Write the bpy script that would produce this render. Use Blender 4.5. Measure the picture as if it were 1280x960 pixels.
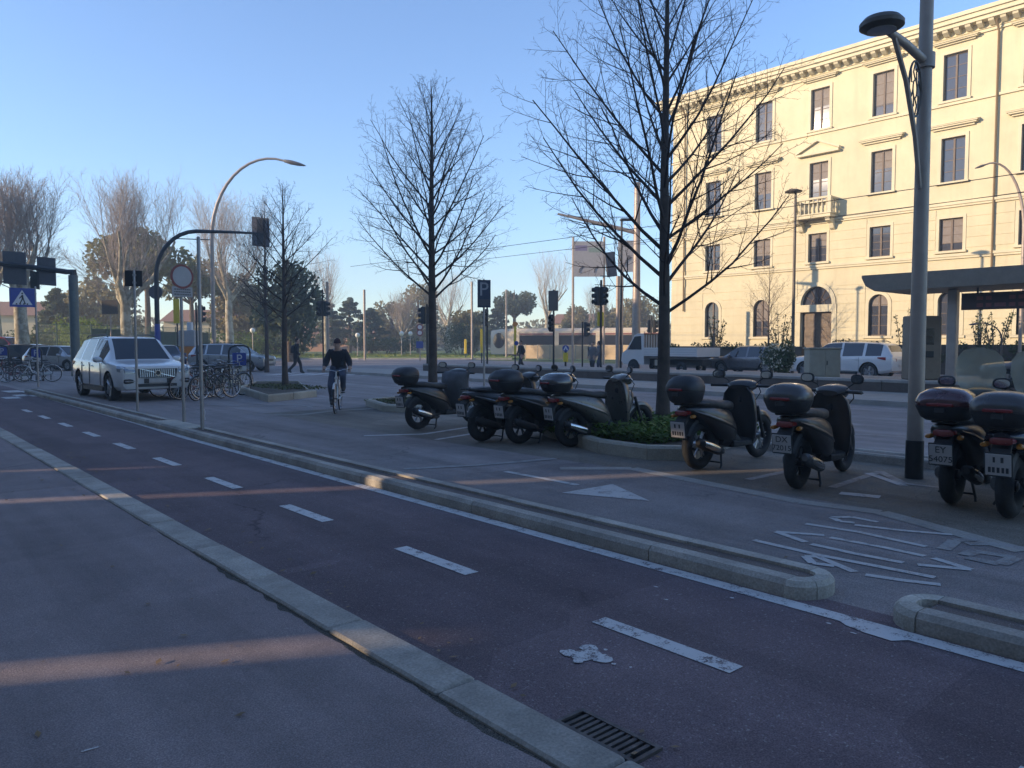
import bpy, bmesh, math, random
from mathutils import Vector, Matrix, noise as mnoise

scene = bpy.context.scene
for o in list(bpy.data.objects):
    bpy.data.objects.remove(o)
COL = scene.collection
PI = math.pi
def R(a): return math.radians(a)

# ------------------------------------------------------------------ camera
EYE = 1.55
FPX = 960.0
PITCH = math.atan2(50, FPX)
YAW = math.atan2(837, FPX / math.cos(PITCH))
cam_d = bpy.data.cameras.new("camera")
cam_d.lens = 27.0
cam_d.sensor_width = 36.0
cam_d.clip_start = 0.05
cam_d.clip_end = 3000
cam = bpy.data.objects.new("camera", cam_d)
COL.objects.link(cam)
cam.location = (0, 0, EYE)
cam.rotation_euler = (PI / 2 - PITCH, 0, -YAW)
scene.camera = cam

# ------------------------------------------------------------------ sky and sun
SUN_EL = R(13.2)
SUN_DIR = Vector((-0.89, 0.456, 0)).normalized()      # horizontal direction towards the sun
SUN_AZ = math.atan2(SUN_DIR.x, SUN_DIR.y)
world = bpy.data.worlds.new("World")
scene.world = world
world.use_nodes = True
wn = world.node_tree
sky = wn.nodes.new("ShaderNodeTexSky")
sky.sky_type = 'NISHITA'
sky.sun_disc = False
sky.sun_elevation = SUN_EL
sky.sun_rotation = SUN_AZ
sky.air_density = 1.0
sky.dust_density = 0.05
sky.ozone_density = 5.4
bg = wn.nodes["Background"]
bg.inputs[1].default_value = 0.15
wn.links.new(sky.outputs[0], bg.inputs[0])
sun_d = bpy.data.lights.new("sun", 'SUN')
sun_d.energy = 2.7
sun_d.angle = R(0.53)
sun_d.color = (1.0, 0.885, 0.68)
sun = bpy.data.objects.new("sun", sun_d)
COL.objects.link(sun)
sv = Vector((SUN_DIR.x * math.cos(SUN_EL), SUN_DIR.y * math.cos(SUN_EL), math.sin(SUN_EL)))
sun.rotation_euler = sv.to_track_quat('Z', 'Y').to_euler()
sun.location = (-40, 20, 40)
vs = scene.view_settings
vs.view_transform = 'Standard'
vs.look = 'None'
vs.exposure = 1.38
vs.gamma = 1.0
vs.use_curve_mapping = False
vs.use_white_balance = True            # camera white balance set for the shaded street
vs.white_balance_temperature = 7700
vs.white_balance_tint = 19

# ------------------------------------------------------------------ measuring helpers (surveyed sight lines -> ground points)
def sight(px, py):
    u = (px - 640) / FPX
    v = -(py - 480) / FPX
    fw = math.cos(PITCH) + v * math.sin(PITCH)
    up = -math.sin(PITCH) + v * math.cos(PITCH)
    return (fw * math.sin(YAW) + u * math.cos(YAW), fw * math.cos(YAW) - u * math.sin(YAW), up)
def G(px, py, z=0.0):
    X, Y, U = sight(px, py)
    t = (z - EYE) / U
    return (X * t, Y * t)
def DX(px, d):
    """ground point at horizontal distance d on the sight line of column px"""
    X, Y, U = sight(px, 430)
    n = math.hypot(X, Y)
    return (X / n * d, Y / n * d)
def ZZ(p, px, py):
    X, Y, U = sight(px, py)
    return EYE + U * math.hypot(p[0], p[1]) / math.hypot(X, Y)

# ------------------------------------------------------------------ materials
MAT = {}
def newmat(name):
    m = bpy.data.materials.new(name)
    m.use_nodes = True
    MAT[name] = m
    nt = m.node_tree
    return m, nt, nt.nodes["Principled BSDF"]
def N(nt, kind, **kw):
    n = nt.nodes.new(kind)
    for k, v in kw.items():
        if k == 'inp':
            for kk, vv in v.items():
                n.inputs[kk].default_value = vv
        else:
            setattr(n, k, v)
    return n
def ramp(nt, src, stops):
    r = nt.nodes.new("ShaderNodeValToRGB")
    e = r.color_ramp.elements
    while len(e) < len(stops):
        e.new(0.5)
    for i, (p, c) in enumerate(stops):
        e[i].position = p
        e[i].color = (c if len(c) == 4 else (*c, 1)) if hasattr(c, '__len__') else (c, c, c, 1)
    nt.links.new(src, r.inputs[0])
    return r
def mixc(nt, fac, a, b, mode='MIX'):
    n = nt.nodes.new("ShaderNodeMix")
    n.data_type = 'RGBA'
    n.blend_type = mode
    for i, s in ((0, fac), (6, a), (7, b)):
        if hasattr(s, 'is_linked'):
            nt.links.new(s, n.inputs[i])
        elif i == 0:
            n.inputs[0].default_value = s
        else:
            n.inputs[i].default_value = (*s, 1) if len(s) == 3 else s
    return n.outputs[2]
def bump(nt, bsdf, src, strength, dist=0.01):
    b = nt.nodes.new("ShaderNodeBump")
    b.inputs["Strength"].default_value = strength
    b.inputs["Distance"].default_value = dist
    nt.links.new(src, b.inputs["Height"])
    nt.links.new(b.outputs[0], bsdf.inputs["Normal"])
def coords(nt):
    return nt.nodes.new("ShaderNodeTexCoord").outputs["Object"]
def geopos(nt):
    return nt.nodes.new("ShaderNodeNewGeometry").outputs["Position"]
def ntex(nt, co, scale, detail=4, rough=0.6):
    n = N(nt, "ShaderNodeTexNoise", inp={"Scale": scale, "Detail": detail, "Roughness": rough})
    nt.links.new(co, n.inputs["Vector"])
    return n.outputs["Fac"]
def plain(name, col, rough=0.5, metal=0.0, var=0.12, scale=6.0, spec=0.5, bmp=0.0, coat=0.0, rvar=0.1):
    m, nt, b = newmat(name)
    co = coords(nt)
    f = ntex(nt, co, scale)
    lo = tuple(max(0, c * (1 - var)) for c in col)
    hi = tuple(min(1, c * (1 + var)) for c in col)
    r = ramp(nt, f, [(0.3, lo), (0.7, hi)])
    nt.links.new(r.outputs[0], b.inputs["Base Color"])
    b.inputs["Metallic"].default_value = metal
    b.inputs["Specular IOR Level"].default_value = spec
    if coat:
        b.inputs["Coat Weight"].default_value = coat
        b.inputs["Coat Roughness"].default_value = 0.06
    rr = ramp(nt, ntex(nt, co, scale * 2.7), [(0.3, max(0, rough - rvar)), (0.7, min(1, rough + rvar))])
    nt.links.new(rr.outputs[0], b.inputs["Roughness"])
    if bmp:
        bump(nt, b, ntex(nt, co, scale * 9), bmp, 0.004)
    return m
def asphalt(name, col, patch=0.25, speck=0.35, warm=None, rough=0.85, bmp=0.5, cracks=0.0):
    m, nt, b = newmat(name)
    co = geopos(nt)
    big = ntex(nt, co, 0.35, 5, 0.65)
    mid = ntex(nt, co, 2.6, 5, 0.6)
    fine = ntex(nt, co, 140, 2, 0.6)
    vor = N(nt, "ShaderNodeTexVoronoi", inp={"Scale": 170.0})
    nt.links.new(co, vor.inputs["Vector"])
    lo = tuple(c * (1 - patch) for c in col)
    hi = tuple(c * (1 + patch) for c in (warm or col))
    c1 = ramp(nt, big, [(0.32, lo), (0.68, hi)]).outputs[0]
    c2 = mixc(nt, 0.6, c1, ramp(nt, mid, [(0.3, tuple(c * 0.8 for c in col)), (0.7, tuple(c * 1.18 for c in col))]).outputs[0])
    sp = ramp(nt, fine, [(0.34, 1 - speck), (0.5, 1.0), (0.68, 1 + speck * 1.6)]).outputs[0]
    c3 = mixc(nt, 1.0, c2, sp, 'MULTIPLY')
    # pale stones showing through
    st = ramp(nt, ntex(nt, co, 60, 1, 0.5), [(0.66, 0.0), (0.74, 1.0)]).outputs[0]
    c4 = mixc(nt, 0.0, c3, (0.36, 0.33, 0.30))
    n4 = c4.node
    mul = N(nt, "ShaderNodeMath", operation='MULTIPLY', inp={1: 0.45})
    nt.links.new(st, mul.inputs[0])
    nt.links.new(mul.outputs[0], n4.inputs[0])
    out = c4
    # long wheel tracks and repairs running with the traffic
    mp = N(nt, "ShaderNodeMapping"); mp.inputs["Scale"].default_value = (1.5, 0.07, 1.0)
    nt.links.new(co, mp.inputs["Vector"])
    tk = ramp(nt, ntex(nt, mp.outputs[0], 1.3, 4, 0.55), [(0.35, 0.80), (0.65, 1.16)]).outputs[0]
    out = mixc(nt, 1.0, out, tk, 'MULTIPLY')
    pt = N(nt, "ShaderNodeTexVoronoi", inp={"Scale": 0.55, "Randomness": 0.9}); pt.distance = 'CHEBYCHEV'
    nt.links.new(co, pt.inputs["Vector"])
    pc = N(nt, "ShaderNodeSeparateColor"); nt.links.new(pt.outputs["Color"], pc.inputs[0])
    pm = ramp(nt, pc.outputs[0], [(0.0, 0.90), (0.5, 1.0), (0.86, 1.0), (0.90, 1.14)]).outputs[0]
    out = mixc(nt, 1.0, out, pm, 'MULTIPLY')
    # dark oil drips
    oil = ramp(nt, ntex(nt, co, 0.9, 6, 0.72), [(0.60, 0.0), (0.72, 0.45)]).outputs[0]
    out = mixc(nt, oil, out, tuple(c * 0.5 for c in col))
    if cracks:
        dist = N(nt, "ShaderNodeTexVoronoi", feature='DISTANCE_TO_EDGE', inp={"Scale": cracks})
        wob = N(nt, "ShaderNodeMix", data_type='RGBA', blend_type='LINEAR_LIGHT', inp={0: 0.35})
        nz = N(nt, "ShaderNodeTexNoise", inp={"Scale": 1.7, "Detail": 6.0})
        nt.links.new(co, nz.inputs["Vector"])
        nt.links.new(co, wob.inputs[6])
        nt.links.new(nz.outputs["Color"], wob.inputs[7])
        nt.links.new(wob.outputs[2], dist.inputs["Vector"])
        ck = ramp(nt, dist.outputs["Distance"], [(0.0, 1.0), (0.006, 0.0)]).outputs[0]
        msk = ramp(nt, ntex(nt, co, 0.5, 3), [(0.5, 0.0), (0.62, 0.8)]).outputs[0]
        mm = N(nt, "ShaderNodeMath", operation='MULTIPLY')
        nt.links.new(ck, mm.inputs[0]); nt.links.new(msk, mm.inputs[1])
        out = mixc(nt, mm.outputs[0], out, tuple(c * 0.35 for c in col))
    nt.links.new(out, b.inputs["Base Color"])
    b.inputs["Roughness"].default_value = rough
    b.inputs["Specular IOR Level"].default_value = 0.25
    bump(nt, b, fine, bmp, 0.006)
    return m
def paintmark(name, col, under, wear=0.5, scale=9.0):
    m, nt, b = newmat(name)
    co = geopos(nt)
    w = ntex(nt, co, scale, 6, 0.72)
    fine = ntex(nt, co, 90, 2, 0.7)
    add = N(nt, "ShaderNodeMath", operation='MULTIPLY_ADD', inp={1: 0.55})
    nt.links.new(fine, add.inputs[0]); nt.links.new(w, add.inputs[2])
    f = ramp(nt, add.outputs[0], [(0.95 - wear * 0.45, 0.0), (1.02 - wear * 0.3, 1.0)]).outputs[0]
    tone = mixc(nt, ntex(nt, co, 2.0), tuple(c * 0.8 for c in col), col)
    nt.links.new(mixc(nt, f, tone, under), b.inputs["Base Color"])
    b.inputs["Roughness"].default_value = 0.7
    bump(nt, b, fine, 0.3, 0.004)
    return m
def stone(name, col, var=0.25, scale=3.0, dirt=0.5, bmp=0.4):
    m, nt, b = newmat(name)
    co = geopos(nt)
    base = ramp(nt, ntex(nt, co, scale, 5, 0.65), [(0.3, tuple(c * (1 - var) for c in col)), (0.7, tuple(min(1, c * (1 + var)) for c in col))]).outputs[0]
    d = ramp(nt, ntex(nt, co, scale * 0.6, 7, 0.75), [(0.5, 0.0), (0.75, dirt)]).outputs[0]
    c = mixc(nt, d, base, tuple(x * 0.4 for x in col))
    sp = ramp(nt, ntex(nt, co, 75, 2), [(0.3, 0.78), (0.7, 1.18)]).outputs[0]
    oi = nt.nodes.new("ShaderNodeObjectInfo").outputs["Random"]
    rv = ramp(nt, oi, [(0.0, 0.86), (1.0, 1.12)]).outputs[0]
    c = mixc(nt, 1.0, mixc(nt, 1.0, c, sp, 'MULTIPLY'), rv, 'MULTIPLY')
    nt.links.new(c, b.inputs["Base Color"])
    b.inputs["Roughness"].default_value = 0.85
    b.inputs["Specular IOR Level"].default_value = 0.3
    bump(nt, b, ntex(nt, co, 55, 4), bmp, 0.006)
    return m
def leafmat(name, col, var=0.35, trans=0.25):
    m, nt, b = newmat(name)
    co = geopos(nt)
    f = ntex(nt, co, 1.3, 4)
    g = ntex(nt, co, 11.0, 2)
    a = ramp(nt, f, [(0.3, tuple(c * (1 - var) for c in col)), (0.7, tuple(c * (1 + var) for c in col))]).outputs[0]
    c = mixc(nt, 1.0, a, ramp(nt, g, [(0.3, 0.7), (0.7, 1.3)]).outputs[0], 'MULTIPLY')
    nt.links.new(c, b.inputs["Base Color"])
    b.inputs["Roughness"].default_value = 0.65
    b.inputs["Specular IOR Level"].default_value = 0.25
    tr = N(nt, "ShaderNodeBsdfTranslucent")
    nt.links.new(c, tr.inputs["Color"])
    mx = N(nt, "ShaderNodeMixShader", inp={0: trans})
    nt.links.new(b.outputs[0], mx.inputs[1]); nt.links.new(tr.outputs[0], mx.inputs[2])
    nt.links.new(mx.outputs[0], nt.nodes["Material Output"].inputs[0])
    return m
def glassdark(name, col=(0.02, 0.025, 0.03), rough=0.04, spec=0.7):
    m, nt, b = newmat(name)
    b.inputs["Base Color"].default_value = (*col, 1)
    b.inputs["Roughness"].default_value = rough
    b.inputs["Specular IOR Level"].default_value = spec
    co = coords(nt)
    bump(nt, b, ntex(nt, co, 1.2, 2), 0.02, 0.05)
    return m
def clearglass(name, col=(0.9, 0.92, 0.88), rough=0.05, alpha=0.35):
    m, nt, b = newmat(name)
    b.inputs["Base Color"].default_value = (*col, 1)
    b.inputs["Roughness"].default_value = rough
    tr = N(nt, "ShaderNodeBsdfTransparent")
    tr.inputs[0].default_value = (*col, 1)
    mx = N(nt, "ShaderNodeMixShader", inp={0: alpha})
    nt.links.new(tr.outputs[0], mx.inputs[1]); nt.links.new(b.outputs[0], mx.inputs[2])
    nt.links.new(mx.outputs[0], nt.nodes["Material Output"].inputs[0])
    return m

asphalt("sidewalk_asphalt", (0.222, 0.172, 0.170), 0.28, 0.25, warm=(0.235, 0.184, 0.170), cracks=0.45)
asphalt("cycle_asphalt", (0.134, 0.092, 0.100), 0.28, 0.3, warm=(0.142, 0.100, 0.098), cracks=0.3)
asphalt("service_asphalt", (0.225, 0.188, 0.178), 0.28, 0.3, cracks=0.4)
asphalt("main_asphalt", (0.26, 0.225, 0.214), 0.2, 0.25)
asphalt("bay_paving", (0.17, 0.145, 0.12), 0.35, 0.35, warm=(0.23, 0.19, 0.15), cracks=0.8)
asphalt("grit", (0.09, 0.075, 0.06), 0.4, 0.6, bmp=1.0)
asphalt("tyre_dark_asphalt", (0.12, 0.09, 0.08), 0.25, 0.3)
asphalt("soil", (0.075, 0.06, 0.045), 0.4, 0.5, bmp=1.0)
paintmark("road_paint", (0.60, 0.58, 0.56), (0.112, 0.084, 0.09), 0.30)
paintmark("worn_paint", (0.50, 0.48, 0.46), (0.19, 0.168, 0.158), 0.30, 7.0)
paintmark("faint_paint", (0.34, 0.32, 0.30), (0.19, 0.168, 0.158), 0.48, 5.0)
stone("kerb_stone", (0.36, 0.32, 0.275), 0.22, 3.0, 0.6)
stone("pale_kerb_stone", (0.44, 0.40, 0.34), 0.2, 2.5, 0.4)
stone("concrete", (0.31, 0.285, 0.255), 0.15, 2.0, 0.35)
stone("dark_concrete", (0.12, 0.09, 0.075), 0.25, 2.0, 0.5)
# ------------------------------------------------------------------ mesh building
class MB:
    def __init__(self):
        self.v = []; self.f = []; self.mi = []; self.cur = 0
    def add(self, vs, fs, mi=None):
        o = len(self.v)
        self.v += [tuple(p) for p in vs]
        self.f += [tuple(i + o for i in q) for q in fs]
        self.mi += [self.cur if mi is None else mi] * len(fs)
        return self
    def box(self, x0, x1, y0, y1, z0, z1, mi=None):
        return self.add([(x0, y0, z0), (x1, y0, z0), (x1, y1, z0), (x0, y1, z0), (x0, y0, z1), (x1, y0, z1), (x1, y1, z1), (x0, y1, z1)],
                        [(0, 3, 2, 1), (4, 5, 6, 7), (0, 1, 5, 4), (1, 2, 6, 5), (2, 3, 7, 6), (3, 0, 4, 7)], mi)
    def obox(self, c, s, rot=None, bev=0.0, mi=None):
        """box about c, size s, rotated by euler rot, with chamfered edges"""
        M = Matrix.Identity(3)
        if rot:
            from mathutils import Euler
            M = Euler(rot).to_matrix()
        hx, hy, hz = s[0] / 2, s[1] / 2, s[2] / 2
        if bev <= 0:
            pts = [(-hx, -hy, -hz), (hx, -hy, -hz), (hx, hy, -hz), (-hx, hy, -hz), (-hx, -hy, hz), (hx, -hy, hz), (hx, hy, hz), (-hx, hy, hz)]
            fs = [(0, 3, 2, 1), (4, 5, 6, 7), (0, 1, 5, 4), (1, 2, 6, 5), (2, 3, 7, 6), (3, 0, 4, 7)]
        else:
            b = bev
            def ring(z, i):
                x, y = hx - i, hy - i
                return [(-x + b, -y, z), (x - b, -y, z), (x, -y + b, z), (x, y - b, z), (x - b, y, z), (-x + b, y, z), (-x, y - b, z), (-x, -y + b, z)]
            pts = ring(-hz, b) + ring(-hz + b, 0) + ring(hz - b, 0) + ring(hz, b)
            fs = []
            for k in range(3):
                for i in range(8):
                    j = (i + 1) % 8
                    fs.append((k * 8 + i, k * 8 + j, k * 8 + 8 + j, k * 8 + 8 + i))
            fs.append(tuple(range(7, -1, -1))); fs.append(tuple(range(24, 32)))
        c = Vector(c)
        return self.add([M @ Vector(p) + c for p in pts], fs, mi)
    def loft(self, rings, caps=True, mi=None, closed=False):
        n = len(rings[0]); vs = [p for r in rings for p in r]; fs = []
        m = len(rings)
        for k in range(m if closed else m - 1):
            a = k * n; b = ((k + 1) % m) * n
            for i in range(n):
                j = (i + 1) % n
                fs.append((a + i, a + j, b + j, b + i))
        if caps and not closed:
            fs.append(tuple(range(n - 1, -1, -1))); fs.append(tuple(range((m - 1) * n, m * n)))
        return self.add(vs, fs, mi)
    def tube(self, pts, r, n=8, caps=True, mi=None):
        pts = [Vector(p) for p in pts]
        rs = r if hasattr(r, '__len__') else [r] * len(pts)
        rings = []; up = None
        for i, p in enumerate(pts):
            d = (pts[min(i + 1, len(pts) - 1)] - pts[max(i - 1, 0)])
            if d.length < 1e-9: d = Vector((0, 0, 1))
            d.normalize()
            if up is None:
                ref = Vector((0, 0, 1)) if abs(d.z) < 0.9 else Vector((1, 0, 0))
                up = (ref - d * ref.dot(d)).normalized()
            else:
                up = up - d * up.dot(d)
                if up.length < 1e-6: up = d.orthogonal()
                up.normalize()
            s = d.cross(up)
            rings.append([p + (up * math.cos(2 * PI * k / n) + s * math.sin(2 * PI * k / n)) * rs[i] for k in range(n)])
        return self.loft(rings, caps, mi)
    def ell(self, secs, n=16, e=2.0, caps=True, mi=None):
        """loft of super-ellipses along x: (x, z, halfwidth, halfheight[, exponent[, y]])"""
        rings = []
        for s in secs:
            x, z, hw, hh = s[:4]
            ex = s[4] if len(s) > 4 else e
            y = s[5] if len(s) > 5 else 0.0
            ring = []
            for k in range(n):
                a = 2 * PI * (k + 0.5) / n
                c, q = math.cos(a), math.sin(a)
                ring.append((x, y + hw * math.copysign(abs(c) ** (2 / ex), c), z + hh * math.copysign(abs(q) ** (2 / ex), q)))
            rings.append(ring)
        return self.loft(rings, caps, mi)
    def zell(self, secs, n=16, e=2.0, caps=True, mi=None):
        """loft along z: (z, x, y, half x, half y[, e])"""
        rings = []
        for s in secs:
            z, x, y, hx, hy = s[:5]
            ex = s[5] if len(s) > 5 else e
            ring = []
            for k in range(n):
                a = 2 * PI * (k + 0.5) / n
                c, q = math.cos(a), math.sin(a)
                ring.append((x + hx * math.copysign(abs(c) ** (2 / ex), c), y + hy * math.copysign(abs(q) ** (2 / ex), q), z))
            rings.append(ring)
        return self.loft(rings, caps, mi)
    def lathe(self, prof, c=(0, 0, 0), axis='y', n=24, mi=None, closed=True):
        """profile of (radius, offset along axis)"""
        rings = []
        for k in range(n):
            a = 2 * PI * k / n
            ring = []
            for r, o in prof:
                p, q = r * math.cos(a), r * math.sin(a)
                if axis == 'y': t = (c[0] + p, c[1] + o, c[2] + q)
                elif axis == 'x': t = (c[0] + o, c[1] + p, c[2] + q)
                else: t = (c[0] + p, c[1] + q, c[2] + o)
                ring.append(t)
            rings.append(ring)
        m = len(prof); vs = [p for r in rings for p in r]; fs = []
        for k in range(n):
            a = k * m; b = ((k + 1) % n) * m
            for i in range(m if closed else m - 1):
                j = (i + 1) % m
                fs.append((a + i, b + i, b + j, a + j))
        return self.add(vs, fs, mi)
    def prism(self, poly, z0, z1, mi=None):
        n = len(poly)
        vs = [(x, y, z0) for x, y in poly] + [(x, y, z1) for x, y in poly]
        fs = [tuple(range(n - 1, -1, -1)), tuple(range(n, 2 * n))] + [(i, (i + 1) % n, n + (i + 1) % n, n + i) for i in range(n)]
        return self.add(vs, fs, mi)
    def prismx(self, poly, x0, x1, mi=None):
        """polygon of (y, z) extruded along x"""
        n = len(poly)
        vs = [(x0, a, b) for a, b in poly] + [(x1, a, b) for a, b in poly]
        fs = [tuple(range(n - 1, -1, -1)), tuple(range(n, 2 * n))] + [(i, (i + 1) % n, n + (i + 1) % n, n + i) for i in range(n)]
        return self.add(vs, fs, mi)
    def prismy(self, poly, y0, y1, mi=None):
        """polygon of (x, z) extruded along y"""
        n = len(poly)
        vs = [(a, y0, b) for a, b in poly] + [(a, y1, b) for a, b in poly]
        fs = [tuple(range(n - 1, -1, -1)), tuple(range(n, 2 * n))] + [(i, (i + 1) % n, n + (i + 1) % n, n + i) for i in range(n)]
        return self.add(vs, fs, mi)
    def sheet(self, poly, z, mi=None):
        return self.add([(x, y, z) for x, y in poly], [tuple(range(len(poly)))], mi)
    def mesh(self, name, mats, smooth=True, ang=38, fix=True):
        me = bpy.data.meshes.new(name)
        me.from_pydata(self.v, [], self.f)
        for m in (mats if isinstance(mats, (list, tuple)) else [mats]):
            me.materials.append(MAT[m] if isinstance(m, str) else m)
        if any(self.mi):
            me.polygons.foreach_set("material_index", self.mi)
        if fix:
            bm = bmesh.new(); bm.from_mesh(me)
            bmesh.ops.recalc_face_normals(bm, faces=bm.faces)
            bm.to_mesh(me); bm.free()
        if smooth:
            me.polygons.foreach_set("use_smooth", [True] * len(me.polygons))
            me.set_sharp_from_angle(angle=R(ang))
        me.update()
        return me
    def build(self, name, mats, parent=None, smooth=True, ang=38, fix=True):
        return put(name, self.mesh(name, mats, smooth, ang, fix), parent)
def put(name, me, parent=None):
    o = bpy.data.objects.new(name, me)
    COL.objects.link(o)
    if parent: o.parent = parent
    return o
def tag(o, label=None, cat=None, group=None, kind=None):
    if label: o["label"] = label
    if cat: o["category"] = cat
    if group: o["group"] = group
    if kind: o["kind"] = kind
    return o
def thing(name, label, cat, loc=(0, 0, 0), rz=0.0, group=None, sc=1.0):
    o = bpy.data.objects.new(name, None)
    COL.objects.link(o)
    o.empty_display_size = 0.2
    o.location = loc if len(loc) == 3 else (*loc, 0)
    o.rotation_euler = (0, 0, rz)
    o.scale = (sc, sc, sc)
    return tag(o, label, cat, group)
def copy_tree(o, parent=None):
    c = o.copy()
    COL.objects.link(c)
    c.parent = parent
    for ch in [x for x in bpy.data.objects if x.parent == o]:
        copy_tree(ch, c)
    return c
def dup(o, loc, rz, label, group=None):
    c = copy_tree(o)
    c.location = loc if len(loc) == 3 else (*loc, 0)
    c.rotation_euler = (0, 0, rz)
    c["label"] = label
    if group: c["group"] = group
    return c
def struct(name, mb, m, smooth=False, parent=None):
    o = mb.build(name, m, parent, smooth)
    o["kind"] = "structure"
    return o
def text_mesh(s, size, depth=0.0):
    """flat letters as mesh data, in the xy plane, centred"""
    cu = bpy.data.curves.new("txt", 'FONT')
    cu.body = s; cu.size = size; cu.align_x = 'CENTER'; cu.align_y = 'CENTER'; cu.extrude = depth
    ob = bpy.data.objects.new("txt", cu)
    COL.objects.link(ob)
    dg = bpy.context.evaluated_depsgraph_get()
    me = bpy.data.meshes.new_from_object(ob.evaluated_get(dg))
    bpy.data.objects.remove(ob)
    return me
def letters(name, s, size, m, parent, loc, rot):
    me = text_mesh(s, size, 0.0015)
    me.materials.clear(); me.materials.append(MAT[m])
    o = put(name, me, parent)
    o.location = loc; o.rotation_euler = rot
    return o
# ------------------------------------------------------------------ the ground
rnd = random.Random(7)
plain("grass_far", (0.10, 0.135, 0.03), 0.9, var=0.35, scale=0.25)
mb = MB(); mb.sheet([(-900, -900), (900, -900), (900, 900), (-900, 900)], -0.06)
struct("ground", mb, "grass_far")
mb = MB(); mb.sheet([(-40, -80), (45.9, -80), (45.9, 60), (70, 75), (90, 110), (60, 140), (-40, 140)], 0.0)
struct("main_road", mb, "main_asphalt")
mb = MB(); mb.sheet([(4.44, -20), (6.55, -20), (6.55, 1.6), (7.25, 3.2), (7.25, 6.2), (7.0, 12.5), (7.2, 30), (4.44, 30)], 0.004)
service = struct("service_road", mb, "service_asphalt")
mb = MB(); mb.sheet([(2.0, -20), (4.45, -20), (4.45, 34), (2.0, 34)], 0.005)
lane = struct("cycle_lane", mb, "cycle_asphalt")
mb = MB(); mb.sheet([(7.25, 3.2), (6.55, 1.6), (6.55, -20), (10.2, -20), (10.2, 16.6), (7.05, 16.6), (7.0, 12.5), (7.25, 6.2)], 0.003)
bay = struct("parking_bay", mb, "bay_paving")

# sidewalk slab with a crumbled edge along the kerb
edge = []
y = -20.0
while y < 60:
    er = 0.0
    if 0.5 < y < 7.5:
        er = 0.055 * min(1, (7.5 - y) / 3) * (0.55 + 0.9 * mnoise.noise(Vector((y * 2.3, 0, 0))) + 0.5 * mnoise.noise(Vector((y * 9, 3, 0))))
    edge.append((1.905 - max(0.006, er + 0.006 + 0.004 * rnd.random()), y))
    y += 0.045 if 0 < y < 9 else 1.0
mb = MB()
mb.prism([(-9.0, -20)] + edge + [(-9.0, 60)], -0.05, 0.020)
side = struct("sidewalk", mb, "sidewalk_asphalt")
mb = MB(); mb.sheet([(1.6, -20), (1.92, -20), (1.92, 60), (1.6, 60)], 0.006)
struct("kerb_joint_grit", mb, "grit")

def kerb_piece(mb, x0, x1, y0, y1, z0, z1, ch=0.012):
    mb.obox(((x0 + x1) / 2, (y0 + y1) / 2, (z0 + z1) / 2), (x1 - x0, y1 - y0, z1 - z0), bev=ch)
# flush kerb between sidewalk and cycle lane
kerb = thing("kerb", None, None, (0, 0, 0)); kerb["kind"] = "structure"
y = -4.0
while y < 46:
    L = rnd.choice([0.9, 1.0, 1.0, 1.1])
    mb = MB()
    zt = 0.027 + rnd.uniform(-0.004, 0.004)
    kerb_piece(mb, 1.912 + rnd.uniform(-0.004, 0.004), 2.135 + rnd.uniform(-0.005, 0.005), y + 0.004, y + L - 0.004, -0.1, zt)
    mb.build("kerb_stone", "kerb_stone", kerb, False)
    y += L

paintmark("flaked_paint", (0.58, 0.56, 0.54), (0.112, 0.084, 0.09), 0.46, 22.0)
# painted line and dashes on the cycle lane
mb = MB()
pts = [(-12, 4.14), (0.9, 4.14), (3, 4.14), (13, 4.15), (16, 4.22), (29, 4.30)]
for (ya, xa), (yb, xb) in zip(pts, pts[1:]):
    mb.add([(xa, ya, 0.009), (xa + 0.12, ya, 0.009), (xb + 0.12, yb, 0.009), (xb, yb, 0.009)], [(0, 1, 2, 3)])
# a torn, doubled spot of paint by the gap in the island
mb.add([(4.06, 1.66, 0.0095), (4.145, 1.60, 0.0095), (4.145, 1.98, 0.0095), (4.10, 1.92, 0.0095), (4.07, 1.80, 0.0095)], [(0, 1, 2, 3, 4)])
mb.build("edge_line", "road_paint", lane, False)
y = 1.99 - 2.03 * 5
for k in range(15):
    mb = MB()
    x0 = 3.085 + (0.02 if y > 10 else 0)
    mb.sheet([(x0, y), (x0 + 0.115, y), (x0 + 0.115, y + 0.88), (x0, y + 0.88)], 0.009)
    mb.build("lane_dash", "road_paint", lane, False)
    y += 2.03
mb = MB()                       # remains of a painted symbol
c = G(733, 821)
for k, (dx, dy, r) in enumerate([(0, 0, .075), (.07, .05, .05), (-.05, .08, .045), (.03, -.08, .05), (-.08, -.02, .03), (.02, -.16, .012), (.12, -.02, .012), (.05, -.24, .009)]):
    n = 11
    mb.sheet([(c[0] + dx + r * (0.7 + 0.5 * rnd.random()) * math.cos(2 * PI * i / n), c[1] + dy + r * (0.7 + 0.5 * rnd.random()) * math.sin(2 * PI * i / n)) for i in range(n)], 0.0092 + k * 0.0004)
mb.build("paint_remnant", "flaked_paint", lane, False)
mb = MB(); c = G(112, 937, .02); mb.sheet([(c[0] - .03, c[1] - .008), (c[0] + .03, c[1] - .012), (c[0] + .032, c[1] - .004), (c[0] - .028, c[1] + .002)], 0.0245); mb.build("paint_chip", "road_paint", side, False)
for px, py in ((820, 735), (832, 751), (915, 749), (1036, 781), (1066, 793)):
    mb = MB(); c = G(px, py); r = 0.012
    mb.sheet([(c[0] + r * math.cos(a * 1.05) * rnd.uniform(.5, 1.2), c[1] + r * 1.6 * math.sin(a * 1.05) * rnd.uniform(.5, 1.2)) for a in range(6)], 0.009)
    mb.build("paint_chip", "road_paint", lane, False)
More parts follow.
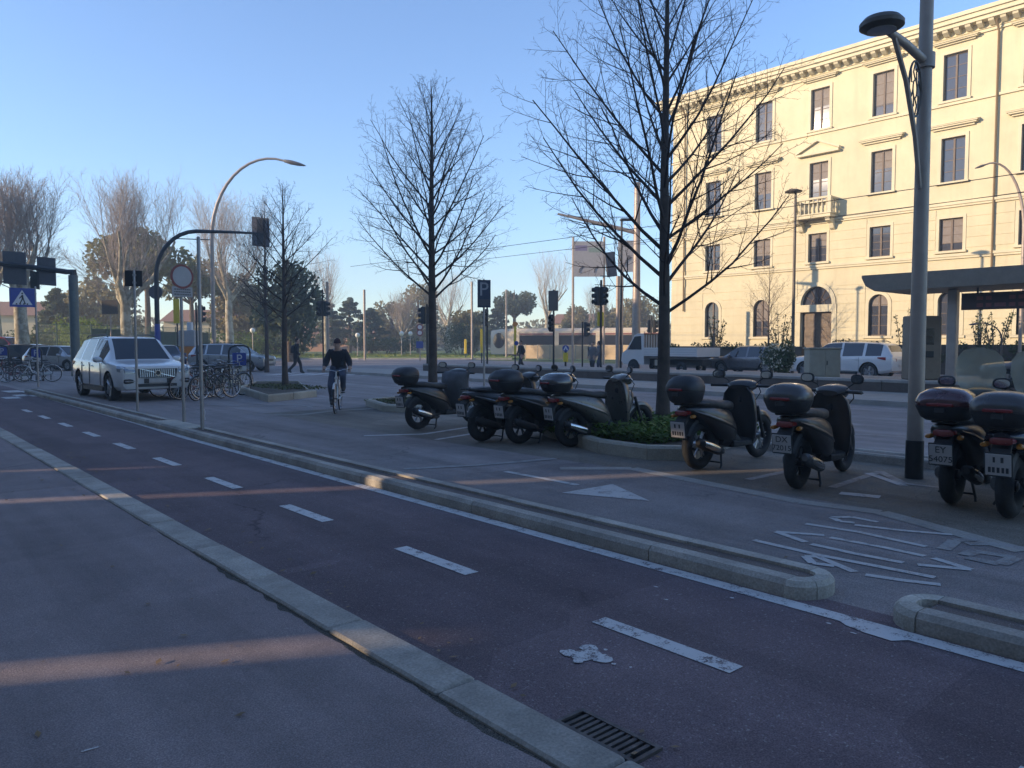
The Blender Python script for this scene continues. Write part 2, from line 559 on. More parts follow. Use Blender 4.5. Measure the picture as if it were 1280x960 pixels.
# zebra bars and give-way marks where the lane meets the crossing
for px0, py0, px1, py1, w in ((0, 489, 11, 491, .5), (0, 497, 8, 499, .4), (14, 494, 22, 496, .35), (27, 495, 45, 496, .3)):
    a = G(px0, py0); b = G(px1, py1)
    mb = MB(); d = Vector((b[0] - a[0], b[1] - a[1], 0)).normalized(); n = Vector((-d.y, d.x, 0)) * w
    mb.sheet([(a[0], a[1]), (b[0], b[1]), (b[0] + n.x, b[1] + n.y), (a[0] + n.x, a[1] + n.y)], 0.010)
    mb.build("crossing_bar", "road_paint", lane, False)

# raised island: two rows of kerb stones round an asphalt strip
def island(y0, y1, near_end, far_end, label):
    root = thing("kerb_island", label, "traffic island", (4.5, (y0 + y1) / 2, 0))
    root["group"] = "narrow islands beside the cycle lane"
    cx, cy = 4.5, (y0 + y1) / 2
    def sub(name, mb, m): return mb.build(name, m, root, False)
    xo0, xo1, zt, wdt = 4.285, 4.735, 0.112, 0.135
    r = (xo1 - xo0) / 2
    ya = y0 + (r * 0.75 if near_end else 0); yb = y1 - (r * 0.75 if far_end else 0)
    for s, xa, xb in ((-1, xo0, xo0 + wdt), (1, xo1 - wdt, xo1)):
        y = ya
        while y < yb - 0.05:
            L = min(rnd.choice([0.95, 1.0, 1.0, 1.05]), yb - y)
            if yb - y - L < 0.4: L = yb - y
            mb = MB()
            j = rnd.uniform(-0.004, 0.004)
            a, b = y + 0.0035 - cy, y + L - 0.0035 - cy
            o = xa - cx + j; p = xb - cx + j
            ch = 0.03
            if s < 0: prof = [(o, -0.06), (p, -0.06), (p, zt), (o + ch, zt), (o, zt - ch)]
            else: prof = [(o, -0.06), (p, -0.06), (p, zt - ch), (p - ch, zt), (o, zt)]
            mb.prismy(prof, a, b)
            sub("kerb_stone", mb, "kerb_stone")
            y += L
    for flag, ye, sg in ((near_end, ya, -1), (far_end, yb, 1)):
        if not flag: continue
        for q in range(3):
            mb = MB(); rings = []
            for i in range(4):
                a = PI * (q + i / 3) / 3
                if i == 0: a += 0.012
                if i == 3: a -= 0.012
                ring = []
                for (rr, zz) in ((r, -0.06), (r, zt - 0.03), (r - 0.03, zt), (r - wdt, zt), (r - wdt, -0.06)):
                    ring.append((rr * math.cos(a), ye - cy + sg * rr * 0.8 * math.sin(a), zz))
                rings.append(ring)
            mb.loft(rings)
            sub("end_stone", mb, "pale_kerb_stone")
    mb = MB()
    hw = r - wdt + 0.004
    poly = [(-hw, ya - cy), (hw, ya - cy), (hw, yb - cy), (-hw, yb - cy)]
    if near_end:
        poly = [(hw * math.cos(PI + PI * i / 8), ya - cy + hw * 0.8 * math.sin(PI + PI * i / 8)) for i in range(9)] + [(hw, yb - cy), (-hw, yb - cy)]
    mb.prism(poly, -0.05, zt - 0.02)
    sub("asphalt_strip", mb, "tyre_dark_asphalt")
    return root
isl = island(2.22, 28.5, True, True, "long narrow kerb island with thin sign poles standing on it")
island(-9.0, 1.80, False, True, "short stretch of kerb island past the gap, ending in a rounded pale nose")
# a pale block where the poles stand
mb = MB(); kerb_piece(mb, 4.31 - 4.5, 4.71 - 4.5, 13.55 - 15.36, 15.1 - 15.36, 0.05, 0.125, 0.02)
mb.build("pole_base_block", "pale_kerb_stone", isl)

# drain grating in the cycle lane
plain("cast_iron", (0.10, 0.085, 0.08), 0.6, 0.6, var=0.4, scale=14, bmp=0.3)
plain("drain_void", (0.004, 0.004, 0.004), 1.0, var=0.0)
gr = thing("drain_grate", "cast iron slotted drain grate set in the cycle lane by the kerb", "drain grate", (2.215, 1.98, 0.006))
L, W = 0.56, 0.27
gx0, gx1 = -0.07, 0.075
mb = MB(); mb.sheet([(gx0, -.20), (gx1, -.20), (gx1, .20), (gx0, .20)], 0.001); mb.build("pit", "drain_void", gr, False)
mb = MB()
for a in ((gx0 - .012, gx0 + .008, -.21, .21), (gx1 - .008, gx1 + .012, -.21, .21), (gx0 + .008, gx1 - .008, -.21, -.192), (gx0 + .008, gx1 - .008, .192, .21)):
    mb.box(*a, -0.02, 0.012)
mb.build("frame", "cast_iron", gr, False)
for k in range(11):
    y = -.192 + (k + 1) * (.384 / 12)
    mb = MB(); mb.box(gx0 + .008, gx1 - .008, y - .0085, y + .0085, -0.01, 0.009); mb.build("slat", "cast_iron", gr, False)

# arrow and lettering on the service road
def stroke(mb, pix, w, z=0.0085):
    P = [Vector((*G(*p), 0)) for p in pix]
    for a, b in zip(P, P[1:]):
        d = (b - a).normalized(); n = Vector((-d.y, d.x, 0)) * w / 2
        mb.sheet([((a + n).x, (a + n).y), ((b + n).x, (b + n).y), ((b - n).x, (b - n).y), ((a - n).x, (a - n).y)], z)
        z += 0.0003
mb = MB(); stroke(mb, [(632, 590), (722, 607)], 0.09)
mb.sheet([G(702, 617), G(766, 606), G(812, 627)], 0.0088)
tagm = mb.build("direction_arrow", "worn_paint", service, False)
def C5(x, y): return (820 + x * .3594, 540 + y * .3594)
for st in ([(612, 300), (680, 298), (770, 316)], [(612, 300), (640, 314), (690, 318)], [(690, 326), (860, 346), (1030, 360)], [(520, 322), (700, 350), (940, 402)], [(585, 362), (418, 350), (520, 386)],
           [(605, 370), (760, 398), (935, 435)], [(340, 379), (560, 430), (755, 468), (970, 510)], [(540, 393), (700, 428), (860, 458)], [(690, 490), (560, 436), (520, 436), (545, 460), (620, 470)],
           [(728, 500), (860, 520), (990, 535)], [(965, 442), (1095, 482), (910, 465)]):
    mb = MB(); stroke(mb, [C5(*p) for p in st], 0.065); mb.build("road_letter", "worn_paint", service, False)
for st in ([(1000, 412), (1040, 380), (1130, 378)], [(1072, 432), (1110, 418), (1250, 440), (1195, 464), (1080, 440)], [(1080, 392), (1190, 392), (1280, 408)]):
    mb = MB(); stroke(mb, [C5(*p) for p in st], 0.10); mb.build("road_letter", "faint_paint", service, False)
# gutter strip and bay markings
def strip(name, pix, w, m, z, parent):
    mb = MB(); stroke(mb, pix, w, z); return mb.build(name, m, parent, False)
strip("gutter_strip", [(700, 586), (790, 586), (1000, 628), (1100, 641), (1280, 690)], 0.20, "concrete", 0.0075, bay)
strip("bay_line", [(455, 545), (530, 543), (588, 534)], 0.12, "worn_paint", 0.0075, bay)
strip("bay_line", [(545, 550), (600, 541)], 0.10, "worn_paint", 0.0075, bay)
strip("bay_line", [(505, 587), (600, 582), (695, 574)], 0.12, "faint_paint", 0.0095, service)
strip("bay_line", [(935, 600), (1010, 584)], 0.10, "faint_paint", 0.0075, bay)
strip("bay_line", [(1040, 610), (1100, 590), (1130, 605), (1190, 612)], 0.10, "faint_paint", 0.0078, bay)
strip("bay_line", [(1050, 617), (1100, 622)], 0.16, "worn_paint", 0.0075, bay)
strip("bay_line", [(1085, 592), (1130, 608)], 0.10, "worn_paint", 0.0085, bay)
strip("seam", [(258, 506), (300, 508), (375, 506), (392, 510)], 0.10, "faint_paint", 0.0095, service)
strip("seam", [(335, 519), (375, 519), (415, 514), (470, 511)], 0.22, "concrete", 0.0085, bay)

# kerb between the bays and the main road (two stone rows like the island)
kb = thing("road_divider_kerb", "low double kerb between the scooter bays and the main road", "kerb", (10.3, 0, 0))
for xa in (10.1, 10.42):
    y = -12.0
    while y < 6.2:
        mb = MB(); kerb_piece(mb, xa - 10.3, xa - 10.3 + .15, y + .004, y + .996, -.05, .115, .02); mb.build("kerb_stone", "kerb_stone", kb, False); y += 1
mb = MB(); mb.box(-.052, .122, -12, 6.2, -.05, .095); mb.build("asphalt_strip", "tyre_dark_asphalt", kb, False)

# lines on the main road
mr = bpy.data.objects["main_road"]
def mline(pix, w, m="worn_paint", z=0.004):
    return strip("road_line", pix, w, m, z, mr)
mline([(420, 470), (520, 470), (600, 466)], 0.15); mline([(640, 596), (1000, 545)], 0.01) if False else None
mline([(900, 532), (1280, 556)], 0.12, "faint_paint")
for k in range(9):                                             # zebra beyond the first tree
    a = (318 + k * 17, 455 + k * 0.2)
    mb = MB(); p = G(330 + k * 24, 469 + (k % 2) * .4); q = (p[0] + 2.4, p[1] + 2.2)
    mb.sheet([p, (p[0] + .45, p[1] - .35), (q[0] + .45, q[1] - .35), q], 0.004)
    mb.build("crossing_bar", "road_paint", mr, False)
for a, b in (((440, 462), (540, 461)), ((330, 458), (420, 457)), ((560, 459), (640, 458))):
    mline([a, b], 0.3)
for k in range(5):
    mline([(425 + k * 12, 492 + k * 4), (475 + k * 14, 490 + k * 4)], 0.10, "faint_paint", 0.005)

# planters: kerbed beds for the street trees
stone("planter_kerb", (0.40, 0.36, 0.29), 0.15, 2.0, 0.3)
def planter(poly, zt, label, name="tree_bed"):
    cx = sum(p[0] for p in poly) / len(poly); cy = sum(p[1] for p in poly) / len(poly)
    root = thing(name, label, "planter", (cx, cy, 0))
    n = len(poly)
    inn = []
    P = [Vector((p[0] - cx, p[1] - cy)) for p in poly]
    for i in range(n):
        d = P[i].normalized(); inn.append(P[i] - d * 0.17)
    for i in range(n):
        j = (i + 1) % n
        L = (P[j] - P[i]).length; k = max(1, round(L / 1.1))
        for q in range(k):
            a, b = q / k + 0.004, (q + 1) / k - 0.004
            o0, o1 = P[i].lerp(P[j], a), P[i].lerp(P[j], b); i0, i1 = inn[i].lerp(inn[j], a), inn[i].lerp(inn[j], b)
            ch0 = o0.lerp(i0, .2); ch1 = o1.lerp(i1, .2)
            mb = MB(); mb.loft([[(*o0, -.05), (*o0, zt - .035), (*ch0, zt), (*i0, zt), (*i0, -.05)], [(*o1, -.05), (*o1, zt - .035), (*ch1, zt), (*i1, zt), (*i1, -.05)]])
            mb.build("kerb_stone", "planter_kerb", root, False)
    mb = MB(); mb.prism([tuple(p * 1.01) for p in inn], -.05, zt - .04); mb.build("soil", "soil", root, False)
    return root
bedA = planter([G(298, 491), G(335, 503), G(396, 496), G(387, 487, .2), (12.6, 26.4), (11.3, 27.2)], 0.20, "pale stone tree bed behind the parked bicycles, near the cyclist")
bedB = planter([(9.3, 15.2), (9.6, 14.4), (11.6, 14.2), (12.2, 14.9), (12.2, 17.0), (11.6, 17.6), (9.9, 17.0)], 0.17, "low kerbed tree bed behind the scooter with the grey leg cover")
bedC = planter([(8.25, 7.9), (8.05, 7.4), (8.05, 6.5), (8.45, 6.05), (11.0, 6.75), (11.5, 7.4), (11.5, 9.3), (11.0, 9.7), (8.9, 9.4)], 0.19, "kerbed tree bed full of green ground cover between scooters")
plain("leaf_cover", (0.085, 0.15, 0.03), 0.6, var=0.5, scale=9)
def tuft(poly_pts, n, zt, hmin, hmax, m, name, parent=None, seed=1, wid=.03):
    rr = random.Random(seed); mb = MB()
    for k in range(n):
        x, y = poly_pts(rr)
        h = rr.uniform(hmin, hmax); a = rr.uniform(0, 2 * PI)
        for q in range(3):
            a2 = a + q * 2.1 + rr.uniform(-.4, .4); d = rr.uniform(.02, .10); w = rr.uniform(.6, 1.2) * wid
            z = zt + h * rr.uniform(.3, 1)
            c = Vector((x + d * math.cos(a2), y + d * math.sin(a2), z)); u = Vector((-math.sin(a2), math.cos(a2), rr.uniform(-.4, .4))) * w
            t = Vector((math.cos(a2), math.sin(a2), rr.uniform(-.2, .9))) * w * 1.6
            mb.add([c - u, c + t, c + u, c - t], [(0, 1, 2, 3)])
    o = mb.build(name, m, parent, False, fix=False)
    o["kind"] = "stuff"
    return o
leafmat("ground_ivy", (0.075, 0.14, 0.025))
cxy = bedC.location
tuft(lambda r: (r.uniform(8.4, 11.2) - cxy.x, r.uniform(6.7, 9.3) - cxy.y), 3600, .13, .05, .26, "ground_ivy", "ground_cover", bedC, 3)
leafmat("dry_weeds", (0.10, 0.11, 0.04))
tuft(lambda r: (r.uniform(9.8, 11.9) - bedB.location.x, r.uniform(14.7, 16.9) - bedB.location.y), 500, .10, .02, .10, "dry_weeds", "weeds", bedB, 4)
tuft(lambda r: (r.uniform(10.0, 11.6) - bedA.location.x, r.uniform(22.0, 25.6) - bedA.location.y), 500, .13, .02, .10, "dry_weeds", "weeds", bedA, 5)
# fallen leaves and litter gathered along the kerbs
plain("dry_leaf", (0.20, 0.12, 0.06), 0.8, var=0.4, scale=3)
rr = random.Random(19); mb = MB()
for k in range(420):
    t = rr.random()
    if t < .4: x, y = 4.80 + abs(rr.gauss(0, .25)), rr.uniform(2.5, 22)
    elif t < .6: x, y = 2.16 + abs(rr.gauss(0, .18)), rr.uniform(1.5, 18)
    elif t < .85: x, y = rr.uniform(7.0, 9.9), rr.uniform(2, 13)
    else: x, y = rr.uniform(.2, 1.9), rr.uniform(2.5, 14)
    z = .024 if x < 1.9 else .0125; a = rr.uniform(0, 6.28); s = rr.uniform(.010, .028); u = Vector((math.cos(a), math.sin(a), rr.uniform(-.1, .3))) * s; w = Vector((-math.sin(a), math.cos(a), rr.uniform(-.1, .3))) * s * .55; c = Vector((x, y, z + s * .3))
    mb.add([c - u, c + w, c + u, c - w], [(0, 1, 2, 3)])
o = mb.build("leaf_litter", "dry_leaf", None, False, fix=False); tag(o, "scattered small dry leaves along the kerbs and bays", "leaves", None, "stuff")
# ------------------------------------------------------------------ the long yellow building across the road
def plaster(name, col):
    m, nt, b = newmat(name)
    co = geopos(nt)
    base = ramp(nt, ntex(nt, co, 0.5, 6, 0.7), [(0.3, tuple(c * 0.88 for c in col)), (0.7, tuple(min(1, c * 1.06) for c in col))]).outputs[0]
    mp = N(nt, "ShaderNodeMapping"); mp.inputs["Scale"].default_value = (1, 1.4, 0.12)
    nt.links.new(co, mp.inputs["Vector"])
    st = ramp(nt, ntex(nt, mp.outputs[0], 1.6, 6, 0.7), [(0.5, 0.0), (0.8, 0.35)]).outputs[0]
    c = mixc(nt, st, base, tuple(x * 0.62 for x in col))
    nt.links.new(c, b.inputs["Base Color"])
    b.inputs["Roughness"].default_value = 0.9
    b.inputs["Specular IOR Level"].default_value = 0.2
    bump(nt, b, ntex(nt, co, 12, 5), 0.25, 0.01)
    return m
plaster("yellow_plaster", (0.60, 0.53, 0.36))
plaster("pale_trim", (0.61, 0.545, 0.385))
plain("window_wood", (0.10, 0.065, 0.045), 0.6, var=0.25)
plain("door_wood", (0.12, 0.08, 0.05), 0.6, var=0.3)
glassdark("window_glass", (0.05, 0.055, 0.07), 0.05, 0.9)
plain("blind_cloth", (0.20, 0.17, 0.15), 0.8, var=0.15); plain("roof_tile", (0.30, 0.14, 0.08), 0.8, var=0.3)
plain("copper_pipe", (0.22, 0.15, 0.08), 0.6, 0.3)
XB = 46.0
bld = thing("yellow_building", "long yellow plastered four storey building with cornice and rows of windows", "building", (XB, 15.0, 0))
OX, OY = XB, 15.0
def fb(mb, d0, d1, y0, y1, z0, z1):
    """box on the facade: d = how far proud of the wall plane"""
    mb.box(-d1, -d0, y0 - OY, y1 - OY, z0, z1)
YE0, YE1 = -6.0, 35.0
cols = [31.5 - 3.82 * k for k in range(10)]
ops = []       # yc, z0, z1, w, kind
for k, yc in enumerate(cols):
    ops.append((yc, 14.8, 17.3, 1.2, 'top'))
    ops.append((yc, 10.4, 12.8, 1.2, 'mid'))
    ops.append((yc, 6.65, 8.43, 1.2, 'low'))
    if k == 2:
        ops.append((yc, 0.15, 3.55, 2.05, 'door')); ops.append((yc, 4.0, 5.15, 2.05, 'lunette'))
    else:
        ops.append((yc, 2.03, 4.47, 1.12, 'arch'))
def cut_rows(z0, z1, y0, y1, pad):
    """segments of [y0,y1] left free by the openings that meet the row z0..z1"""
    segs = [(y0, y1)]
    for yc, a, b, w, kd in ops:
        p = pad(kd)
        if a - p < z1 - 1e-4 and b + p > z0 + 1e-4:
            l, r = yc - w / 2 - p, yc + w / 2 + p
            ns = []
            for s, e in segs:
                if r <= s or l >= e: ns.append((s, e)); continue
                if l > s: ns.append((s, l))
                if r < e: ns.append((r, e))
            segs = ns
    return segs
zb = sorted({0.0, 18.2} | {o[1] for o in ops} | {o[2] for o in ops})
mb = MB()
for z0, z1 in zip(zb, zb[1:]):
    for s, e in cut_rows(z0, z1, YE0, YE1, lambda k: 0.0):
        fb(mb, -0.4, 0.0, s, e, z0, z1)
mb.build("wall", "yellow_plaster", bld, False)
mb = MB(); mb.box(0.9, 18, YE0 - OY, YE1 - OY, 0, 18.2); mb.box(0.402, 0.898, YE0 - OY, YE0 - OY + .4, 0, 18.2); mb.box(0.402, 0.898, YE1 - OY - .4, YE1 - OY, 0, 18.2)
mb.build("building_core", "yellow_plaster", bld, False)
mb = MB(); mb.add([(-.7, YE0 - OY - .7, 19.05), (-.7, YE1 - OY + .7, 19.05), (18.7, YE1 - OY + .7, 19.05), (18.7, YE0 - OY - .7, 19.05), (9, YE1 - OY - 9, 22), (9, YE0 - OY + 9, 22)], [(0, 1, 4, 5), (1, 2, 4), (2, 3, 5, 4), (3, 0, 5), (0, 3, 2, 1)])
mb.build("roof", "roof_tile", bld, False)
# stone courses of the lower storeys
def pad(k): return {'arch': .22, 'door': .25, 'lunette': .25, 'low': .18}.get(k, 0.0)
z = 0.7
while z < 8.95:
    z2 = min(z + 0.55, 9.0)
    if not (6.1 < z2 and z < 6.55):
        for s, e in cut_rows(z, z2, YE0, YE1, pad):
            if e - s > 0.05:
                mb = MB(); fb(mb, 0.0, 0.028, s + .002, e - .002, z + .012, z2 - .012); mb.build("stone_course", "yellow_plaster", bld, False)
    z = z2
mb = MB(); fb(mb, 0.0, 0.10, YE0, YE1 + .1, 0.0, 0.7); 
mb.build("plinth", "pale_trim", bld, False)
for z0, z1, d in ((6.2, 6.32, .10), (6.32, 6.46, .16), (9.0, 9.12, .10), (9.12, 9.24, .17), (14.52, 14.66, .10)):
    mb = MB(); fb(mb, 0.0, d, YE0, YE1 + d, z0, z1); mb.build("string_course", "pale_trim", bld, False)
# cornice
for z0, z1, d in ((17.95, 18.1, .10), (18.1, 18.42, .16), (18.42, 18.62, .70), (18.62, 18.85, .82), (18.85, 19.05, .92)):
    mb = MB(); fb(mb, -0.4 if z0 > 18.2 else 0.0, d, YE0, YE1 + d, z0, z1); mb.build("cornice_band", "pale_trim", bld, False)
mbk = MB(); mbk.prismy([(-.16, 18.16), (-.30, 18.16), (-.58, 18.30), (-.64, 18.42), (-.16, 18.42)], -.13, .13)
bk = mbk.mesh("bracket", "pale_trim", False)
y = YE1 - 0.25
while y > YE0:
    o = put("bracket", bk, bld); o.location = (0, y - OY, 0); y -= 0.55
# windows
def arch_pts(w, z0, z1, n=10):
    r = w / 2; zs = z1 - r
    return [(-r, z0), (-r, zs)] + [(-r * math.cos(PI * i / n), zs + r * math.sin(PI * i / n)) for i in range(1, n)] + [(r, zs), (r, z0)]
def window_meshes(w, h, arch=False):
    fr = MB(); t = .07; dp = (.16, .24)
    z1 = h
    fr.box(dp[0], dp[1], -w / 2, -w / 2 + t, 0, h); fr.box(dp[0], dp[1], w / 2 - t, w / 2, 0, h)
    fr.box(dp[0], dp[1], -w / 2 + t, w / 2 - t, 0, t); fr.box(dp[0], dp[1], -w / 2 + t, w / 2 - t, h - t, h)
    fr.box(dp[0] - .02, dp[1], -.05, .05, t, h - t)
    for q in (1, 2, 3):
        for s in (-1, 1):
            a, b = (-w / 2 + t, -.05) if s < 0 else (.05, w / 2 - t)
            zc = h * q / 4
            fr.box(dp[0] + .02, dp[1] - .01, a, b, zc - .018, zc + .018)
    pn = MB(); pn.box(.20, .21, 0.0, w / 2 - t - .05, t, h - t)
    return fr.mesh("window", "window_wood", False), pn.mesh("pane", "window_glass", False)
wm = {'top': window_meshes(1.2, 2.5), 'mid': window_meshes(1.2, 2.4), 'low': window_meshes(1.2, 1.78), 'arch': window_meshes(1.12, 2.44)}
hood = MB(); hood.box(-.34, 0, -1.25, 1.25, .14, .20); hood.box(-.28, 0, -1.18, 1.18, .06, .14); hood.box(-.14, 0, -1.05, 1.05, -.04, .06); hood.prismy([(-.36, .20), (-.02, .20), (-.02, .30)], -1.27, 1.27)
hood = hood.mesh("hood_moulding", "pale_trim", False)
pedm = MB(); pedm.box(-.32, 0, -1.35, 1.35, 0, .14); pedm.prismx([(-1.35, .14), (1.35, .14), (0, .78)], -.14, 0)
for s in (-1, 1):
    pedm.prismx([(s * 1.4, .14), (s * 1.4, .27), (0, .93), (0, .78)], -.34, 0)
pedm = pedm.mesh("pediment", "pale_trim", False)
def surround_mesh(w, h, t=.17, d=.05, sill=True):
    m = MB()
    m.box(-d, 0.0, -w / 2 - t, -w / 2, 0, h); m.box(-d, 0.0, w / 2, w / 2 + t, 0, h); m.box(-d, 0.0, -w / 2 - t, w / 2 + t, h, h + t)
    if sill: m.box(-.16, .12, -w / 2 - t - .05, w / 2 + t + .05, -.12, 0)
    return m.mesh("window_surround", "pale_trim", False)
sm = {'top': surround_mesh(1.2, 2.5), 'mid': surround_mesh(1.2, 2.4), 'low': surround_mesh(1.2, 1.78, .16, .04)}
def arch_surround(w, h, zbase, band, d):
    """arched ring proud of the wall plus the plaster spandrels that turn the square hole into an arch"""
    P = arch_pts(w, 0, h); r = w / 2; zs = h - r
    O = [(-r - band, 0), (-r - band, zs)] + [(-(r + band) * math.cos(PI * i / 10), zs + (r + band) * math.sin(PI * i / 10)) for i in range(1, 10)] + [(r + band, zs), (r + band, 0)]
    m = MB(); n = len(P)
    rings = [[(-d, *P[i]), (-d, *O[i]), (.0, *O[i]), (.30, *P[i])] for i in range(n)]
    m.loft(rings)
    s = MB()
    for i in range(1, n - 2):
        a, b = P[i], P[i + 1]
        ta, tb = (a[0], h), (b[0], h)
        s.add([(.004, *a), (.004, *b), (.004, *tb), (.004, *ta), (.3, *a), (.3, *b)], [(0, 1, 2, 3), (0, 4, 5, 1)])
    # plaster filling behind the courses' cut-outs
    return m.mesh("arch_surround", "pale_trim", False), s.mesh("spandrel", "yellow_plaster", False)
am = arch_surround(1.12, 2.44, 2.03, .2, .05)
sq = MB()
lun = None
for yc, z0, z1, w, kd in ops:
    if kd in wm:
        o = put("window", wm[kd][0], bld); o.location = (0, yc - OY, z0)
        if rnd.random() < .45:
            bh = (z1 - z0) * rnd.choice([.25, .4, .55, .7]); m = MB(); m.box(.19, .198, -w / 2 + .07, w / 2 - .07, z1 - z0 - .07 - bh, z1 - z0 - .07); p = m.build("roller_blind", "blind_cloth", o, False)
        for s in (-1, 1):
            p = put("pane", wm[kd][1], o)
            p.location = (0, .05 if s > 0 else -(w / 2 - .07), 0)
    if kd in sm:
        p = put("window_surround", sm[kd], bld); p.location = (0, yc - OY, z0)
    if kd == 'top':
        p = put("hood_moulding", hood, bld); p.location = (0, yc - OY, 18.0 - .25 + .05)
        p.scale = (1, .92, .8)
    if kd == 'mid':
        if abs(yc - 23.86) < .1:
            p = put("pediment", pedm, bld); p.location = (0, yc - OY, 13.25)
        else:
            p = put("hood_moulding", hood, bld); p.location = (0, yc - OY, 13.3)
    if kd == 'arch':
        for me, nm in zip(am, ("arch_surround", "spandrel")):
            p = put(nm, me, bld); p.location = (0, yc - OY, z0)
        mb = MB(); mb.box(-.12, .1, -.85, .85, -.14, 0); p = mb.build("sill", "pale_trim", bld, False); p.location = (0, yc - OY, z0)
    if kd == 'door':
        m = MB(); m.box(.25, .33, -w / 2, -.01, 0, z1 - z0); m.box(.25, .33, .01, w / 2, 0, z1 - z0)
        for s in (-1, 1):
            for a, b in ((.2, 1.2), (1.35, 2.3), (2.45, 3.2)):
                m.box(.22, .25, min(s * .15, s * .88), max(s * .15, s * .88), a, b)
        d = m.build("door", "door_wood", bld, False); d.location = (0, yc - OY, z0)
        m = MB(); m.tube([(.2, -.12, 1.6), (.17, -.12, 1.55), (.17, -.12, 1.45), (.2, -.12, 1.4)], .015, 6); m.build("handle", "copper_pipe", d)
        m = MB(); t = .3
        m.box(-.07, 0.02, -w / 2 - t, -w / 2, 0, z1 - z0); m.box(-.07, 0.02, w / 2, w / 2 + t, 0, z1 - z0); m.box(-.10, 0.02, -w / 2 - t, w / 2 + t, z1 - z0 + .002, 4.0 - z0)
        p = m.build("door_surround", "pale_trim", bld, False); p.location = (0, yc - OY, z0)
    if kd == 'lunette':
        me = arch_surround(w, z1 - z0, z0, .25, .07)
        # semi-ellipse instead of a stilted arch
        P = [(-w / 2 * math.cos(PI * i / 14), (z1 - z0) * math.sin(PI * i / 14)) for i in range(15)]
        O = [(-(w / 2 + .25) * math.cos(PI * i / 14), (z1 - z0 + .25) * math.sin(PI * i / 14)) for i in range(15)]
        m = MB(); m.loft([[(-.07, *P[i]), (-.07, *O[i]), (0, *O[i]), (.3, *P[i])] for i in range(15)])
        p = m.build("arch_surround", "pale_trim", bld, False); p.location = (0, yc - OY, z0)
        m = MB()
        for i in range(14):
            a, b = P[i], P[i + 1]
            m.add([(.004, *a), (.004, *b), (.004, b[0], z1 - z0), (.004, a[0], z1 - z0)], [(0, 1, 2, 3)])
        p = m.build("spandrel", "yellow_plaster", bld, False); p.location = (0, yc - OY, z0)
        m = MB(); m.prismx(P[::-1], .24, .26); p = m.build("fanlight", "window_glass", bld, False); p.location = (0, yc - OY, z0)
        m = MB()
        for i in range(1, 6):
            a = PI * i / 6
            m.tube([(.22, 0, .02), (.22, -w / 2 * .98 * math.cos(a), (z1 - z0) * .98 * math.sin(a))], .03, 5)
        m.tube([(.22, -.45 * math.cos(PI * i / 10), .5 * math.sin(PI * i / 10)) for i in range(11)], .03, 5)
        m.build("fanlight_bars", "window_wood", p)
        ps = bpy.data.objects[p.name]
# balcony over the door
yc = 23.86
bal = MB(); bal.box(-.95, 0, -1.25, 1.25, 9.26, 9.45); bal.box(-1.02, 0, -1.32, 1.32, 9.45, 9.52)
bal = bal.build("balcony", "pale_trim", bld, False); bal.location = (0, yc - OY, 0)
mb = MB(); mb.box(-1.0, -.80, -1.3, 1.3, 10.36, 10.48)
for s in (-1, 1):
    mb.box(-1.0, -.78, s * 1.18 - .11, s * 1.18 + .11, 9.52, 10.36); mb.box(-.78, 0, s * 1.2 - .09, s * 1.2 + .09, 10.36, 10.46)
mb.build("balustrade_rail", "pale_trim", bal, False)
bs = MB(); bs.lathe([(.0, 0), (.05, 0), (.05, .1), (.035, .14), (.075, .34), (.03, .66), (.055, .72), (.055, .84), (0, .84)], axis='z', n=8)
bs = bs.mesh("baluster", "pale_trim")
for i in range(8):
    p = put("baluster", bs, bal); p.location = (-.89, -.98 + i * .28, 9.52)
for s in (-1, 1):
    for i in range(3):
        p = put("baluster", bs, bal); p.location = (-.62 + i * .24, s * 1.2, 9.52)
    mb = MB(); mb.prismy([(0, 8.5), (-.25, 8.62), (-.38, 8.9), (-.8, 9.05), (-.85, 9.26), (0, 9.26)], s * 1.0 - .14, s * 1.0 + .14); mb.build("console", "pale_trim", bal, False)
# rain pipes
for yp in (33.85, 14.15):
    mb = MB(); mb.tube([(-.55, yp - OY, 18.3), (-.14, yp - OY, 17.8), (-.14, yp - OY, 3.9)], .055, 8); mb.build("rain_pipe", "copper_pipe", bld)

# ------------------------------------------------------------------ houses behind the viewer: they shade the street; three unseen slits are shaped to the sun's bearing to throw its streaks
plaster("grey_render", (0.42, 0.39, 0.34))
sl = SUN_DIR.y / -SUN_DIR.x          # metres of y gained per metre towards -x along the sun's bearing
hb = thing("apartment_row", "tall plastered apartment row behind the viewer, beyond the pavement", "building", (-9, 20, 0))
HB = 15.7
gaps = [(8.92, 9.20), (13.90, 14.14), (16.20, 16.34)]  # slit openings, placed and sized for the sun streaks they throw
ycur = -70.0
def para(mb, y0, y1, z0, z1):
    mb.prism([(0, y0 - 20), (0, y1 - 20), (-12, y1 - 20 + 12 * sl), (-12, y0 - 20 + 12 * sl)], z0, z1)
for (a, b), zr in zip(gaps + [(68, 68)], (6.1, 7.9, 6.3, 7.9)):
    mb = MB(); para(mb, ycur, a, 0, 7.9); mb.build("ground_storey", "grey_render", hb, False)
    if b > a and zr < 7.9:
        mb = MB(); para(mb, a, b, zr, 7.9); mb.build("streak_stop", "grey_render", hb, False)  # added cap over a slit, set low to cut its sun streak short
    ycur = b
mb = MB(); para(mb, -70, 68, 7.9, HB); mb.build("upper_storeys", "grey_render", hb, False)
hwin = MB(); hwin.box(-.02, .03, -.6, .6, 0, 1.9); hwin = hwin.mesh("window", "window_glass", False)
for k in range(40):
    for fl in range(2):
        o = put("window", hwin, hb); o.location = (0, -88 + k * 3.8, 8.6 + fl * 3.4)
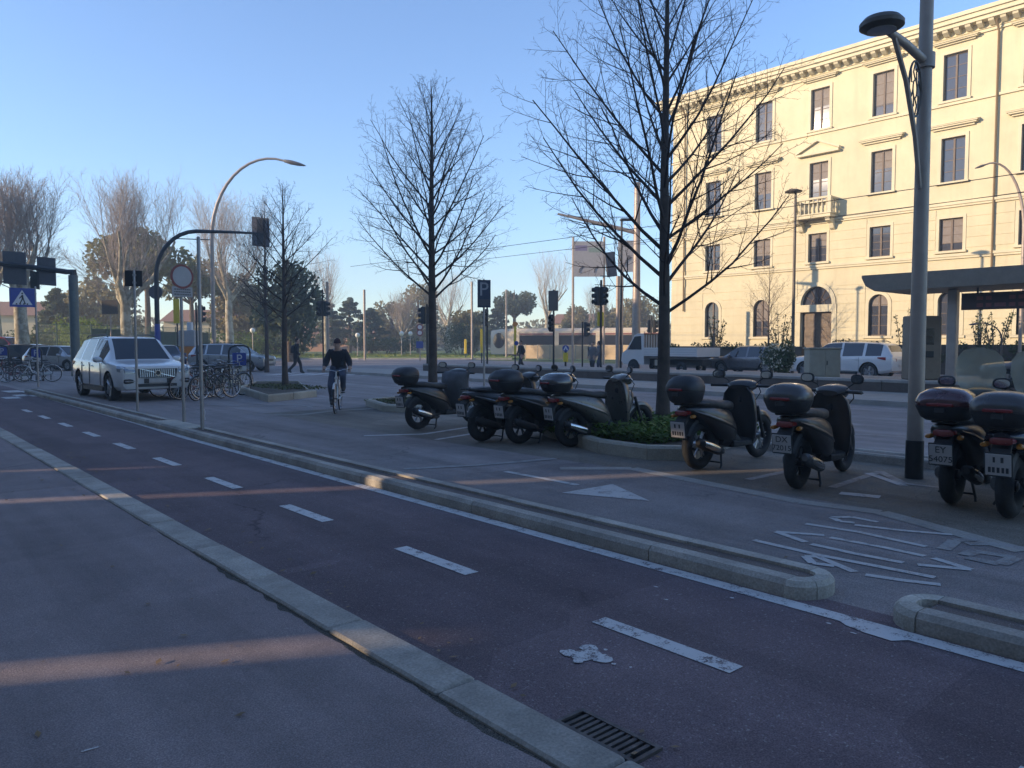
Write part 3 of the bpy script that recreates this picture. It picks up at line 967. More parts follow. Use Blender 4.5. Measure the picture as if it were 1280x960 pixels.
# ------------------------------------------------------------------ trees
def barkmat(name, col, pale=None, scale=5.0, amt=0.5):
    m, nt, b = newmat(name)
    co = geopos(nt)
    c = ramp(nt, ntex(nt, co, scale, 6, 0.7), [(0.3, tuple(x * .65 for x in col)), (0.7, tuple(x * 1.3 for x in col))]).outputs[0]
    if pale:
        f = ramp(nt, ntex(nt, co, 1.5, 4, 0.6), [(0.48, 0.0), (0.55, amt)]).outputs[0]
        c = mixc(nt, f, c, pale)
    nt.links.new(c, b.inputs["Base Color"]); b.inputs["Roughness"].default_value = 0.85
    b.inputs["Specular IOR Level"].default_value = 0.25
    bump(nt, b, ntex(nt, co, 30, 5), 0.6, 0.01)
barkmat("linden_bark", (0.085, 0.065, 0.055))
barkmat("twig_bark", (0.06, 0.045, 0.042))
barkmat("plane_bark", (0.30, 0.25, 0.17), (0.50, 0.45, 0.34), 3.0, .7)
barkmat("plane_twig", (0.40, 0.32, 0.26))
barkmat("pale_twig", (0.44, 0.36, 0.30))
barkmat("brown_trunk", (0.14, 0.10, 0.07))
def grow(mb, rr, p, d, L, r, lvl, maxl, cfg):
    """one branch as a tapering curved tube with its own side branches"""
    n = cfg['seg'][lvl]
    pts = [p]; rad = [r]; dirs = [d]
    rend = r * cfg['tip'][lvl]
    for i in range(n):
        w = cfg['wob'][lvl]
        d = (d + Vector((rr.gauss(0, w), rr.gauss(0, w), rr.gauss(0, w * .6) + cfg['lift'][lvl]))).normalized()
        p = p + d * (L / n)
        pts.append(p); dirs.append(d); rad.append(r + (rend - r) * ((i + 1) / n) ** 0.85)
    mb.tube(pts, rad, cfg['side'][lvl], lvl < 2)
    if lvl >= maxl: return
    k = cfg['kids'][lvl]
    if callable(k): k = k(L)
    az = rr.uniform(0, 2 * PI)
    for j in range(k):
        t = cfg['t0'][lvl] + (1 - cfg['t0'][lvl]) * (j + rr.uniform(.2, .9)) / k
        t = min(t, .98)
        x = t * n; i = min(int(x), n - 1); q = pts[i].lerp(pts[i + 1], x - i); dd = dirs[i + 1]
        rr_ = rad[i] + (rad[i + 1] - rad[i]) * (x - i)
        az += 2.4 + rr.uniform(-.5, .5)
        s = dd.orthogonal().normalized(); s = Matrix.Rotation(az, 3, dd) @ s
        a = R(cfg['ang'][lvl] + rr.uniform(-10, 10))
        nd = (dd * math.cos(a) + s * math.sin(a)).normalized()
        nl = L * cfg['len'][lvl] * (1.0 - .55 * t) * rr.uniform(.75, 1.2)
        grow(mb, rr, q, nd, nl, max(rr_ * cfg['rk'][lvl], cfg['rmin']), lvl + 1, maxl, cfg)
BR = dict(seg=[6, 4, 3, 2], tip=[.25, .3, .4, .5], wob=[.05, .09, .12, .14], lift=[.055, .05, .04, .03], side=[5, 4, 3, 3], kids=[lambda L: 5 + int(L * 2.6), lambda L: 3 + int(L * 3.4), 3, 0],
          t0=[.18, .2, .2, 0], ang=[42, 45, 45, 0], len=[.46, .50, .55, 0], rk=[.55, .6, .7, 0], rmin=.0028)
def bare_tree(loc, H, first, spread, rtrunk, nprim, seed, label, group, maxl=3, lean=0.0, lowang=32, name="bare_tree", topang=22):
    rr = random.Random(seed)
    root = thing(name, label, "tree", loc, 0, group)
    pts = []; rad = []; n = 14
    for i in range(n + 1):
        t = i / n
        pts.append(Vector((lean * t + .05 * mnoise.noise(Vector((seed, t * 3, 0))) * (i > 0), .05 * mnoise.noise(Vector((seed + 9, t * 3, 0))) * (i > 0), H * t - (.05 if i == 0 else 0))))
        rad.append(rtrunk * (1.25 if i == 0 else 1.0) * (1 - t) ** 0.8 + .006)
    tm = MB(); tm.tube(pts, rad, 10); tm.build("trunk", "linden_bark", root, ang=80)
    cm = MB(); az = rr.uniform(0, 6)
    for k in range(nprim):
        t = (k + rr.uniform(0, .8)) / nprim
        z = first + (H * .97 - first) * t ** 1.05
        x = z / H * n; i = min(int(x), n - 1); p = pts[i].lerp(pts[i + 1], x - i); tr = rad[i] + (rad[i + 1] - rad[i]) * (x - i)
        az += 2.39996 + rr.uniform(-.35, .35)
        el = R(lowang + (62 - lowang) * t + rr.uniform(-8, 8))
        prof = min(1.0, .80 + t * 1.6) * (1 - t) ** .85 + .07
        L = spread * prof * rr.uniform(.85, 1.15) / max(.55, math.cos(el))
        L = min(L, (H * (.80 + .20 * t) - z) / min(1.0, math.sin(el) + .28) + .25)
        d = Vector((math.cos(az) * math.cos(el), math.sin(az) * math.cos(el), math.sin(el)))
        grow(cm, rr, p, d, L, min(tr * .42, .009 + .0085 * L), 0, maxl, BR)
    cm.build("branches", "twig_bark", root, fix=False, ang=80)
    return root
tg = "young bare trees in the kerbed beds"
T3 = bare_tree((10.76, 8.35, .1), 8.9, 1.9, 2.7, .115, 40, 11, "large bare tree rising from the green bed between the scooters", tg, lowang=34)
T2 = bare_tree((11.4, 16.2, .1), 8.1, 2.5, 2.35, .12, 42, 5, "bare tree standing behind the scooter with the grey leg cover", tg, lowang=32)
T1 = bare_tree((11.3, 24.7, .1), 6.8, 2.2, 2.0, .10, 32, 21, "bare tree in the pale stone bed beside the parked bicycles", tg, lowang=28)
p = DX(333, 44); bare_tree((*p, 0), 9.3, 2.6, 2.3, .11, 30, 33, "thin bare tree across the crossing behind the pedestrian", tg, maxl=3)
p = G(960, 462); bare_tree((p[0], p[1], 0), 6.3, 1.8, 1.9, .07, 24, 44, "slender bare sapling in front of the yellow building", tg)

PL = dict(seg=[5, 5, 4, 3], tip=[.5, .22, .3, .5], wob=[.10, .05, .08, .12], lift=[.06, .11, .07, .04], side=[7, 4, 3, 3], kids=[lambda L: 13, lambda L: 12, 6, 0],
          t0=[.25, .12, .2, 0], ang=[40, 30, 30, 0], len=[1.05, .52, .5, 0], rk=[.34, .5, .6, 0], rmin=.009)
def plane_tree(loc, H, trunk_h, rtrunk, seed, label, spread=1.0, nl=6, twig="plane_twig", maxl=3):
    """lopped plane tree: pale trunk, thick crooked limbs and a haze of upright shoots"""
    rr = random.Random(seed)
    root = thing("plane_tree", label, "tree", loc, 0, "tall bare plane trees round the park")
    tm = MB(); tm.tube([(0, 0, -.1), (.05, 0, trunk_h * .4), (.0, .08, trunk_h * .75), (0, 0, trunk_h)], [rtrunk * 1.25, rtrunk, rtrunk * .9, rtrunk * .85], 12); tm.build("trunk", "plane_bark", root, ang=80)
    lm = MB(); cm = MB(); az = rr.uniform(0, 6)
    for k in range(nl):
        az += 2 * PI / nl + rr.uniform(-.3, .3)
        el = R(rr.uniform(48, 74) if k else 84)
        d = Vector((math.cos(az) * math.cos(el), math.sin(az) * math.cos(el), math.sin(el)))
        L = (H - trunk_h) * rr.uniform(.38, .52) * spread
        p = Vector((0, 0, trunk_h - .15)); n = 6; pts = [p]; rad = [rtrunk * .6]; ds = [d]
        for i in range(n):
            d = (d + Vector((rr.gauss(0, .13), rr.gauss(0, .13), .06))).normalized(); p = p + d * L / n
            pts.append(p); ds.append(d); rad.append(rtrunk * (.6 - .42 * (i + 1) / n))
        lm.tube(pts, rad, 7)
        for j in range(11):
            t = .18 + .82 * j / 10; x = t * n; i = min(int(x), n - 1); q = pts[i].lerp(pts[i + 1], x - i)
            a2 = rr.uniform(0, 2 * PI); e2 = R(rr.uniform(52, 84)) if t > .35 else R(rr.uniform(15, 60))
            dd = Vector((math.cos(a2) * math.cos(e2), math.sin(a2) * math.cos(e2), math.sin(e2)))
            sh = (H - q.z) * rr.uniform(.58, .80) if t > .35 else (H - trunk_h) * rr.uniform(.25, .45)
            grow(cm, rr, q, dd, sh, .034, 1, maxl, PL)
    lm.build("limbs", "plane_bark", root, ang=80)
    cm.build("shoots", twig, root, fix=False, ang=80)
    return root
def at_px(px, d): return (*DX(px, d), 0)
plane_tree(at_px(-6, 66), 14.6, 5.0, .42, 3, "tall plane tree with upright shoots above the red van", 1.0)
plane_tree(at_px(27, 60), 13.8, 4.6, .42, 1, "pale trunked plane tree behind the crossing sign")
plane_tree(at_px(158, 72), 16.6, 4.8, .46, 14, "broad plane tree with mottled trunk behind the white car", 1.15, 7)
plane_tree(at_px(287, 85), 18.2, 6.0, .40, 4, "plane tree with pale forked trunk behind the curved street lamp", 1.05)
plane_tree(at_px(408, 115), 16.5, 5.0, .4, 6, "hazy plane tree rising behind the cyclist", 1.0, 5, "pale_twig", 2)
plane_tree(at_px(684, 135), 20.0, 6.0, .45, 7, "pale plane tree standing behind the tram", 1.0, 6, "pale_twig", 2)
plane_tree(at_px(560, 120), 14.5, 4.0, .4, 8, "sinuous plane tree standing in the sunny lawn", 1.0, 5, "pale_twig", 2)
plane_tree(at_px(745, 140), 14.0, 4.0, .35, 9, "low plane tree seen between the traffic lights and the tram mast", 1.0, 5, "plane_twig", 2)
plane_tree(at_px(503, 112), 10.5, 2.6, .25, 12, "small rounded tan tree at the lawn's edge", 1.1, 6, "plane_twig", 2)

# evergreens: clumps of small leaf faces on real limbs
leafmat("pine_leaf", (0.17, 0.165, 0.055), .35, .4)
leafmat("cedar_leaf", (0.115, 0.14, 0.08), .35, .4)
leafmat("olive_leaf", (0.25, 0.205, 0.095), .35, .4)
leafmat("bush_leaf", (0.17, 0.22, 0.04), .35, .4)
leafmat("hedge_leaf", (0.06, 0.085, 0.03))
def clump(mb, rr, c, rx, rz, n, s):
    for k in range(n):
        while True:
            v = Vector((rr.uniform(-1, 1), rr.uniform(-1, 1), rr.uniform(-1, 1)))
            if .25 < v.length < 1: break
        p = c + Vector((v.x * rx, v.y * rx, v.z * rz))
        a = Vector((rr.gauss(0, 1), rr.gauss(0, 1), rr.gauss(0, .6))).normalized(); b = a.orthogonal().normalized()
        b = Matrix.Rotation(rr.uniform(0, 6.28), 3, a) @ b; e = a.cross(b); w = s * rr.uniform(.6, 1.3)
        mb.add([p - b * w, p + e * w * .5, p + b * w, p - e * w * .5], [(0, 1, 2, 3)])
def evergreen(loc, H, W, seed, label, style, m, name="evergreen_tree", trunk=.3, dens=1.0, group="evergreen trees of the park"):
    rr = random.Random(seed)
    root = thing(name, label, "tree", loc, 0, group)
    tm = MB(); tm.tube([(0, 0, -.1), (.1, .1, H * .35), (0, 0, H * .7), (0, .05, H * .92)], [trunk * 1.2, trunk, trunk * .6, trunk * .15], 8)
    lv = MB(); lb = MB()
    if style == 'pine':
        for k in range(int(26 * dens)):
            a = rr.uniform(0, 6.28); r = W * math.sqrt(rr.random()) * .9; z = H * (.62 + .33 * rr.random() * (1 - .5 * r / W))
            c = Vector((r * math.cos(a), r * math.sin(a), z)); lb.tube([(0, 0, H * .5), c * .5 + Vector((0, 0, H * .27)), c], [trunk * .3, trunk * .15, .03], 4)
            clump(lv, rr, c, W * .30, H * .07, 170, .20 + W * .02)
    elif style == 'cedar':
        n = int(30 * dens)
        for k in range(n):
            t = k / n; a = k * 2.4 + rr.uniform(-.4, .4); r = W * (1 - t) ** .75 * rr.uniform(.75, 1.1) + .2; z = H * (.18 + .80 * t)
            tip = Vector((r * math.cos(a), r * math.sin(a), z + r * .05)); lb.tube([(0, 0, z), tip], [.09, .02], 4)
            for q in (.45, .75, 1.0):
                clump(lv, rr, Vector((0, 0, z)).lerp(tip, q), max(.45, r * .24), H * .022 + .12, 70, .2)
    else:
        for k in range(int(30 * dens)):
            v = Vector((rr.gauss(0, 1), rr.gauss(0, 1), rr.gauss(0, 1))).normalized() * rr.uniform(.5, .95)
            c = Vector((v.x * W, v.y * W, H * .55 + v.z * H * .42)); lb.tube([(0, 0, H * .25), c], [trunk * .3, .02], 4)
            clump(lv, rr, c, W * .34, H * .15, 110, .13 + W * .05)
    tm.build("trunk", "brown_trunk", root, ang=80); lb.build("limbs", "brown_trunk", root, ang=80, fix=False)
    lv.build("crown", m, root, False, fix=False)
    return root
ev = [
 (185, 95, 15.5, 5.6, 'pine', "pine_leaf", "broad umbrella pine behind the plane tree with the mottled trunk"),
 (240, 100, 12.5, 6.0, 'pine', "pine_leaf", "umbrella pine crown between the arched signal post and the lamp"),
 (125, 110, 10.0, 5.0, 'round', "olive_leaf", "olive green round tree behind the dark signal backboards"),
 (300, 105, 10.0, 4.0, 'round', "olive_leaf", "olive toned tree behind the parked bicycles"),
 (362, 70, 9.5, 2.8, 'round', "cedar_leaf", "dense dark green tree behind the bare tree in the pale bed"),
 (70, 95, 7.5, 2.3, 'cedar', "cedar_leaf", "small dark conifer seen past the green gantry post"),
 (437, 125, 9.0, 4.0, 'cedar', "cedar_leaf", "cedar with flat layered boughs behind the cyclist"),
 (463, 118, 7.0, 3.2, 'cedar', "cedar_leaf", "smaller cedar right of the cyclist's cedar"),
 (409, 122, 8.5, 2.8, 'cedar', "cedar_leaf", "narrow cedar beside the lamp poles"),
 (523, 125, 12.0, 3.4, 'round', "olive_leaf", "dark olive round tree behind the second bare tree"),
 (643, 125, 11.2, 3.3, 'pine', "cedar_leaf", "tufted pine standing behind the parking sign"),
 (622, 130, 8.0, 3.0, 'cedar', "cedar_leaf", "low layered conifer behind the parking sign pole"),
 (585, 100, 6.2, 2.6, 'round', "olive_leaf", "dark rounded shrub tree left of the tram nose"),
 (720, 135, 8.5, 3.2, 'round', "olive_leaf", "olive round tree under the big road sign"),
 (765, 130, 9.0, 3.5, 'round', "olive_leaf", "olive tree behind the tram mast"),
 (800, 120, 9.5, 3.2, 'round', "olive_leaf", "tall olive hedge tree at the end of the yellow building"),
 (330, 110, 9.0, 3.2, 'round', "olive_leaf", "brownish round tree behind the thin bare tree"),
 (490, 135, 9.0, 3.5, 'round', "olive_leaf", "tan green tree behind the small rounded tree"),
]
for k, (px, d, H, W, st, m, lab) in enumerate(ev):
    evergreen(at_px(px, d), H, W, 50 + k, lab, st, m, "pine_tree" if st == 'pine' else "cedar_tree" if st == 'cedar' else "broadleaf_tree")
def bush(px, d, H, W, seed, label, m="bush_leaf", n=9, loc=None, name="bush", cat="bush", group=None):
    rr = random.Random(seed); mb = MB(); st = MB()
    l = loc or at_px(px, d)
    root = thing(name, label, cat, l, 0, group)
    for k in range(n):
        c = Vector((rr.uniform(-W, W) * .8, rr.uniform(-W, W) * .5, H * rr.uniform(.3, .75)))
        st.tube([(c.x * .3, c.y * .3, 0), c], [.03, .01], 4)
        clump(mb, rr, c, W * .4, H * .28, 130, .05 + .035 * W)
    st.build("stems", "brown_trunk", root, fix=False); mb.build("foliage", m, root, False, fix=False)
    return root
for k, (px, d, H, W, m, lab) in enumerate([
  (112, 78, 4.0, 3.0, "bush_leaf", "bright green bush beside the green gantry post"), (135, 80, 3.4, 2.6, "bush_leaf", "sunlit bush behind the green fence"),
  (52, 85, 3.0, 3.0, "hedge_leaf", "dark shrub by the crossing sign pole"), (480, 105, 2.6, 5.0, "hedge_leaf", "long dark shrub along the lawn"),
  (300, 92, 3.0, 4.0, "bush_leaf", "green shrub behind the silver wagon"), (575, 98, 4.2, 2.4, "hedge_leaf", "dark evergreen shrub near the yellow posts"), (350, 95, 2.6, 4.0, "hedge_leaf", "shrub row behind the walking pedestrian")]):
    bush(px, d, H, W, 90 + k, lab, m, 12)
# lawn of the park
plain("lawn", (0.22, 0.25, 0.05), 0.9, var=0.35, scale=0.3, bmp=.4)
mb = MB(); mb.prism([DX(-60, 62), DX(60, 60), DX(200, 75), DX(330, 84), DX(450, 80), DX(640, 79), DX(700, 95), DX(800, 160), DX(-60, 220)], -.05, .14); struct("lawn", mb, "lawn")
mb = MB()
q = [DX(-60, 61.5), DX(60, 59.5), DX(200, 74.5), DX(330, 83.5), DX(450, 79.5), DX(640, 78.5)]
for a, b in zip(q, q[1:]):
    a = Vector((*a, 0)); b = Vector((*b, 0)); d = (b - a).normalized(); n = Vector((d.y, -d.x, 0)) * 0.5
    if n.dot(a) > 0: n = -n
    mb.prism([(a.x, a.y), (b.x, b.y), (b.x + n.x, b.y + n.y), (a.x + n.x, a.y + n.y)], -.05, .12)
struct("park_kerb", mb, "pale_kerb_stone")
leafmat("lawn_blade", (0.22, 0.25, 0.05))
rr = random.Random(5); mb = MB()
for k in range(9000):
    px = rr.uniform(-40, 640); d = rr.uniform(84, 110); x, y = DX(px, d); h = rr.uniform(.05, .22); w = rr.uniform(.05, .14); a = rr.uniform(0, 3.1)
    mb.add([(x - w * math.cos(a), y - w * math.sin(a), .13), (x + w * math.cos(a), y + w * math.sin(a), .13), (x + rr.uniform(-.1, .1), y, .14 + h)], [(0, 1, 2)])
o = mb.build("grass_tufts", "lawn_blade", None, False, fix=False); tag(o, "short sunlit grass of the park lawn", "grass", None, "stuff")
# flowering shrub and hedges on the tram reserve and before the building
leafmat("white_flower", (0.62, 0.58, 0.45), .1)
def hedge(y0, y1, X, z, label, seed):
    rr = random.Random(seed); mb = MB(); L = y1 - y0
    root = thing("hedge", label, "hedge", (X, (y0 + y1) / 2, 0), 0, "hedges before the yellow building")
    for k in range(int(L * 3.2)):
        clump(mb, rr, Vector((rr.uniform(-.3, .3), rr.uniform(-L / 2, L / 2), z * rr.uniform(.35, .85))), .42, .3, 70, .085)
    mb.build("foliage", "hedge_leaf", root, False, fix=False)
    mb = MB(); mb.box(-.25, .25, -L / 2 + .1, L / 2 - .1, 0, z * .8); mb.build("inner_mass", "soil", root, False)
    return root
hedge(22.5, 33.5, 42.2, 1.75, "clipped hedge left of the doorway of the yellow building", 1)
hedge(-4.0, 20.8, 42.2, 1.9, "long clipped hedge right of the doorway, behind the shelter", 2)
for k, (px, d, H, lab) in enumerate([(1130, 42, 3.6, "sprig of tall shoots over the hedge behind the white car"), (1225, 44, 3.8, "tall shoots over the hedge under the shelter sign"), (1245, 42.5, 3.6, "pair of upright sprigs over the hedge at the frame of the shelter"), (895, 44, 3.2, "sprigs above the hedge behind the truck bed"), (975, 43, 3.4, "sprigs above the hedge near the sapling")]):
    rr = random.Random(200 + k); root = thing("shrub", lab, "shrub", at_px(px, d)); st = MB(); lf = MB()
    for j in range(9):
        a = rr.uniform(0, 6.28); t = Vector((.5 * math.cos(a) * rr.random() * 1.6, .5 * math.sin(a) * rr.random() * 1.6, H * rr.uniform(.65, 1))); st.tube([(0, 0, 0), t * .6 + Vector((0, 0, .2)), t], [.025, .018, .008], 4)
        for z in range(5): clump(lf, rr, t * (.55 + .1 * z), .13, .12, 8, .06)
    st.build("stems", "twig_bark", root, fix=False); lf.build("foliage", "hedge_leaf", root, False, fix=False)
fl = bush(0, 0, 1.9, .8, 77, "white flowering shrub on the tram reserve behind the scooters", "hedge_leaf", 12, (*DX(972, 34), 0), "flowering_shrub", "shrub")
rr = random.Random(8); mb = MB()
for k in range(160): clump(mb, rr, Vector((rr.uniform(-.75, .75), rr.uniform(-.5, .5), rr.uniform(.5, 1.6))), .06, .05, 3, .05)
mb.build("blossom", "white_flower", fl, False, fix=False)
# ------------------------------------------------------------------ street furniture
plain("galvanised", (0.34, 0.32, 0.30), 0.45, 0.55, var=0.12, scale=4)
plain("sign_back", (0.11, 0.105, 0.11), 0.6, 0.2, var=0.1)
plain("black_metal", (0.022, 0.023, 0.025), 0.5, 0.2, var=0.2)
plain("green_metal", (0.10, 0.125, 0.12), 0.5, 0.2, var=0.15)
plain("grey_pole", (0.36, 0.29, 0.24), 0.5, 0.25, var=0.12, scale=3)
plain("dark_brown_metal", (0.10, 0.08, 0.062), 0.5, 0.2, var=0.15)
plain("blue_sign", (0.018, 0.055, 0.27), 0.45, var=0.1)
plain("navy_sign", (0.035, 0.05, 0.085), 0.45, var=0.1)
plain("white_sign", (0.62, 0.61, 0.60), 0.5, var=0.06)
plain("grey_sign", (0.36, 0.345, 0.34), 0.5, var=0.08)
plain("red_sign", (0.25, 0.055, 0.05), 0.5, var=0.1)
plain("yellow_paint", (0.70, 0.48, 0.03), 0.5, var=0.1)
plain("orange_paint", (0.70, 0.22, 0.04), 0.5, var=0.1)
plain("lens_dark", (0.02, 0.02, 0.02), 0.2, var=0.0)
plain("globe_white", (0.75, 0.74, 0.68), 0.3, var=0.04)
def flat(mb, pts, y, th=0.002):
    """polygon of (x, z) as a thin plate at y (front faces -y)"""
    mb.prismy(pts, y - th, y)
def rect(x0, x1, z0, z1): return [(x0, z0), (x1, z0), (x1, z1), (x0, z1)]
def disc(cx, cz, r, n=24): return [(cx + r * math.cos(2 * PI * i / n), cz + r * math.sin(2 * PI * i / n)) for i in range(n)]
def post(root, h, r, m="galvanised", z0=0.0, r2=None):
    mb = MB(); mb.tube([(0, 0, z0), (0, 0, h * .5), (0, 0, h - .02), (0, 0, h)], [r, (r + (r2 or r)) / 2, (r2 or r), (r2 or r) * .7], 12); return mb.build("pole", m, root)
zi = 0.112
def facing(p): return math.atan2(-p[0], p[1]) * 0      # signs on the island face the traffic (towards -y)

# crossing sign
p = G(48, 484); root = thing("crossing_sign", "blue pedestrian crossing sign on a thin grey pole", "road sign", (*p, 0), 0)
zt = ZZ(p, 48, 358); post(root, zt, .03)
bx0, bx1, bz0, bz1 = -.80, -.03, ZZ(p, 32, 384), ZZ(p, 32, 360.5)
mb = MB(); mb.box(bx0, bx1, -.045, -.035, bz0, bz1); bd = mb.build("sign_board", "blue_sign", root, False)
cx = (bx0 + bx1) / 2; w = (bx1 - bx0); h = bz1 - bz0
mb = MB(); flat(mb, [(cx - w * .40, bz0 + h * .12), (cx + w * .40, bz0 + h * .12), (cx, bz1 - h * .1)], -.047); mb.build("triangle", "white_sign", bd, False)
mb = MB(); c0 = bz0 + h * .16
for pts in ([(cx - .02, c0 + .17), (cx + .05, c0 + .17), (cx + .03, c0 + .32), (cx - .02, c0 + .32)], [(cx - .02, c0 + .17), (cx + .02, c0 + .17), (cx - .06, c0), (cx - .10, c0)], [(cx + .01, c0 + .17), (cx + .05, c0 + .17), (cx + .11, c0), (cx + .07, c0)], [(cx - .02, c0 + .30), (cx - .10, c0 + .2), (cx - .08, c0 + .18), (cx, c0 + .26)], disc(cx + .005, c0 + .37, .03, 10)):
    flat(mb, pts, -.050)
for k in range(4):
    xx = cx - .2 + k * .11; flat(mb, [(xx, c0 - .02), (xx + .05, c0 - .02), (xx + .045, c0 + .025), (xx + .005, c0 + .025)], -.050)
mb.build("walking_figure", "black_metal", bd, False)
mb = MB(); mb.box(bx1 - .1, .03, -.034, .035, bz0 + h * .7, bz0 + h * .7 + .05); mb.box(bx1 - .1, .03, -.034, .035, bz0 + h * .2, bz0 + h * .2 + .05); mb.build("clamp", "galvanised", root, False)

# black plate sign seen from behind
p = G(172, 514, zi); root = thing("plate_sign", "small black square sign turned away on a bare grey pole", "road sign", (*p, zi), R(-25))
h = ZZ(p, 172, 338) - zi; post(root, h, .026)
mb = MB(); mb.obox((-.02, .045, h - .17), (.34, .03, .34), bev=.008); mb.build("sign_board", "black_metal", root, False)
mb = MB(); mb.obox((0, .01, h - .1), (.07, .07, .04)); mb.obox((0, .01, h - .26), (.07, .07, .04)); mb.build("clamp", "galvanised", root, False)
# no-vehicles sign with text plate
p = G(230, 528, zi); root = thing("no_entry_sign", "round white sign with dull red rim and text plate below", "road sign", (*p, zi), R(12))
zc = ZZ(p, 231, 346) - zi; sc = math.hypot(*p) / 960 * 1.03; r = 13.5 * sc
post(root, zc + r * .8, .028)
mb = MB(); mb.lathe([(0, 0), (r, 0), (r, .012), (0, .012)], (0, -.048, zc), 'y', 32); bd = mb.build("sign_board", "red_sign", root)
mb = MB(); flat(mb, disc(0, zc, r * .82, 32), -.049); mb.build("sign_face", "grey_sign", bd, False)
zp = ZZ(p, 231, 365) - zi
mb = MB(); mb.box(-12 * sc, 12 * sc, -.045, -.035, zp - 5.5 * sc, zp + 5.5 * sc); bd = mb.build("text_plate", "grey_sign", root, False)
mb = MB()
for k, zz in enumerate((2.6, -.2, -3.0)):
    x = -9.5 * sc
    rr = random.Random(k)
    while x < 9 * sc:
        wd = rr.uniform(1.0, 2.4) * sc; flat(mb, rect(x, min(x + wd, 10 * sc), zp + zz * sc - .7 * sc, zp + zz * sc + .7 * sc), -.046); x += wd + .7 * sc
mb.build("text_line", "sign_back", bd, False)
# bare pole
p = G(253, 537, zi); root = thing("bare_pole", "tall bare grey pole on the kerb island, no sign", "pole", (*p, zi)); post(root, ZZ(p, 253, 296) - zi, .03)
mb = MB(); mb.tube([(.03, 0, .35), (.045, -.01, .3), (.04, 0, .22), (.05, .01, .16)], .008, 5); mb.build("loose_tie", "white_sign", root)

# curved street lamp across the junction
def lamp_arc(p, h, zs, reach, dirv, r, label, m="grey_pole", name="street_lamp", r2=None, head=(.9, .3, .13)):
    root = thing(name, label, "street lamp", (*p, 0))
    d = Vector((dirv[0], dirv[1], 0)).normalized()
    pts = [Vector((0, 0, 0)), Vector((0, 0, zs * .5)), Vector((0, 0, zs))]
    for i in range(1, 13):
        a = i / 12 * R(104)
        pts.append(Vector((0, 0, zs)) + d * (reach * (1 - math.cos(a)) / (1 - math.cos(R(104)))) + Vector((0, 0, (h - zs) * math.sin(a))))
    n = len(pts); mb = MB(); mb.tube(pts, [r - (r - (r2 or r * .45)) * (i / (n - 1)) for i in range(n)], 10); mb.build("pole", m, root)
    e = pts[-1]; t = (pts[-1] - pts[-2]).normalized(); s = d.cross(Vector((0, 0, 1))); u = s.cross(t)
    L, W, T = head; rings = []
    for q, ww, tt in ((-.05, .2, .4), (0, .45, .7), (.3, 1, 1), (.65, .9, .8), (.9, .4, .4), (1, .05, .05)):
        rings.append([e + t * (q * L) + s * (W / 2 * ww * math.cos(2 * PI * k / 12)) + u * (T / 2 * tt * math.sin(2 * PI * k / 12)) for k in range(12)])
    mb = MB(); mb.loft(rings); mb.build("lamp_head", "sign_back", root)
    return root
RIGHT = (math.cos(YAW), -math.sin(YAW))
p = G(268, 458); k = math.hypot(*p) / 960
lamp_arc(p, ZZ(p, 300, 201), ZZ(p, 268, 300), 92 * k * .93, (RIGHT[0], RIGHT[1]), .15, "tall street lamp bending in a wide arc beside the bicycle stands", "grey_pole", head=(1.5, .5, .3))
# arched signal post
p = G(198, 462); root = thing("signal_arch", "dark arched signal post reaching over the crossing with a sign plate", "traffic signal", (*p, 0))
k = math.hypot(*p) / 960 * .93; zs = ZZ(p, 198, 345); za = ZZ(p, 250, 292)
d = Vector((RIGHT[0], RIGHT[1], 0)); pts = [Vector((0, 0, 0)), Vector((0, 0, zs * .5)), Vector((0, 0, zs))]
for i in range(1, 9):
    a = R(90) * i / 8; pts.append(Vector((0, 0, zs)) + d * (50 * k * (1 - math.cos(a))) + Vector((0, 0, (za - zs) * math.sin(a))))
pts += [pts[-1] + d * (40 * k) + Vector((0, 0, -.05)), pts[-1] + d * (86 * k) + Vector((0, 0, -.15))]
mb = MB(); mb.tube(pts, [.16, .15, .14] + [.12] * 8 + [.085, .06], 10); mb.build("arm", "black_metal", root)
mb = MB(); e = Vector((0, 0, zs)) + d * (12 * k)
pts2 = [Vector((0, 0, ZZ(p, 198, 320))) + d * (4 * k), Vector((0, 0, ZZ(p, 230, 300))) + d * (25 * k), Vector((0, 0, ZZ(p, 262, 303))) + d * (66 * k)]
mb.tube(pts2, .03, 6); mb.build("stay", "black_metal", root)
zc = ZZ(p, 325, 296); c = d * (127 * k); hw, hh = 10.5 * k, 17.5 * k
fw = Vector((-d.y, d.x, 0))
def plate(name, c, hw, hh, m, th=.04, tilt=0.0):
    mb = MB(); q = [c + d * (s * hw) + Vector((0, 0, t * hh - s * tilt)) for s, t in ((-1, -1), (1, -1), (1, 1), (-1, 1))]
    mb.loft([q, [x + fw * th for x in q]]); return mb.build(name, m, root, False)
plate("sign_plate", c + Vector((0, 0, zc)) + fw * .1, hw, hh, "sign_back", .05, .06)
plate("signal_back", c + Vector((0, 0, zc)) - fw * .02, hw * .35, hh * .85, "black_metal", .1)
zc2 = ZZ(p, 197, 365)
mb = MB(); mb.lathe([(0, 0), (.42, 0), (.42, .03), (0, .03)], (0, 0, 0), 'y', 20); o = mb.build("round_sign", "sign_back", root); o.location = (0, .2, zc2); o.rotation_euler = (0, 0, -YAW)
mb = MB(); mb.tube([(0, 0, 0), (0, 0, ZZ(p, 198, 405))], [.175, .165], 10); mb.build("pole_sleeve", "blue_sign", root)
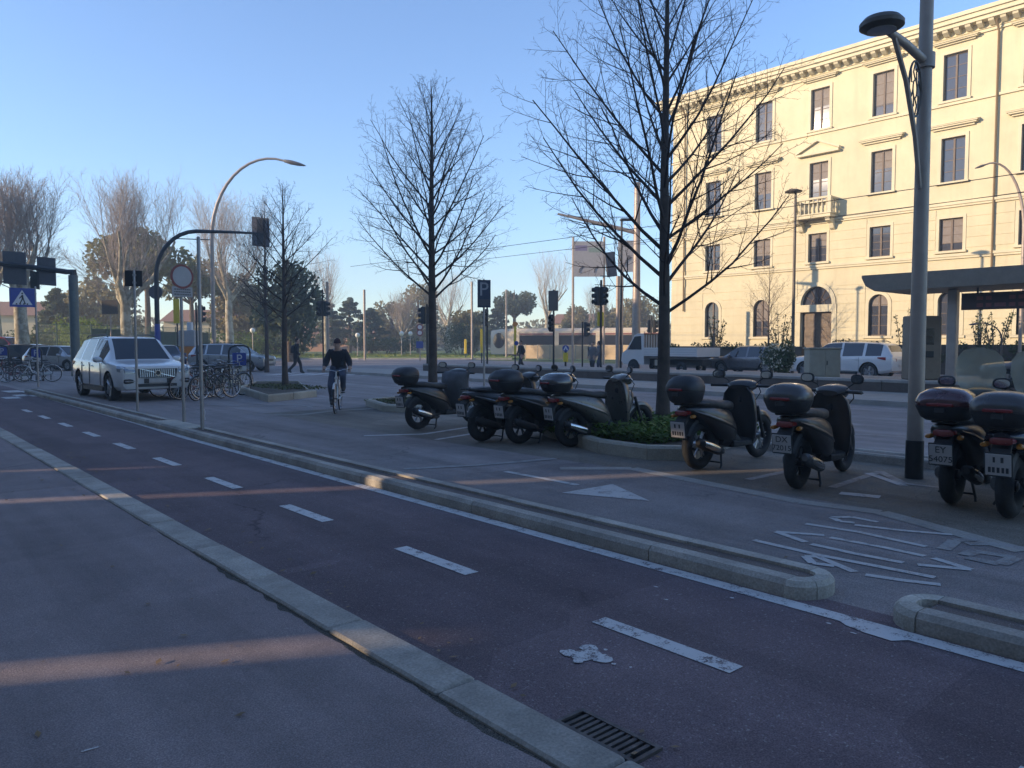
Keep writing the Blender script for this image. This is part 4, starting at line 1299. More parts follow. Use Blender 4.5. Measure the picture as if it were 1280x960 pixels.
# gantry at the left with backs of signals
p = G(95, 470); root = thing("signal_gantry", "green steel gantry carrying the dark backs of signals and boards", "traffic signal", (*p, 0)); k = math.hypot(*p) / 960 * .86
zt = ZZ(p, 95, 340); post(root, zt - .15, .21, "green_metal")
d = Vector((-RIGHT[0], -RIGHT[1], 0)); fw = Vector((-d.y, d.x, 0))
mb = MB(); a0 = Vector((0, 0, zt)); a1 = a0 + d * (75 * k) + Vector((0, 0, .35)); a2 = a0 + d * (130 * k) + Vector((0, 0, .5))
mb.tube([Vector((0, 0, zt - .3)), a0 - d * .02, a0 + d * .3, a1, a2], [.2, .17, .13, .12, .11], 8); mb.build("arm", "black_metal", root)
for (px0, px1, y0, y1) in ((5, 34, 311, 352), (48, 71, 320, 355), (39, 50, 337, 359)):
    cx, cz = (px0 + px1) / 2, (y0 + y1) / 2
    o = plate("signal_board", d * ((95 - cx) * k) + Vector((0, 0, ZZ(p, cx, cz))) - fw * .18, (px1 - px0) / 2 * k, (y1 - y0) / 2 * k, "sign_back" if px0 != 39 else "black_metal", .06, -.04)
    if px0 != 39:
        for sx in (-.5, 0, .5):
            for sz in (-.55, .5):
                mb = MB(); c = d * ((95 - cx) * k) + Vector((0, 0, ZZ(p, cx, cz))) - fw * .24
                q = c + d * (sx * (px1 - px0) / 2 * k) + Vector((0, 0, sz * (y1 - y0) / 2 * k)); mb.obox(q, (.26, .07, .30), (0, 0, -YAW), .03); mb.build("signal_lamp", "black_metal", o)
# plain traffic lights
def tlight_meshes():
    b = MB(); b.obox((0, 0, 0), (.30, .2, .98), bev=.03); b = b.mesh("signal_head", "black_metal", False)
    v = MB(); v.lathe([(.115, 0), (.115, -.17), (.10, -.17), (.10, 0)], axis='y', n=14); v = v.mesh("visor", "black_metal")
    l = MB(); l.lathe([(0, -.03), (.06, -.025), (.10, 0), (0, 0)], axis='y', n=14); l = l.mesh("lens", "lens_dark")
    return b, v, l
TLB, TLV, TLL = tlight_meshes()
def tlight(px, d, ztop, zhead, rz, label, heads=1, r=.055, m="black_metal", board=False):
    p = DX(px, d); root = thing("traffic_light", label, "traffic light", (*p, 0), rz, "traffic lights of the junction"); post(root, ztop, r, m)
    for k in range(heads):
        ang = k * PI * .55; off = Vector((0, -.24, 0)); off.rotate(Matrix.Rotation(ang, 3, 'Z'))
        b = put("signal_head", TLB, root); b.location = (off.x, off.y, zhead); b.rotation_euler = (0, 0, ang)
        for j in range(3):
            for me, nm in ((TLV, "visor"), (TLL, "lens")):
                o = put(nm, me, b); o.location = (0, -.1, -.31 + .31 * j)
    if board:
        mb = MB(); mb.obox((0, -.14, zhead), (.62, .02, 1.3), bev=.005); mb.build("backboard", "sign_back", root, False)
    return root
zp_ = lambda px, d, py: ZZ(DX(px, d), px, py)
tlight(246, 47, zp_(246, 47, 378), zp_(246, 47, 392), R(100), "traffic light with side hoods beside the arched signal post", 1)
tlight(404, 52, zp_(404, 52, 362), zp_(404, 52, 386), R(-70), "traffic light on a dark post just behind the cyclist's shoulder", 2)
tlight(534, 44, zp_(534, 44, 380), zp_(534, 44, 394), R(110), "two headed traffic light half hidden by the second bare tree", 2)
tlight(609, 45, zp_(609, 45, 378), zp_(609, 45, 397), R(-60), "traffic light on a dark post just right of the parking sign", 1)
tlight(692, 44, zp_(692, 44, 362), zp_(692, 44, 404), R(-70), "slim black post with a single low signal, near the tram", 1)
tlight(751, 41, zp_(751, 41, 350), zp_(751, 41, 370), R(150), "cluster of black traffic lights with a yellow marker below", 3, .06)
tlight(814, 60, zp_(814, 60, 395), zp_(814, 60, 408), R(60), "far traffic light at the corner of the yellow building", 2)
tlight(728, 52, zp_(728, 52, 402), zp_(728, 52, 412), R(20), "short traffic light standing before the beige hoarding", 1)
# dark oval plate on the slim post
o = [x for x in bpy.data.objects if x.get("label", "").startswith("slim black post")][0]
mb = MB(); mb.obox((0, -.06, zp_(692, 44, 376)), (.62, .03, 1.15), bev=.012); mb.build("sign_plate", "dark_brown_metal", o, False)
mb = MB(); q = [x for x in bpy.data.objects if x.get("label", "").startswith("cluster of black")][0]
mb.obox((0, -.07, zp_(751, 41, 399)), (.35, .06, .75), bev=.02); mb.build("yellow_marker", "yellow_paint", q, False)
mb = MB(); mb.obox((-.55, -.1, zp_(751, 41, 330)), (.55, .12, 1.3), (0, R(8), 0), bev=.02); mb.obox((-.25, 0, zp_(751, 41, 345)), (.6, .05, .05)); mb.build("tilted_panel", "sign_back", q, False)
# parking sign
p = DX(605, 22.5); root = thing("parking_sign", "dark blue parking sign with white letter P on a grey pole", "road sign", (*p, 0), -YAW * .8)
zt = ZZ(p, 605, 349); post(root, zt, .03)
k = 22.5 / 960; z0, z1 = ZZ(p, 605, 384.5), ZZ(p, 605, 350)
mb = MB(); mb.box(-8.2 * k, 8.2 * k, -.05, -.04, z0, z1); bd = mb.build("sign_board", "navy_sign", root, False)
letters("letter_p", "P", .56, "grey_sign", bd, (-.01, -.053, z0 + (z1 - z0) * .64), (PI / 2, 0, 0))
mb = MB(); flat(mb, rect(-7 * k, 7 * k, z0 + .05, z0 + .24), -.052); mb.build("info_strip", "sign_back", bd, False)

# tall tram mast with a long bracket
p = DX(795, 46); root = thing("tram_mast", "tall grey tram mast with a long sloping bracket arm", "mast", (*p, 0))
zt = ZZ(p, 797, 228); post(root, zt, .27, "grey_pole", r2=.17)
d = Vector((-RIGHT[0], -RIGHT[1], 0)); k = 46 / 960 * 1.0
a0 = Vector((0, 0, ZZ(p, 795, 291))); a1 = a0 + d * (45 * k) + Vector((0, 0, 11 * k)); a2 = a0 + d * (97 * k) + Vector((0, 0, 23 * k))
mb = MB(); mb.tube([a0, a1, a2], [.13, .11, .06], 8); mb.build("bracket_arm", "grey_pole", root)
mb = MB(); mb.tube([a0 - d * (15 * k) * 0 + Vector((0, 0, .9)), a2.lerp(a1, .3)], .02, 5); mb.build("stay_wire", "black_metal", root)
for t in (.35, .62):
    mb = MB(); c = a0.lerp(a2, t); mb.tube([c, c - Vector((0, 0, .35)), c - Vector((0, 0, .4)) + d * .5], .035, 6); mb.build("insulator", "black_metal", root)
# black lamp post by the mast
p = DX(776, 43); root = thing("street_lamp", "slim black lamp post with a small flat head beside the tram mast", "street lamp", (*p, 0)); zt = ZZ(p, 776, 275); post(root, zt, .06, "black_metal")
mb = MB(); mb.obox((.22, -.18, zt + .02), (.75, .3, .13), (0, 0, -YAW), .04); mb.build("lamp_head", "black_metal", root)
p = DX(772, 50); root = thing("bare_pole", "pale sunlit pole between the signal cluster and the tram mast", "pole", (*p, 0)); post(root, ZZ(p, 772, 345), .13, "grey_pole")
# direction board on two poles
p = DX(735, 58); root = thing("direction_board", "large pale direction board with faded panels and bent arrows on two poles", "road sign", (*p, 0), -YAW)
k = 58 / 960 * .97
for x in (-19.5, 20):
    mb = MB(); mb.tube([(x * k, 0, 0), (x * k, 0, ZZ(p, 735, 296))], .09, 8); mb.build("pole", "grey_pole", root)
z0, z1 = ZZ(p, 735, 346), ZZ(p, 735, 302)
mb = MB(); mb.box(-19 * k, 19 * k, -.16, -.10, z0, z1); bd = mb.build("panel", "grey_sign", root, False)
plain("faded_violet", (0.20, 0.18, 0.28), 0.6); plain("faded_green", (0.22, 0.29, 0.25), 0.6)
mb = MB(); flat(mb, rect(-17 * k, -2 * k, z1 - 12 * k, z1 - 5 * k), -.163); mb.build("violet_field", "faded_violet", bd, False)
mb = MB(); flat(mb, rect(0 * k, 17 * k, z1 - 14 * k, z1 - 8 * k), -.163); mb.build("green_field", "faded_green", bd, False)
for cx in (-10, 9):
    mb = MB(); pts = [(cx - 2, 5), (cx - 1.6, 9), (cx + .5, 11.5), (cx + 3, 12)]
    mb.tube([(a * k, -.165, z0 + b * k) for a, b in pts], .7 * k, 5); flat(mb, [((cx + 1.5) * k, z0 + 9.4 * k), ((cx + 5) * k, z0 + 12.4 * k), ((cx + 1.2) * k, z0 + 14.5 * k)], -.166)
    mb.build("bent_arrow", "sign_back", bd, False)
p = DX(784, 58); root = thing("direction_board", "narrow pale direction board partly hidden by the tram mast", "road sign", (*p, 0), -YAW)
mb = MB(); mb.tube([(-.4, 0, 0), (-.4, 0, ZZ(p, 784, 300))], .09, 8); mb.build("pole", "grey_pole", root)
z0, z1 = ZZ(p, 784, 340), ZZ(p, 784, 301)
mb = MB(); mb.box(-.75, .75, -.16, -.10, z0, z1); bd = mb.build("panel", "grey_sign", root, False)
mb = MB(); mb.tube([(-.3, -.17, z0 + .4), (-.2, -.17, z0 + .8), (.1, -.17, z0 + 1.0)], .05, 5); flat(mb, [(.0, z0 + .85), (.3, z0 + 1.05), (0, z0 + 1.22)], -.168); mb.build("bent_arrow", "sign_back", bd, False)
# lamp posts along the tram side
p = DX(991, 41); root = thing("street_lamp", "slim dark lamp post with a round flat head before the yellow building", "street lamp", (*p, 0)); zt = ZZ(p, 991, 240); post(root, zt, .085, "dark_brown_metal", r2=.06)
mb = MB(); d = -.12; mb.lathe([(0, .10), (.2, .09), (.42, .0), (.40, -.05), (.15, -.09), (0, -.1)], (d, .05, zt + .02), 'z', 20, closed=False); mb.build("lamp_head", "dark_brown_metal", root)
p = DX(1275, 43); lamp_arc(p, ZZ(p, 1250, 207), ZZ(p, 1275, 290), 1.9, (-RIGHT[0], -RIGHT[1]), .08, "pale curved lamp post before the far end of the yellow facade", "grey_pole", head=(.5, .25, .12))
p = DX(1252, 40.5); lamp_arc(p, ZZ(p, 1240, 404), ZZ(p, 1252, 425), 1.1, (-RIGHT[0], -RIGHT[1]), .04, "short bent lamp over the hedge behind the shelter", "dark_brown_metal", head=(.4, .18, .1))
# tall lamp by the scooters
p = (9.28, 3.59); root = thing("street_lamp", "thick grey lamp post with bracket lantern rising between the scooters", "street lamp", (*p, 0))
mb = MB(); mb.tube([(0, 0, .36), (0, 0, 3), (0, 0, 6), (0, 0, 9.2)], [.088, .078, .068, .055], 20); mb.build("pole", "grey_pole", root)
mb = MB(); mb.tube([(0, 0, -.02), (0, 0, .44), (0, 0, .445)], [.098, .096, .09], 20); mb.build("base_sleeve", "black_metal", root)
zb_ = 4.72
mb = MB(); mb.tube([(0, 0, zb_ - .08), (0, 0, zb_ + .08)], .10, 20); mb.build("collar", "grey_pole", root)
mb = MB(); mb.tube([(-.05, 0, zb_), (-.55, 0, zb_ + .06), (-.95, 0, zb_ + .08)], [.05, .045, .04], 10); mb.tube([(-.06, 0, 3.3), (-.22, 0, 3.85), (-.5, 0, 4.4), (-.82, 0, zb_ + .05)], [.028, .028, .028, .028], 8); mb.build("bracket_arm", "grey_pole", root)
mb = MB()
cc = Vector((-.26, 0, 4.36))
mb.tube([cc + Vector((.16 * math.cos(a * PI / 12), 0, .30 * math.sin(a * PI / 12))) for a in range(25)], .012, 6, caps=False)
for a in range(8):
    q = a * PI / 4; mb.tube([cc + Vector((.05 * math.cos(q), 0, .1 * math.sin(q))), cc + Vector((.10 * math.cos(q + .5), 0, .2 * math.sin(q + .5))), cc + Vector((.16 * math.cos(q), 0, .3 * math.sin(q)))], .008, 5)
mb.tube([cc + Vector((.05 * math.cos(a * PI / 8), 0, .1 * math.sin(a * PI / 8))) for a in range(17)], .008, 5, caps=False)
mb.build("scroll_ring", "dark_brown_metal", root)
mb = MB(); mb.lathe([(0, .11), (.09, .10), (.17, .07), (.215, .02), (.215, -.02), (.17, -.05), (0, -.07)], (-1.12, 0, zb_ + .10), 'z', 24, closed=False); h_ = mb.build("lantern_shell", "dark_brown_metal", root)
mb = MB(); mb.lathe([(0, -.075), (.14, -.06), (.14, -.05), (0, -.05)], (-1.12, 0, zb_ + .10), 'z', 20, closed=False); mb.build("lantern_glass", "grey_sign", h_)

# ------------------------------------------------------------------ tram stop
plain("shelter_brown", (0.22, 0.17, 0.125), 0.5, 0.2, var=0.12)
plain("led_board", (0.06, 0.025, 0.02), 0.4, var=0.2, scale=20)
plain("led_text", (0.22, 0.06, 0.05), 0.5)
mb = MB(); mb.prism([(19.6, -25), (23.3, -25), (23.3, 40), (20.6, 42), (19.6, 40)], -.05, .13); struct("tram_reserve", mb, "concrete")
plat = thing("tram_platform", "raised tram platform with dark face and pale coping", "platform", (23.3, 8, 0))
mb = MB(); mb.box(.06, 4.2, -30, 26, -.05, .41); mb.build("platform_body", "dark_concrete", plat, False)
for k in range(28):
    mb = MB(); mb.obox((.24, -29 + k * 2, .45), (.50, 1.985, .085), bev=.012); mb.build("coping_slab", "concrete", plat, False)
for k in range(28):
    mb = MB(); mb.box(.0, .06, -29.99 + k * 2, -28.01 + k * 2, .10, .405); mb.build("face_panel", "dark_concrete", plat, False)
mb = MB(); mb.box(.49, 4.2, -30, 26, .41, .43); mb.build("platform_top", "concrete", plat, False)
sh = thing("tram_shelter", "dark brown tram shelter roof on posts with a hanging sign board", "shelter", (24.6, 4.0, .43))
Y0, Y1 = -12, 6.85
zb0, zt0 = 2.72, 3.22
mb = MB(); x0, x1 = -.9, 1.7
mb.loft([[(x0, Y0, zb0 + .1), (x0, Y0, zt0), (x1, Y0, zt0), (x1, Y0, zb0 + .1)], [(x0, Y1 - .4, zb0), (x0, Y1 - .4, zt0), (x1, Y1 - .4, zt0), (x1, Y1 - .4, zb0)], [(x0, Y1 - .12, zb0 + .17), (x0, Y1 - .12, zt0), (x1, Y1 - .12, zt0), (x1, Y1 - .12, zb0 + .17)], [(x0, Y1, zt0 - .08), (x0, Y1, zt0), (x1, Y1, zt0), (x1, Y1, zt0 - .08)]])
mb.build("roof", "shelter_brown", sh, False)
for y in (4.55, 1.2, -3.2, -7.5):
    mb = MB(); mb.obox((0, y, zb0 / 2), (.26, .26, zb0), bev=.03); mb.build("post", "grey_pole", sh, False)
mb = MB(); mb.box(-.12, .02, -1.2, 4.3, 2.10, 2.58); bd = mb.build("display_board", "led_board", sh, False)
mb = MB(); rr = random.Random(4); y = 3.9
while y > -1:
    w = rr.uniform(.12, .3)
    for zz in (2.42, 2.22):
        if rr.random() < .8: mb.box(-.124, -.12, y - w, y, zz - .05, zz + .06)
    y -= w + .07
mb.build("faded_text", "led_text", bd, False)
for y in (3.9, -.8):
    mb = MB(); mb.tube([(-.05, y, 2.58), (-.05, y, 2.75)], .03, 6); mb.build("hanger", "black_metal", sh)
clearglass("shelter_glass", (.8, .78, .66), .05, .25)
for y in (-.98, -5.3): 
    mb = MB(); mb.box(1.3, 1.32, y - 1.8, y + 1.8, .3, 2.3); mb.build("glass_panel", "shelter_glass", sh, False)
tk = thing("ticket_machine", "grey brown ticket machine standing behind the thick lamp post", "ticket machine", (*DX(1152, 27.5), .43), -YAW)
mb = MB(); mb.obox((0, 0, 1.0), (1.0, .5, 2.0), bev=.03); mb.build("cabinet", "shelter_brown", tk, False)
mb = MB(); mb.obox((0, -.26, 1.35), (.5, .03, .5), bev=.01); mb.build("screen", "lens_dark", tk, False)
mb = MB(); mb.obox((.1, -.26, .8), (.3, .03, .2), bev=.01); mb.build("tray", "black_metal", tk, False)
cb = thing("utility_cabinet", "beige utility cabinet on the platform in front of the white car", "cabinet", (*DX(1028, 27.6), .43), -YAW)
plain("beige_paint", (0.32, 0.28, 0.21), 0.6, var=0.1)
mb = MB(); mb.obox((0, 0, .48), (1.02, .5, .95), bev=.02); mb.obox((0, 0, .975), (1.1, .58, .05), bev=.015); mb.build("cabinet_body", "beige_paint", cb, False)
for s in (-1, 1):
    mb = MB(); mb.obox((s * .25, -.255, .5), (.46, .02, .85), bev=.006); mb.build("door", "beige_paint", cb, False)
mb = MB(); mb.obox((.06, -.275, .5), (.03, .03, .14), bev=.005); mb.build("handle", "black_metal", cb, False)
rl = thing("platform_rail", "pale handrail along the platform behind the windscreen", "railing", (26.8, 2.0, .43))
mb = MB(); mb.tube([(0, 5.5, .85), (0, -16, .85)], .03, 8); mb.build("top_rail", "grey_pole", rl)
for k in range(8):
    mb = MB(); mb.tube([(0, 5.5 - k * 3, 0), (0, 5.5 - k * 3, .85)], .025, 6); mb.build("rail_post", "grey_pole", rl)
# overhead wires
for k, (a, b, lab) in enumerate([((25.2, 45, 6.6), (25.2, -25, 6.6), "thin overhead tram wire on the near track"), ((29.0, 45, 6.7), (29.0, -25, 6.7), "thin overhead tram wire on the far track"), ((36.2, 30.2, 7.6), (30, -25, 7.4), "thin cable slung from the tram mast")]):
    mb = MB(); n = 14
    mb.tube([Vector(a).lerp(Vector(b), i / n) - Vector((0, 0, .25 * math.sin(PI * i / n))) for i in range(n + 1)], .012, 4)
    o = mb.build("overhead_wire", "black_metal"); tag(o, lab, "cable")

# ------------------------------------------------------------------ far side: tram, hoarding, beacons, fence, low houses
plain("tram_white", (0.58, 0.48, 0.36), 0.4, var=0.05); plain("tram_red", (0.25, 0.09, 0.08), 0.5); plain("hoarding", (0.50, 0.36, 0.22), 0.8, var=0.15, scale=1.2)
glassdark("tram_glass", (0.03, 0.03, 0.035))
pa = Vector((*DX(622, 92), 0)); pb = Vector((*DX(835, 86), 0)); ax = (pb - pa).normalized(); L = (pb - pa).length
root = thing("tram", "long pale articulated tram with rounded nose and dark window band", "tram", pa, math.atan2(ax.y, ax.x))
def tsec(x, s, zlo=.35): return [(x, -1.2 * s, zlo), (x, 1.2 * s, zlo), (x, 1.25 * s, 1.2), (x, 1.2 * s, 2.6 + .4 * s), (x, .9 * s, 2.85 + .5 * s), (x, -.9 * s, 2.85 + .5 * s), (x, -1.2 * s, 2.6 + .4 * s), (x, -1.25 * s, 1.2)]
mb = MB(); mb.loft([tsec(-.6, .55), tsec(.1, .78), tsec(1.0, .93), tsec(2.2, 1.0), tsec(L, 1.0)]); mb.build("body", "tram_white", root, ang=30)
mb = MB(); mb.box(2.6, L - .1, -1.262, 1.262, 1.45, 2.55)
wb = mb.build("window_band", "tram_glass", root, False)
mb = MB(); mb.loft([[(-.64, -.5, 1.2), (-.64, .5, 1.2), (-.4, .6, 2.5), (-.4, -.6, 2.5)], [(.3, -.98, 1.1), (.3, .98, 1.1), (.9, .98, 2.7), (.9, -.98, 2.7)]]); mb.build("windscreen", "tram_glass", root, ang=20)
def nose_s(x):
    P_ = [(-.6, .55), (.1, .78), (1.0, .93), (2.2, 1.0), (99, 1.0)]
    for (xa, sa), (xb, sb) in zip(P_, P_[1:]):
        if x <= xb: return sa + (sb - sa) * (x - xa) / (xb - xa)
for sg in (-1, 1):
    ov = [(.62 + .80 * math.cos(2 * PI * i / 20), 1.95 + .92 * math.sin(2 * PI * i / 20)) for i in range(20)]
    mb = MB(); mb.loft([[(x, sg * (1.25 * nose_s(max(-.55, x)) + o_), z) for x, z in ov] for o_ in (-.1, .03)]); mb.build("nose_window", "tram_glass", root)
for x in (2.75, 7.6, 12.5, 17.4):
    if x < L - .5:
        mb = MB(); mb.box(x, x + .55, -1.27, 1.27, .5, 2.95); mb.build("pillar", "tram_white", root, False)
mb = MB(); mb.box(2.6, L - .1, -1.266, 1.266, 2.6, 2.78); mb.build("red_stripe", "tram_red", root, False)
mb = MB(); mb.box(1.2, L, -1.1, 1.1, .05, .36); mb.build("underframe", "black_metal", root, False)
# hoarding
pa = Vector((*DX(657, 76), 0)); pb = Vector((*DX(806, 70), 0)); ax = (pb - pa).normalized(); L = (pb - pa).length
root = thing("site_hoarding", "low beige panel hoarding running in front of the tram", "hoarding", pa, math.atan2(ax.y, ax.x)); n = 9
for k in range(n):
    mb = MB(); mb.box(k * L / n + .02, (k + 1) * L / n - .02, -.03, .03, .12, 1.42); mb.build("panel", "hoarding", root, False)
    mb = MB(); mb.box(k * L / n - .04, k * L / n + .04, -.06, .06, 0, 1.5); mb.build("post", "beige_paint", root, False)
# beacons
def beacon(px, d, y0, y1, label, disc_=False):
    p = DX(px, d); root = thing("traffic_beacon", label, "beacon", (*p, 0), -YAW)
    z0, z1 = max(.1, ZZ(p, px, y1)), ZZ(p, px, y0); k = d / 960
    mb = MB(); mb.tube([(0, 0, 0), (0, 0, z1)], .05, 8); mb.build("pole", "black_metal", root)
    if disc_:
        mb = MB(); mb.lathe([(0, 0), (4.2 * k, 0), (4.2 * k, .03), (0, .03)], (0, -.1, ZZ(p, px, 435.5)), 'y', 20); o = mb.build("blue_disc", "blue_sign", root)
        mb = MB(); c = ZZ(p, px, 435.5); flat(mb, [(-.13, c - .1), (0, c + .14), (.13, c - .1), (.06, c - .1), (0, c + .03), (-.06, c - .1)], -.102); mb.build("arrow", "white_sign", o, False)
        mb = MB(); mb.zell([(z0, 0, 0, 3 * k, .12), (z0 + .3, 0, 0, 3.2 * k, .12), (ZZ(p, px, 441), 0, 0, 3 * k, .12)], 10, 4); mb.build("yellow_body", "yellow_paint", root)
    else:
        mb = MB(); mb.zell([(z0, 0, 0, 1.6 * k, .1), (z1 - .2, 0, 0, 1.6 * k, .1), (z1, 0, 0, 1.2 * k, .08)], 10, 4); mb.build("yellow_body", "yellow_paint", root)
    return root
beacon(707, 40, 432, 452, "yellow island beacon with a round blue arrow sign", True)
b = beacon(644, 52, 404, 443, "tall yellow beacon beside the tram nose")
p = DX(644, 52); mb = MB(); mb.lathe([(0, 0), (.17, 0), (.17, .25), (0, .25)], (0, -.12, ZZ(p, 644, 405)), 'y', 14); mb.build("amber_lamp", "orange_paint", b)
mb = MB(); mb.lathe([(0, 0), (.15, 0), (.15, .03), (0, .03)], (.08, -.16, ZZ(p, 644, 429)), 'y', 14); mb.build("blue_disc", "blue_sign", b)
beacon(582, 80, 424, 442, "slim yellow post on the lawn, left of two"); beacon(602, 62, 411, 441, "taller yellow post just left of the parking sign pole")
# small warning signs on the lawn's edge
p = DX(525, 70); root = thing("road_sign_cluster", "small post with two red discs above a blue square near the second bare tree", "road sign", (*p, 0), -YAW); post(root, ZZ(p, 525, 405), .05, "grey_pole")
for py, m, r in ((409, "red_sign", .3), (416, "red_sign", .3)):
    mb = MB(); mb.lathe([(0, 0), (r, 0), (r, .03), (0, .03)], (0, -.08, ZZ(p, 525, py)), 'y', 16); mb.build("disc", m, root)
    mb = MB(); flat(mb, disc(0, ZZ(p, 525, py), r * .65, 14), -.082); mb.build("disc_face", "white_sign", root, False)
mb = MB(); mb.obox((-.02, -.07, ZZ(p, 525, 431)), (.62, .02, .62), (0, 0, 0)); mb.build("blue_square", "blue_sign", root, False)
# globe lamps in the park
for px, d, py, lab in ((502, 92, 417, "white globe lamp on a thin post near the small tan tree"), (513, 96, 417, "second white globe lamp right of the small tan tree"), (316, 88, 413, "globe lamp seen over the silver wagon"), (289, 94, 414, "globe lamp behind the arc lamp post"), (370, 90, 413, "globe lamp behind the walking pedestrian"), (447, 90, 419, "globe lamp in the park beside the cyclist")):
    p = DX(px, d); root = thing("globe_lamp", lab, "lamp", (*p, .1), 0, "globe lamps in the park"); h = ZZ(p, px, py) - .1; post(root, h - .2, .05, "grey_pole")
    mb = MB(); mb.lathe([(0, -.28), (.15, -.24), (.27, -.08), (.27, .08), (.15, .24), (0, .28)], (0, 0, h), 'z', 14, closed=False); mb.build("globe", "globe_white", root)
for px, d, y0, lab in ((456, 75, 362, "bare grey pole at the lawn's edge right of the cyclist"), (633, 84, 362, "thin bare pole left of the tram nose"), (590, 78, 352, "bare pole rising behind the dark shrub")):
    p = DX(px, d); root = thing("bare_pole", lab, "pole", (*p, 0)); post(root, ZZ(p, px, y0), .11, "grey_pole")
p = DX(410, 56); root = thing("bare_pole", "pale double pole just behind the cyclist", "pole", (*p, 0)); post(root, ZZ(p, 410, 352), .10, "grey_pole")
# green wire fence at the left
plain("fence_green", (0.05, 0.10, 0.06), 0.6)
pa = Vector((*DX(48, 68), .1)); pb = Vector((*DX(262, 84), .1)); ax = (pb - pa); L = ax.length; ax.normalize()
root = thing("wire_fence", "tall green wire fence in front of the park trees", "fence", pa, math.atan2(ax.y, ax.x)); n = 12
for k in range(n + 1):
    mb = MB(); mb.tube([(k * L / n, 0, 0), (k * L / n, 0, 3.1)], .05, 6); mb.build("post", "fence_green", root)
for k in range(n):
    mb = MB()
    for j in range(1, 22):
        x = (k + j / 22) * L / n; mb.box(x - .006, x + .006, -.006, .006, .1, 3.0)
    for z in (.15, .9, 1.6, 2.3, 2.98): mb.box(k * L / n, (k + 1) * L / n, -.015, .015, z - .02, z + .02)
    o = mb.build("wire_panel", "fence_green", root, False); o["kind"] = "stuff"
plain("green_screen", (0.05, 0.085, 0.055), 0.9, var=0.2)
for k, (a, b, z0, z1) in enumerate([(3, 5, .2, 2.7), (7, 12, .1, 2.6)]):
    mb = MB(); mb.box(a * L / n + .08, b * L / n - .08, .03, .05, z0, z1); mb.build("screen_cloth", "green_screen", root, False)
p = DX(139, 62); root = thing("notice_board", "brown square board on a thin post behind the white car", "sign", (*p, 0), -YAW); post(root, ZZ(p, 139, 378), .04, "grey_pole")
mb = MB(); mb.obox((0, -.06, ZZ(p, 139, 384)), (1.15, .03, 1.0), bev=.01); mb.build("board", "dark_brown_metal", root, False)
# work barrier
p = DX(236, 52); root = thing("work_barrier", "white and orange works cabinet behind the sign poles", "barrier", (*p, 0), -YAW)
mb = MB(); mb.obox((0, 0, .95), (.95, .6, .9), bev=.03); mb.build("orange_base", "orange_paint", root, False)
mb = MB(); mb.obox((0, 0, 1.9), (1.0, .65, 1.0), bev=.03); mb.build("grey_top", "grey_sign", root, False)
mb = MB(); mb.obox((.1, 0, 2.65), (.3, .3, .5), bev=.03); mb.build("beacon", "white_sign", root, False)
p = DX(222, 55); root = thing("yellow_banner", "narrow yellow banner on a post beside the round sign", "banner", (*p, 0), -YAW); post(root, 4.6, .05, "black_metal")
mb = MB(); mb.box(-.2, .2, -.07, -.06, 2.9, 4.5); mb.build("cloth", "yellow_paint", root, False)
# low terracotta houses beyond the park
plaster("terracotta_wall", (0.50, 0.27, 0.17)); plaster("cream_wall", (0.62, 0.52, 0.36))
def low_house(px0, px1, d, h, m, label, roofm="roof_tile"):
    a = Vector((*DX(px0, d), 0)); b = Vector((*DX(px1, d * .97), 0)); ax = (b - a); L = ax.length; ax.normalize()
    root = thing("low_house", label, "building", a, math.atan2(ax.y, ax.x))
    mb = MB(); mb.box(0, L, 0, 9, 0, h); mb.build("wall", m, root, False)
    mb = MB(); mb.prismx([(-.6, h), (9.6, h), (4.5, h + 2.0)], -.5, L + .5); mb.build("roof", roofm, root, False)
    n = max(2, int(L / 4))
    for k in range(n):
        mb = MB(); x = (k + .5) * L / n; mb.box(x - .55, x + .55, -.03, .05, 1.0, min(h - .5, 2.6)); w = mb.build("window", "window_wood", root, False)
        mb = MB(); mb.box(x - .42, x + .42, -.04, -.03, 1.1, min(h - .6, 2.5)); mb.build("pane", "window_glass", w, False)
    return root
low_house(318, 408, 150, 3.4, "terracotta_wall", "low terracotta house behind the walking pedestrian")
low_house(425, 500, 158, 3.2, "terracotta_wall", "low orange walled house behind the cedars")
low_house(-30, 48, 120, 5.2, "cream_wall", "pale house end behind the first plane tree")
low_house(205, 290, 130, 5.0, "cream_wall", "cream house glimpsed behind the green fence")
low_house(690, 800, 150, 5.5, "cream_wall", "cream house behind the tram and the direction board")
# distant wood closing the horizon
rr = random.Random(77); mb = MB()
for k in range(520):
    px = rr.uniform(-120, 900); d = rr.uniform(165, 200); x, y = DX(px, d); z = rr.uniform(1.0, 5.5) + 2.2 * mnoise.noise(Vector((px * .02, 0, 0)))
    clump(mb, rr, Vector((x, y, z)), 3.4, 2.2, 55, .55)
leafmat("far_leaf", (0.22, 0.20, 0.12), .35, .4)
o = mb.build("far_wood", "far_leaf", None, False, fix=False); tag(o, "distant belt of trees closing the view beyond the park", "wood", None, "stuff")
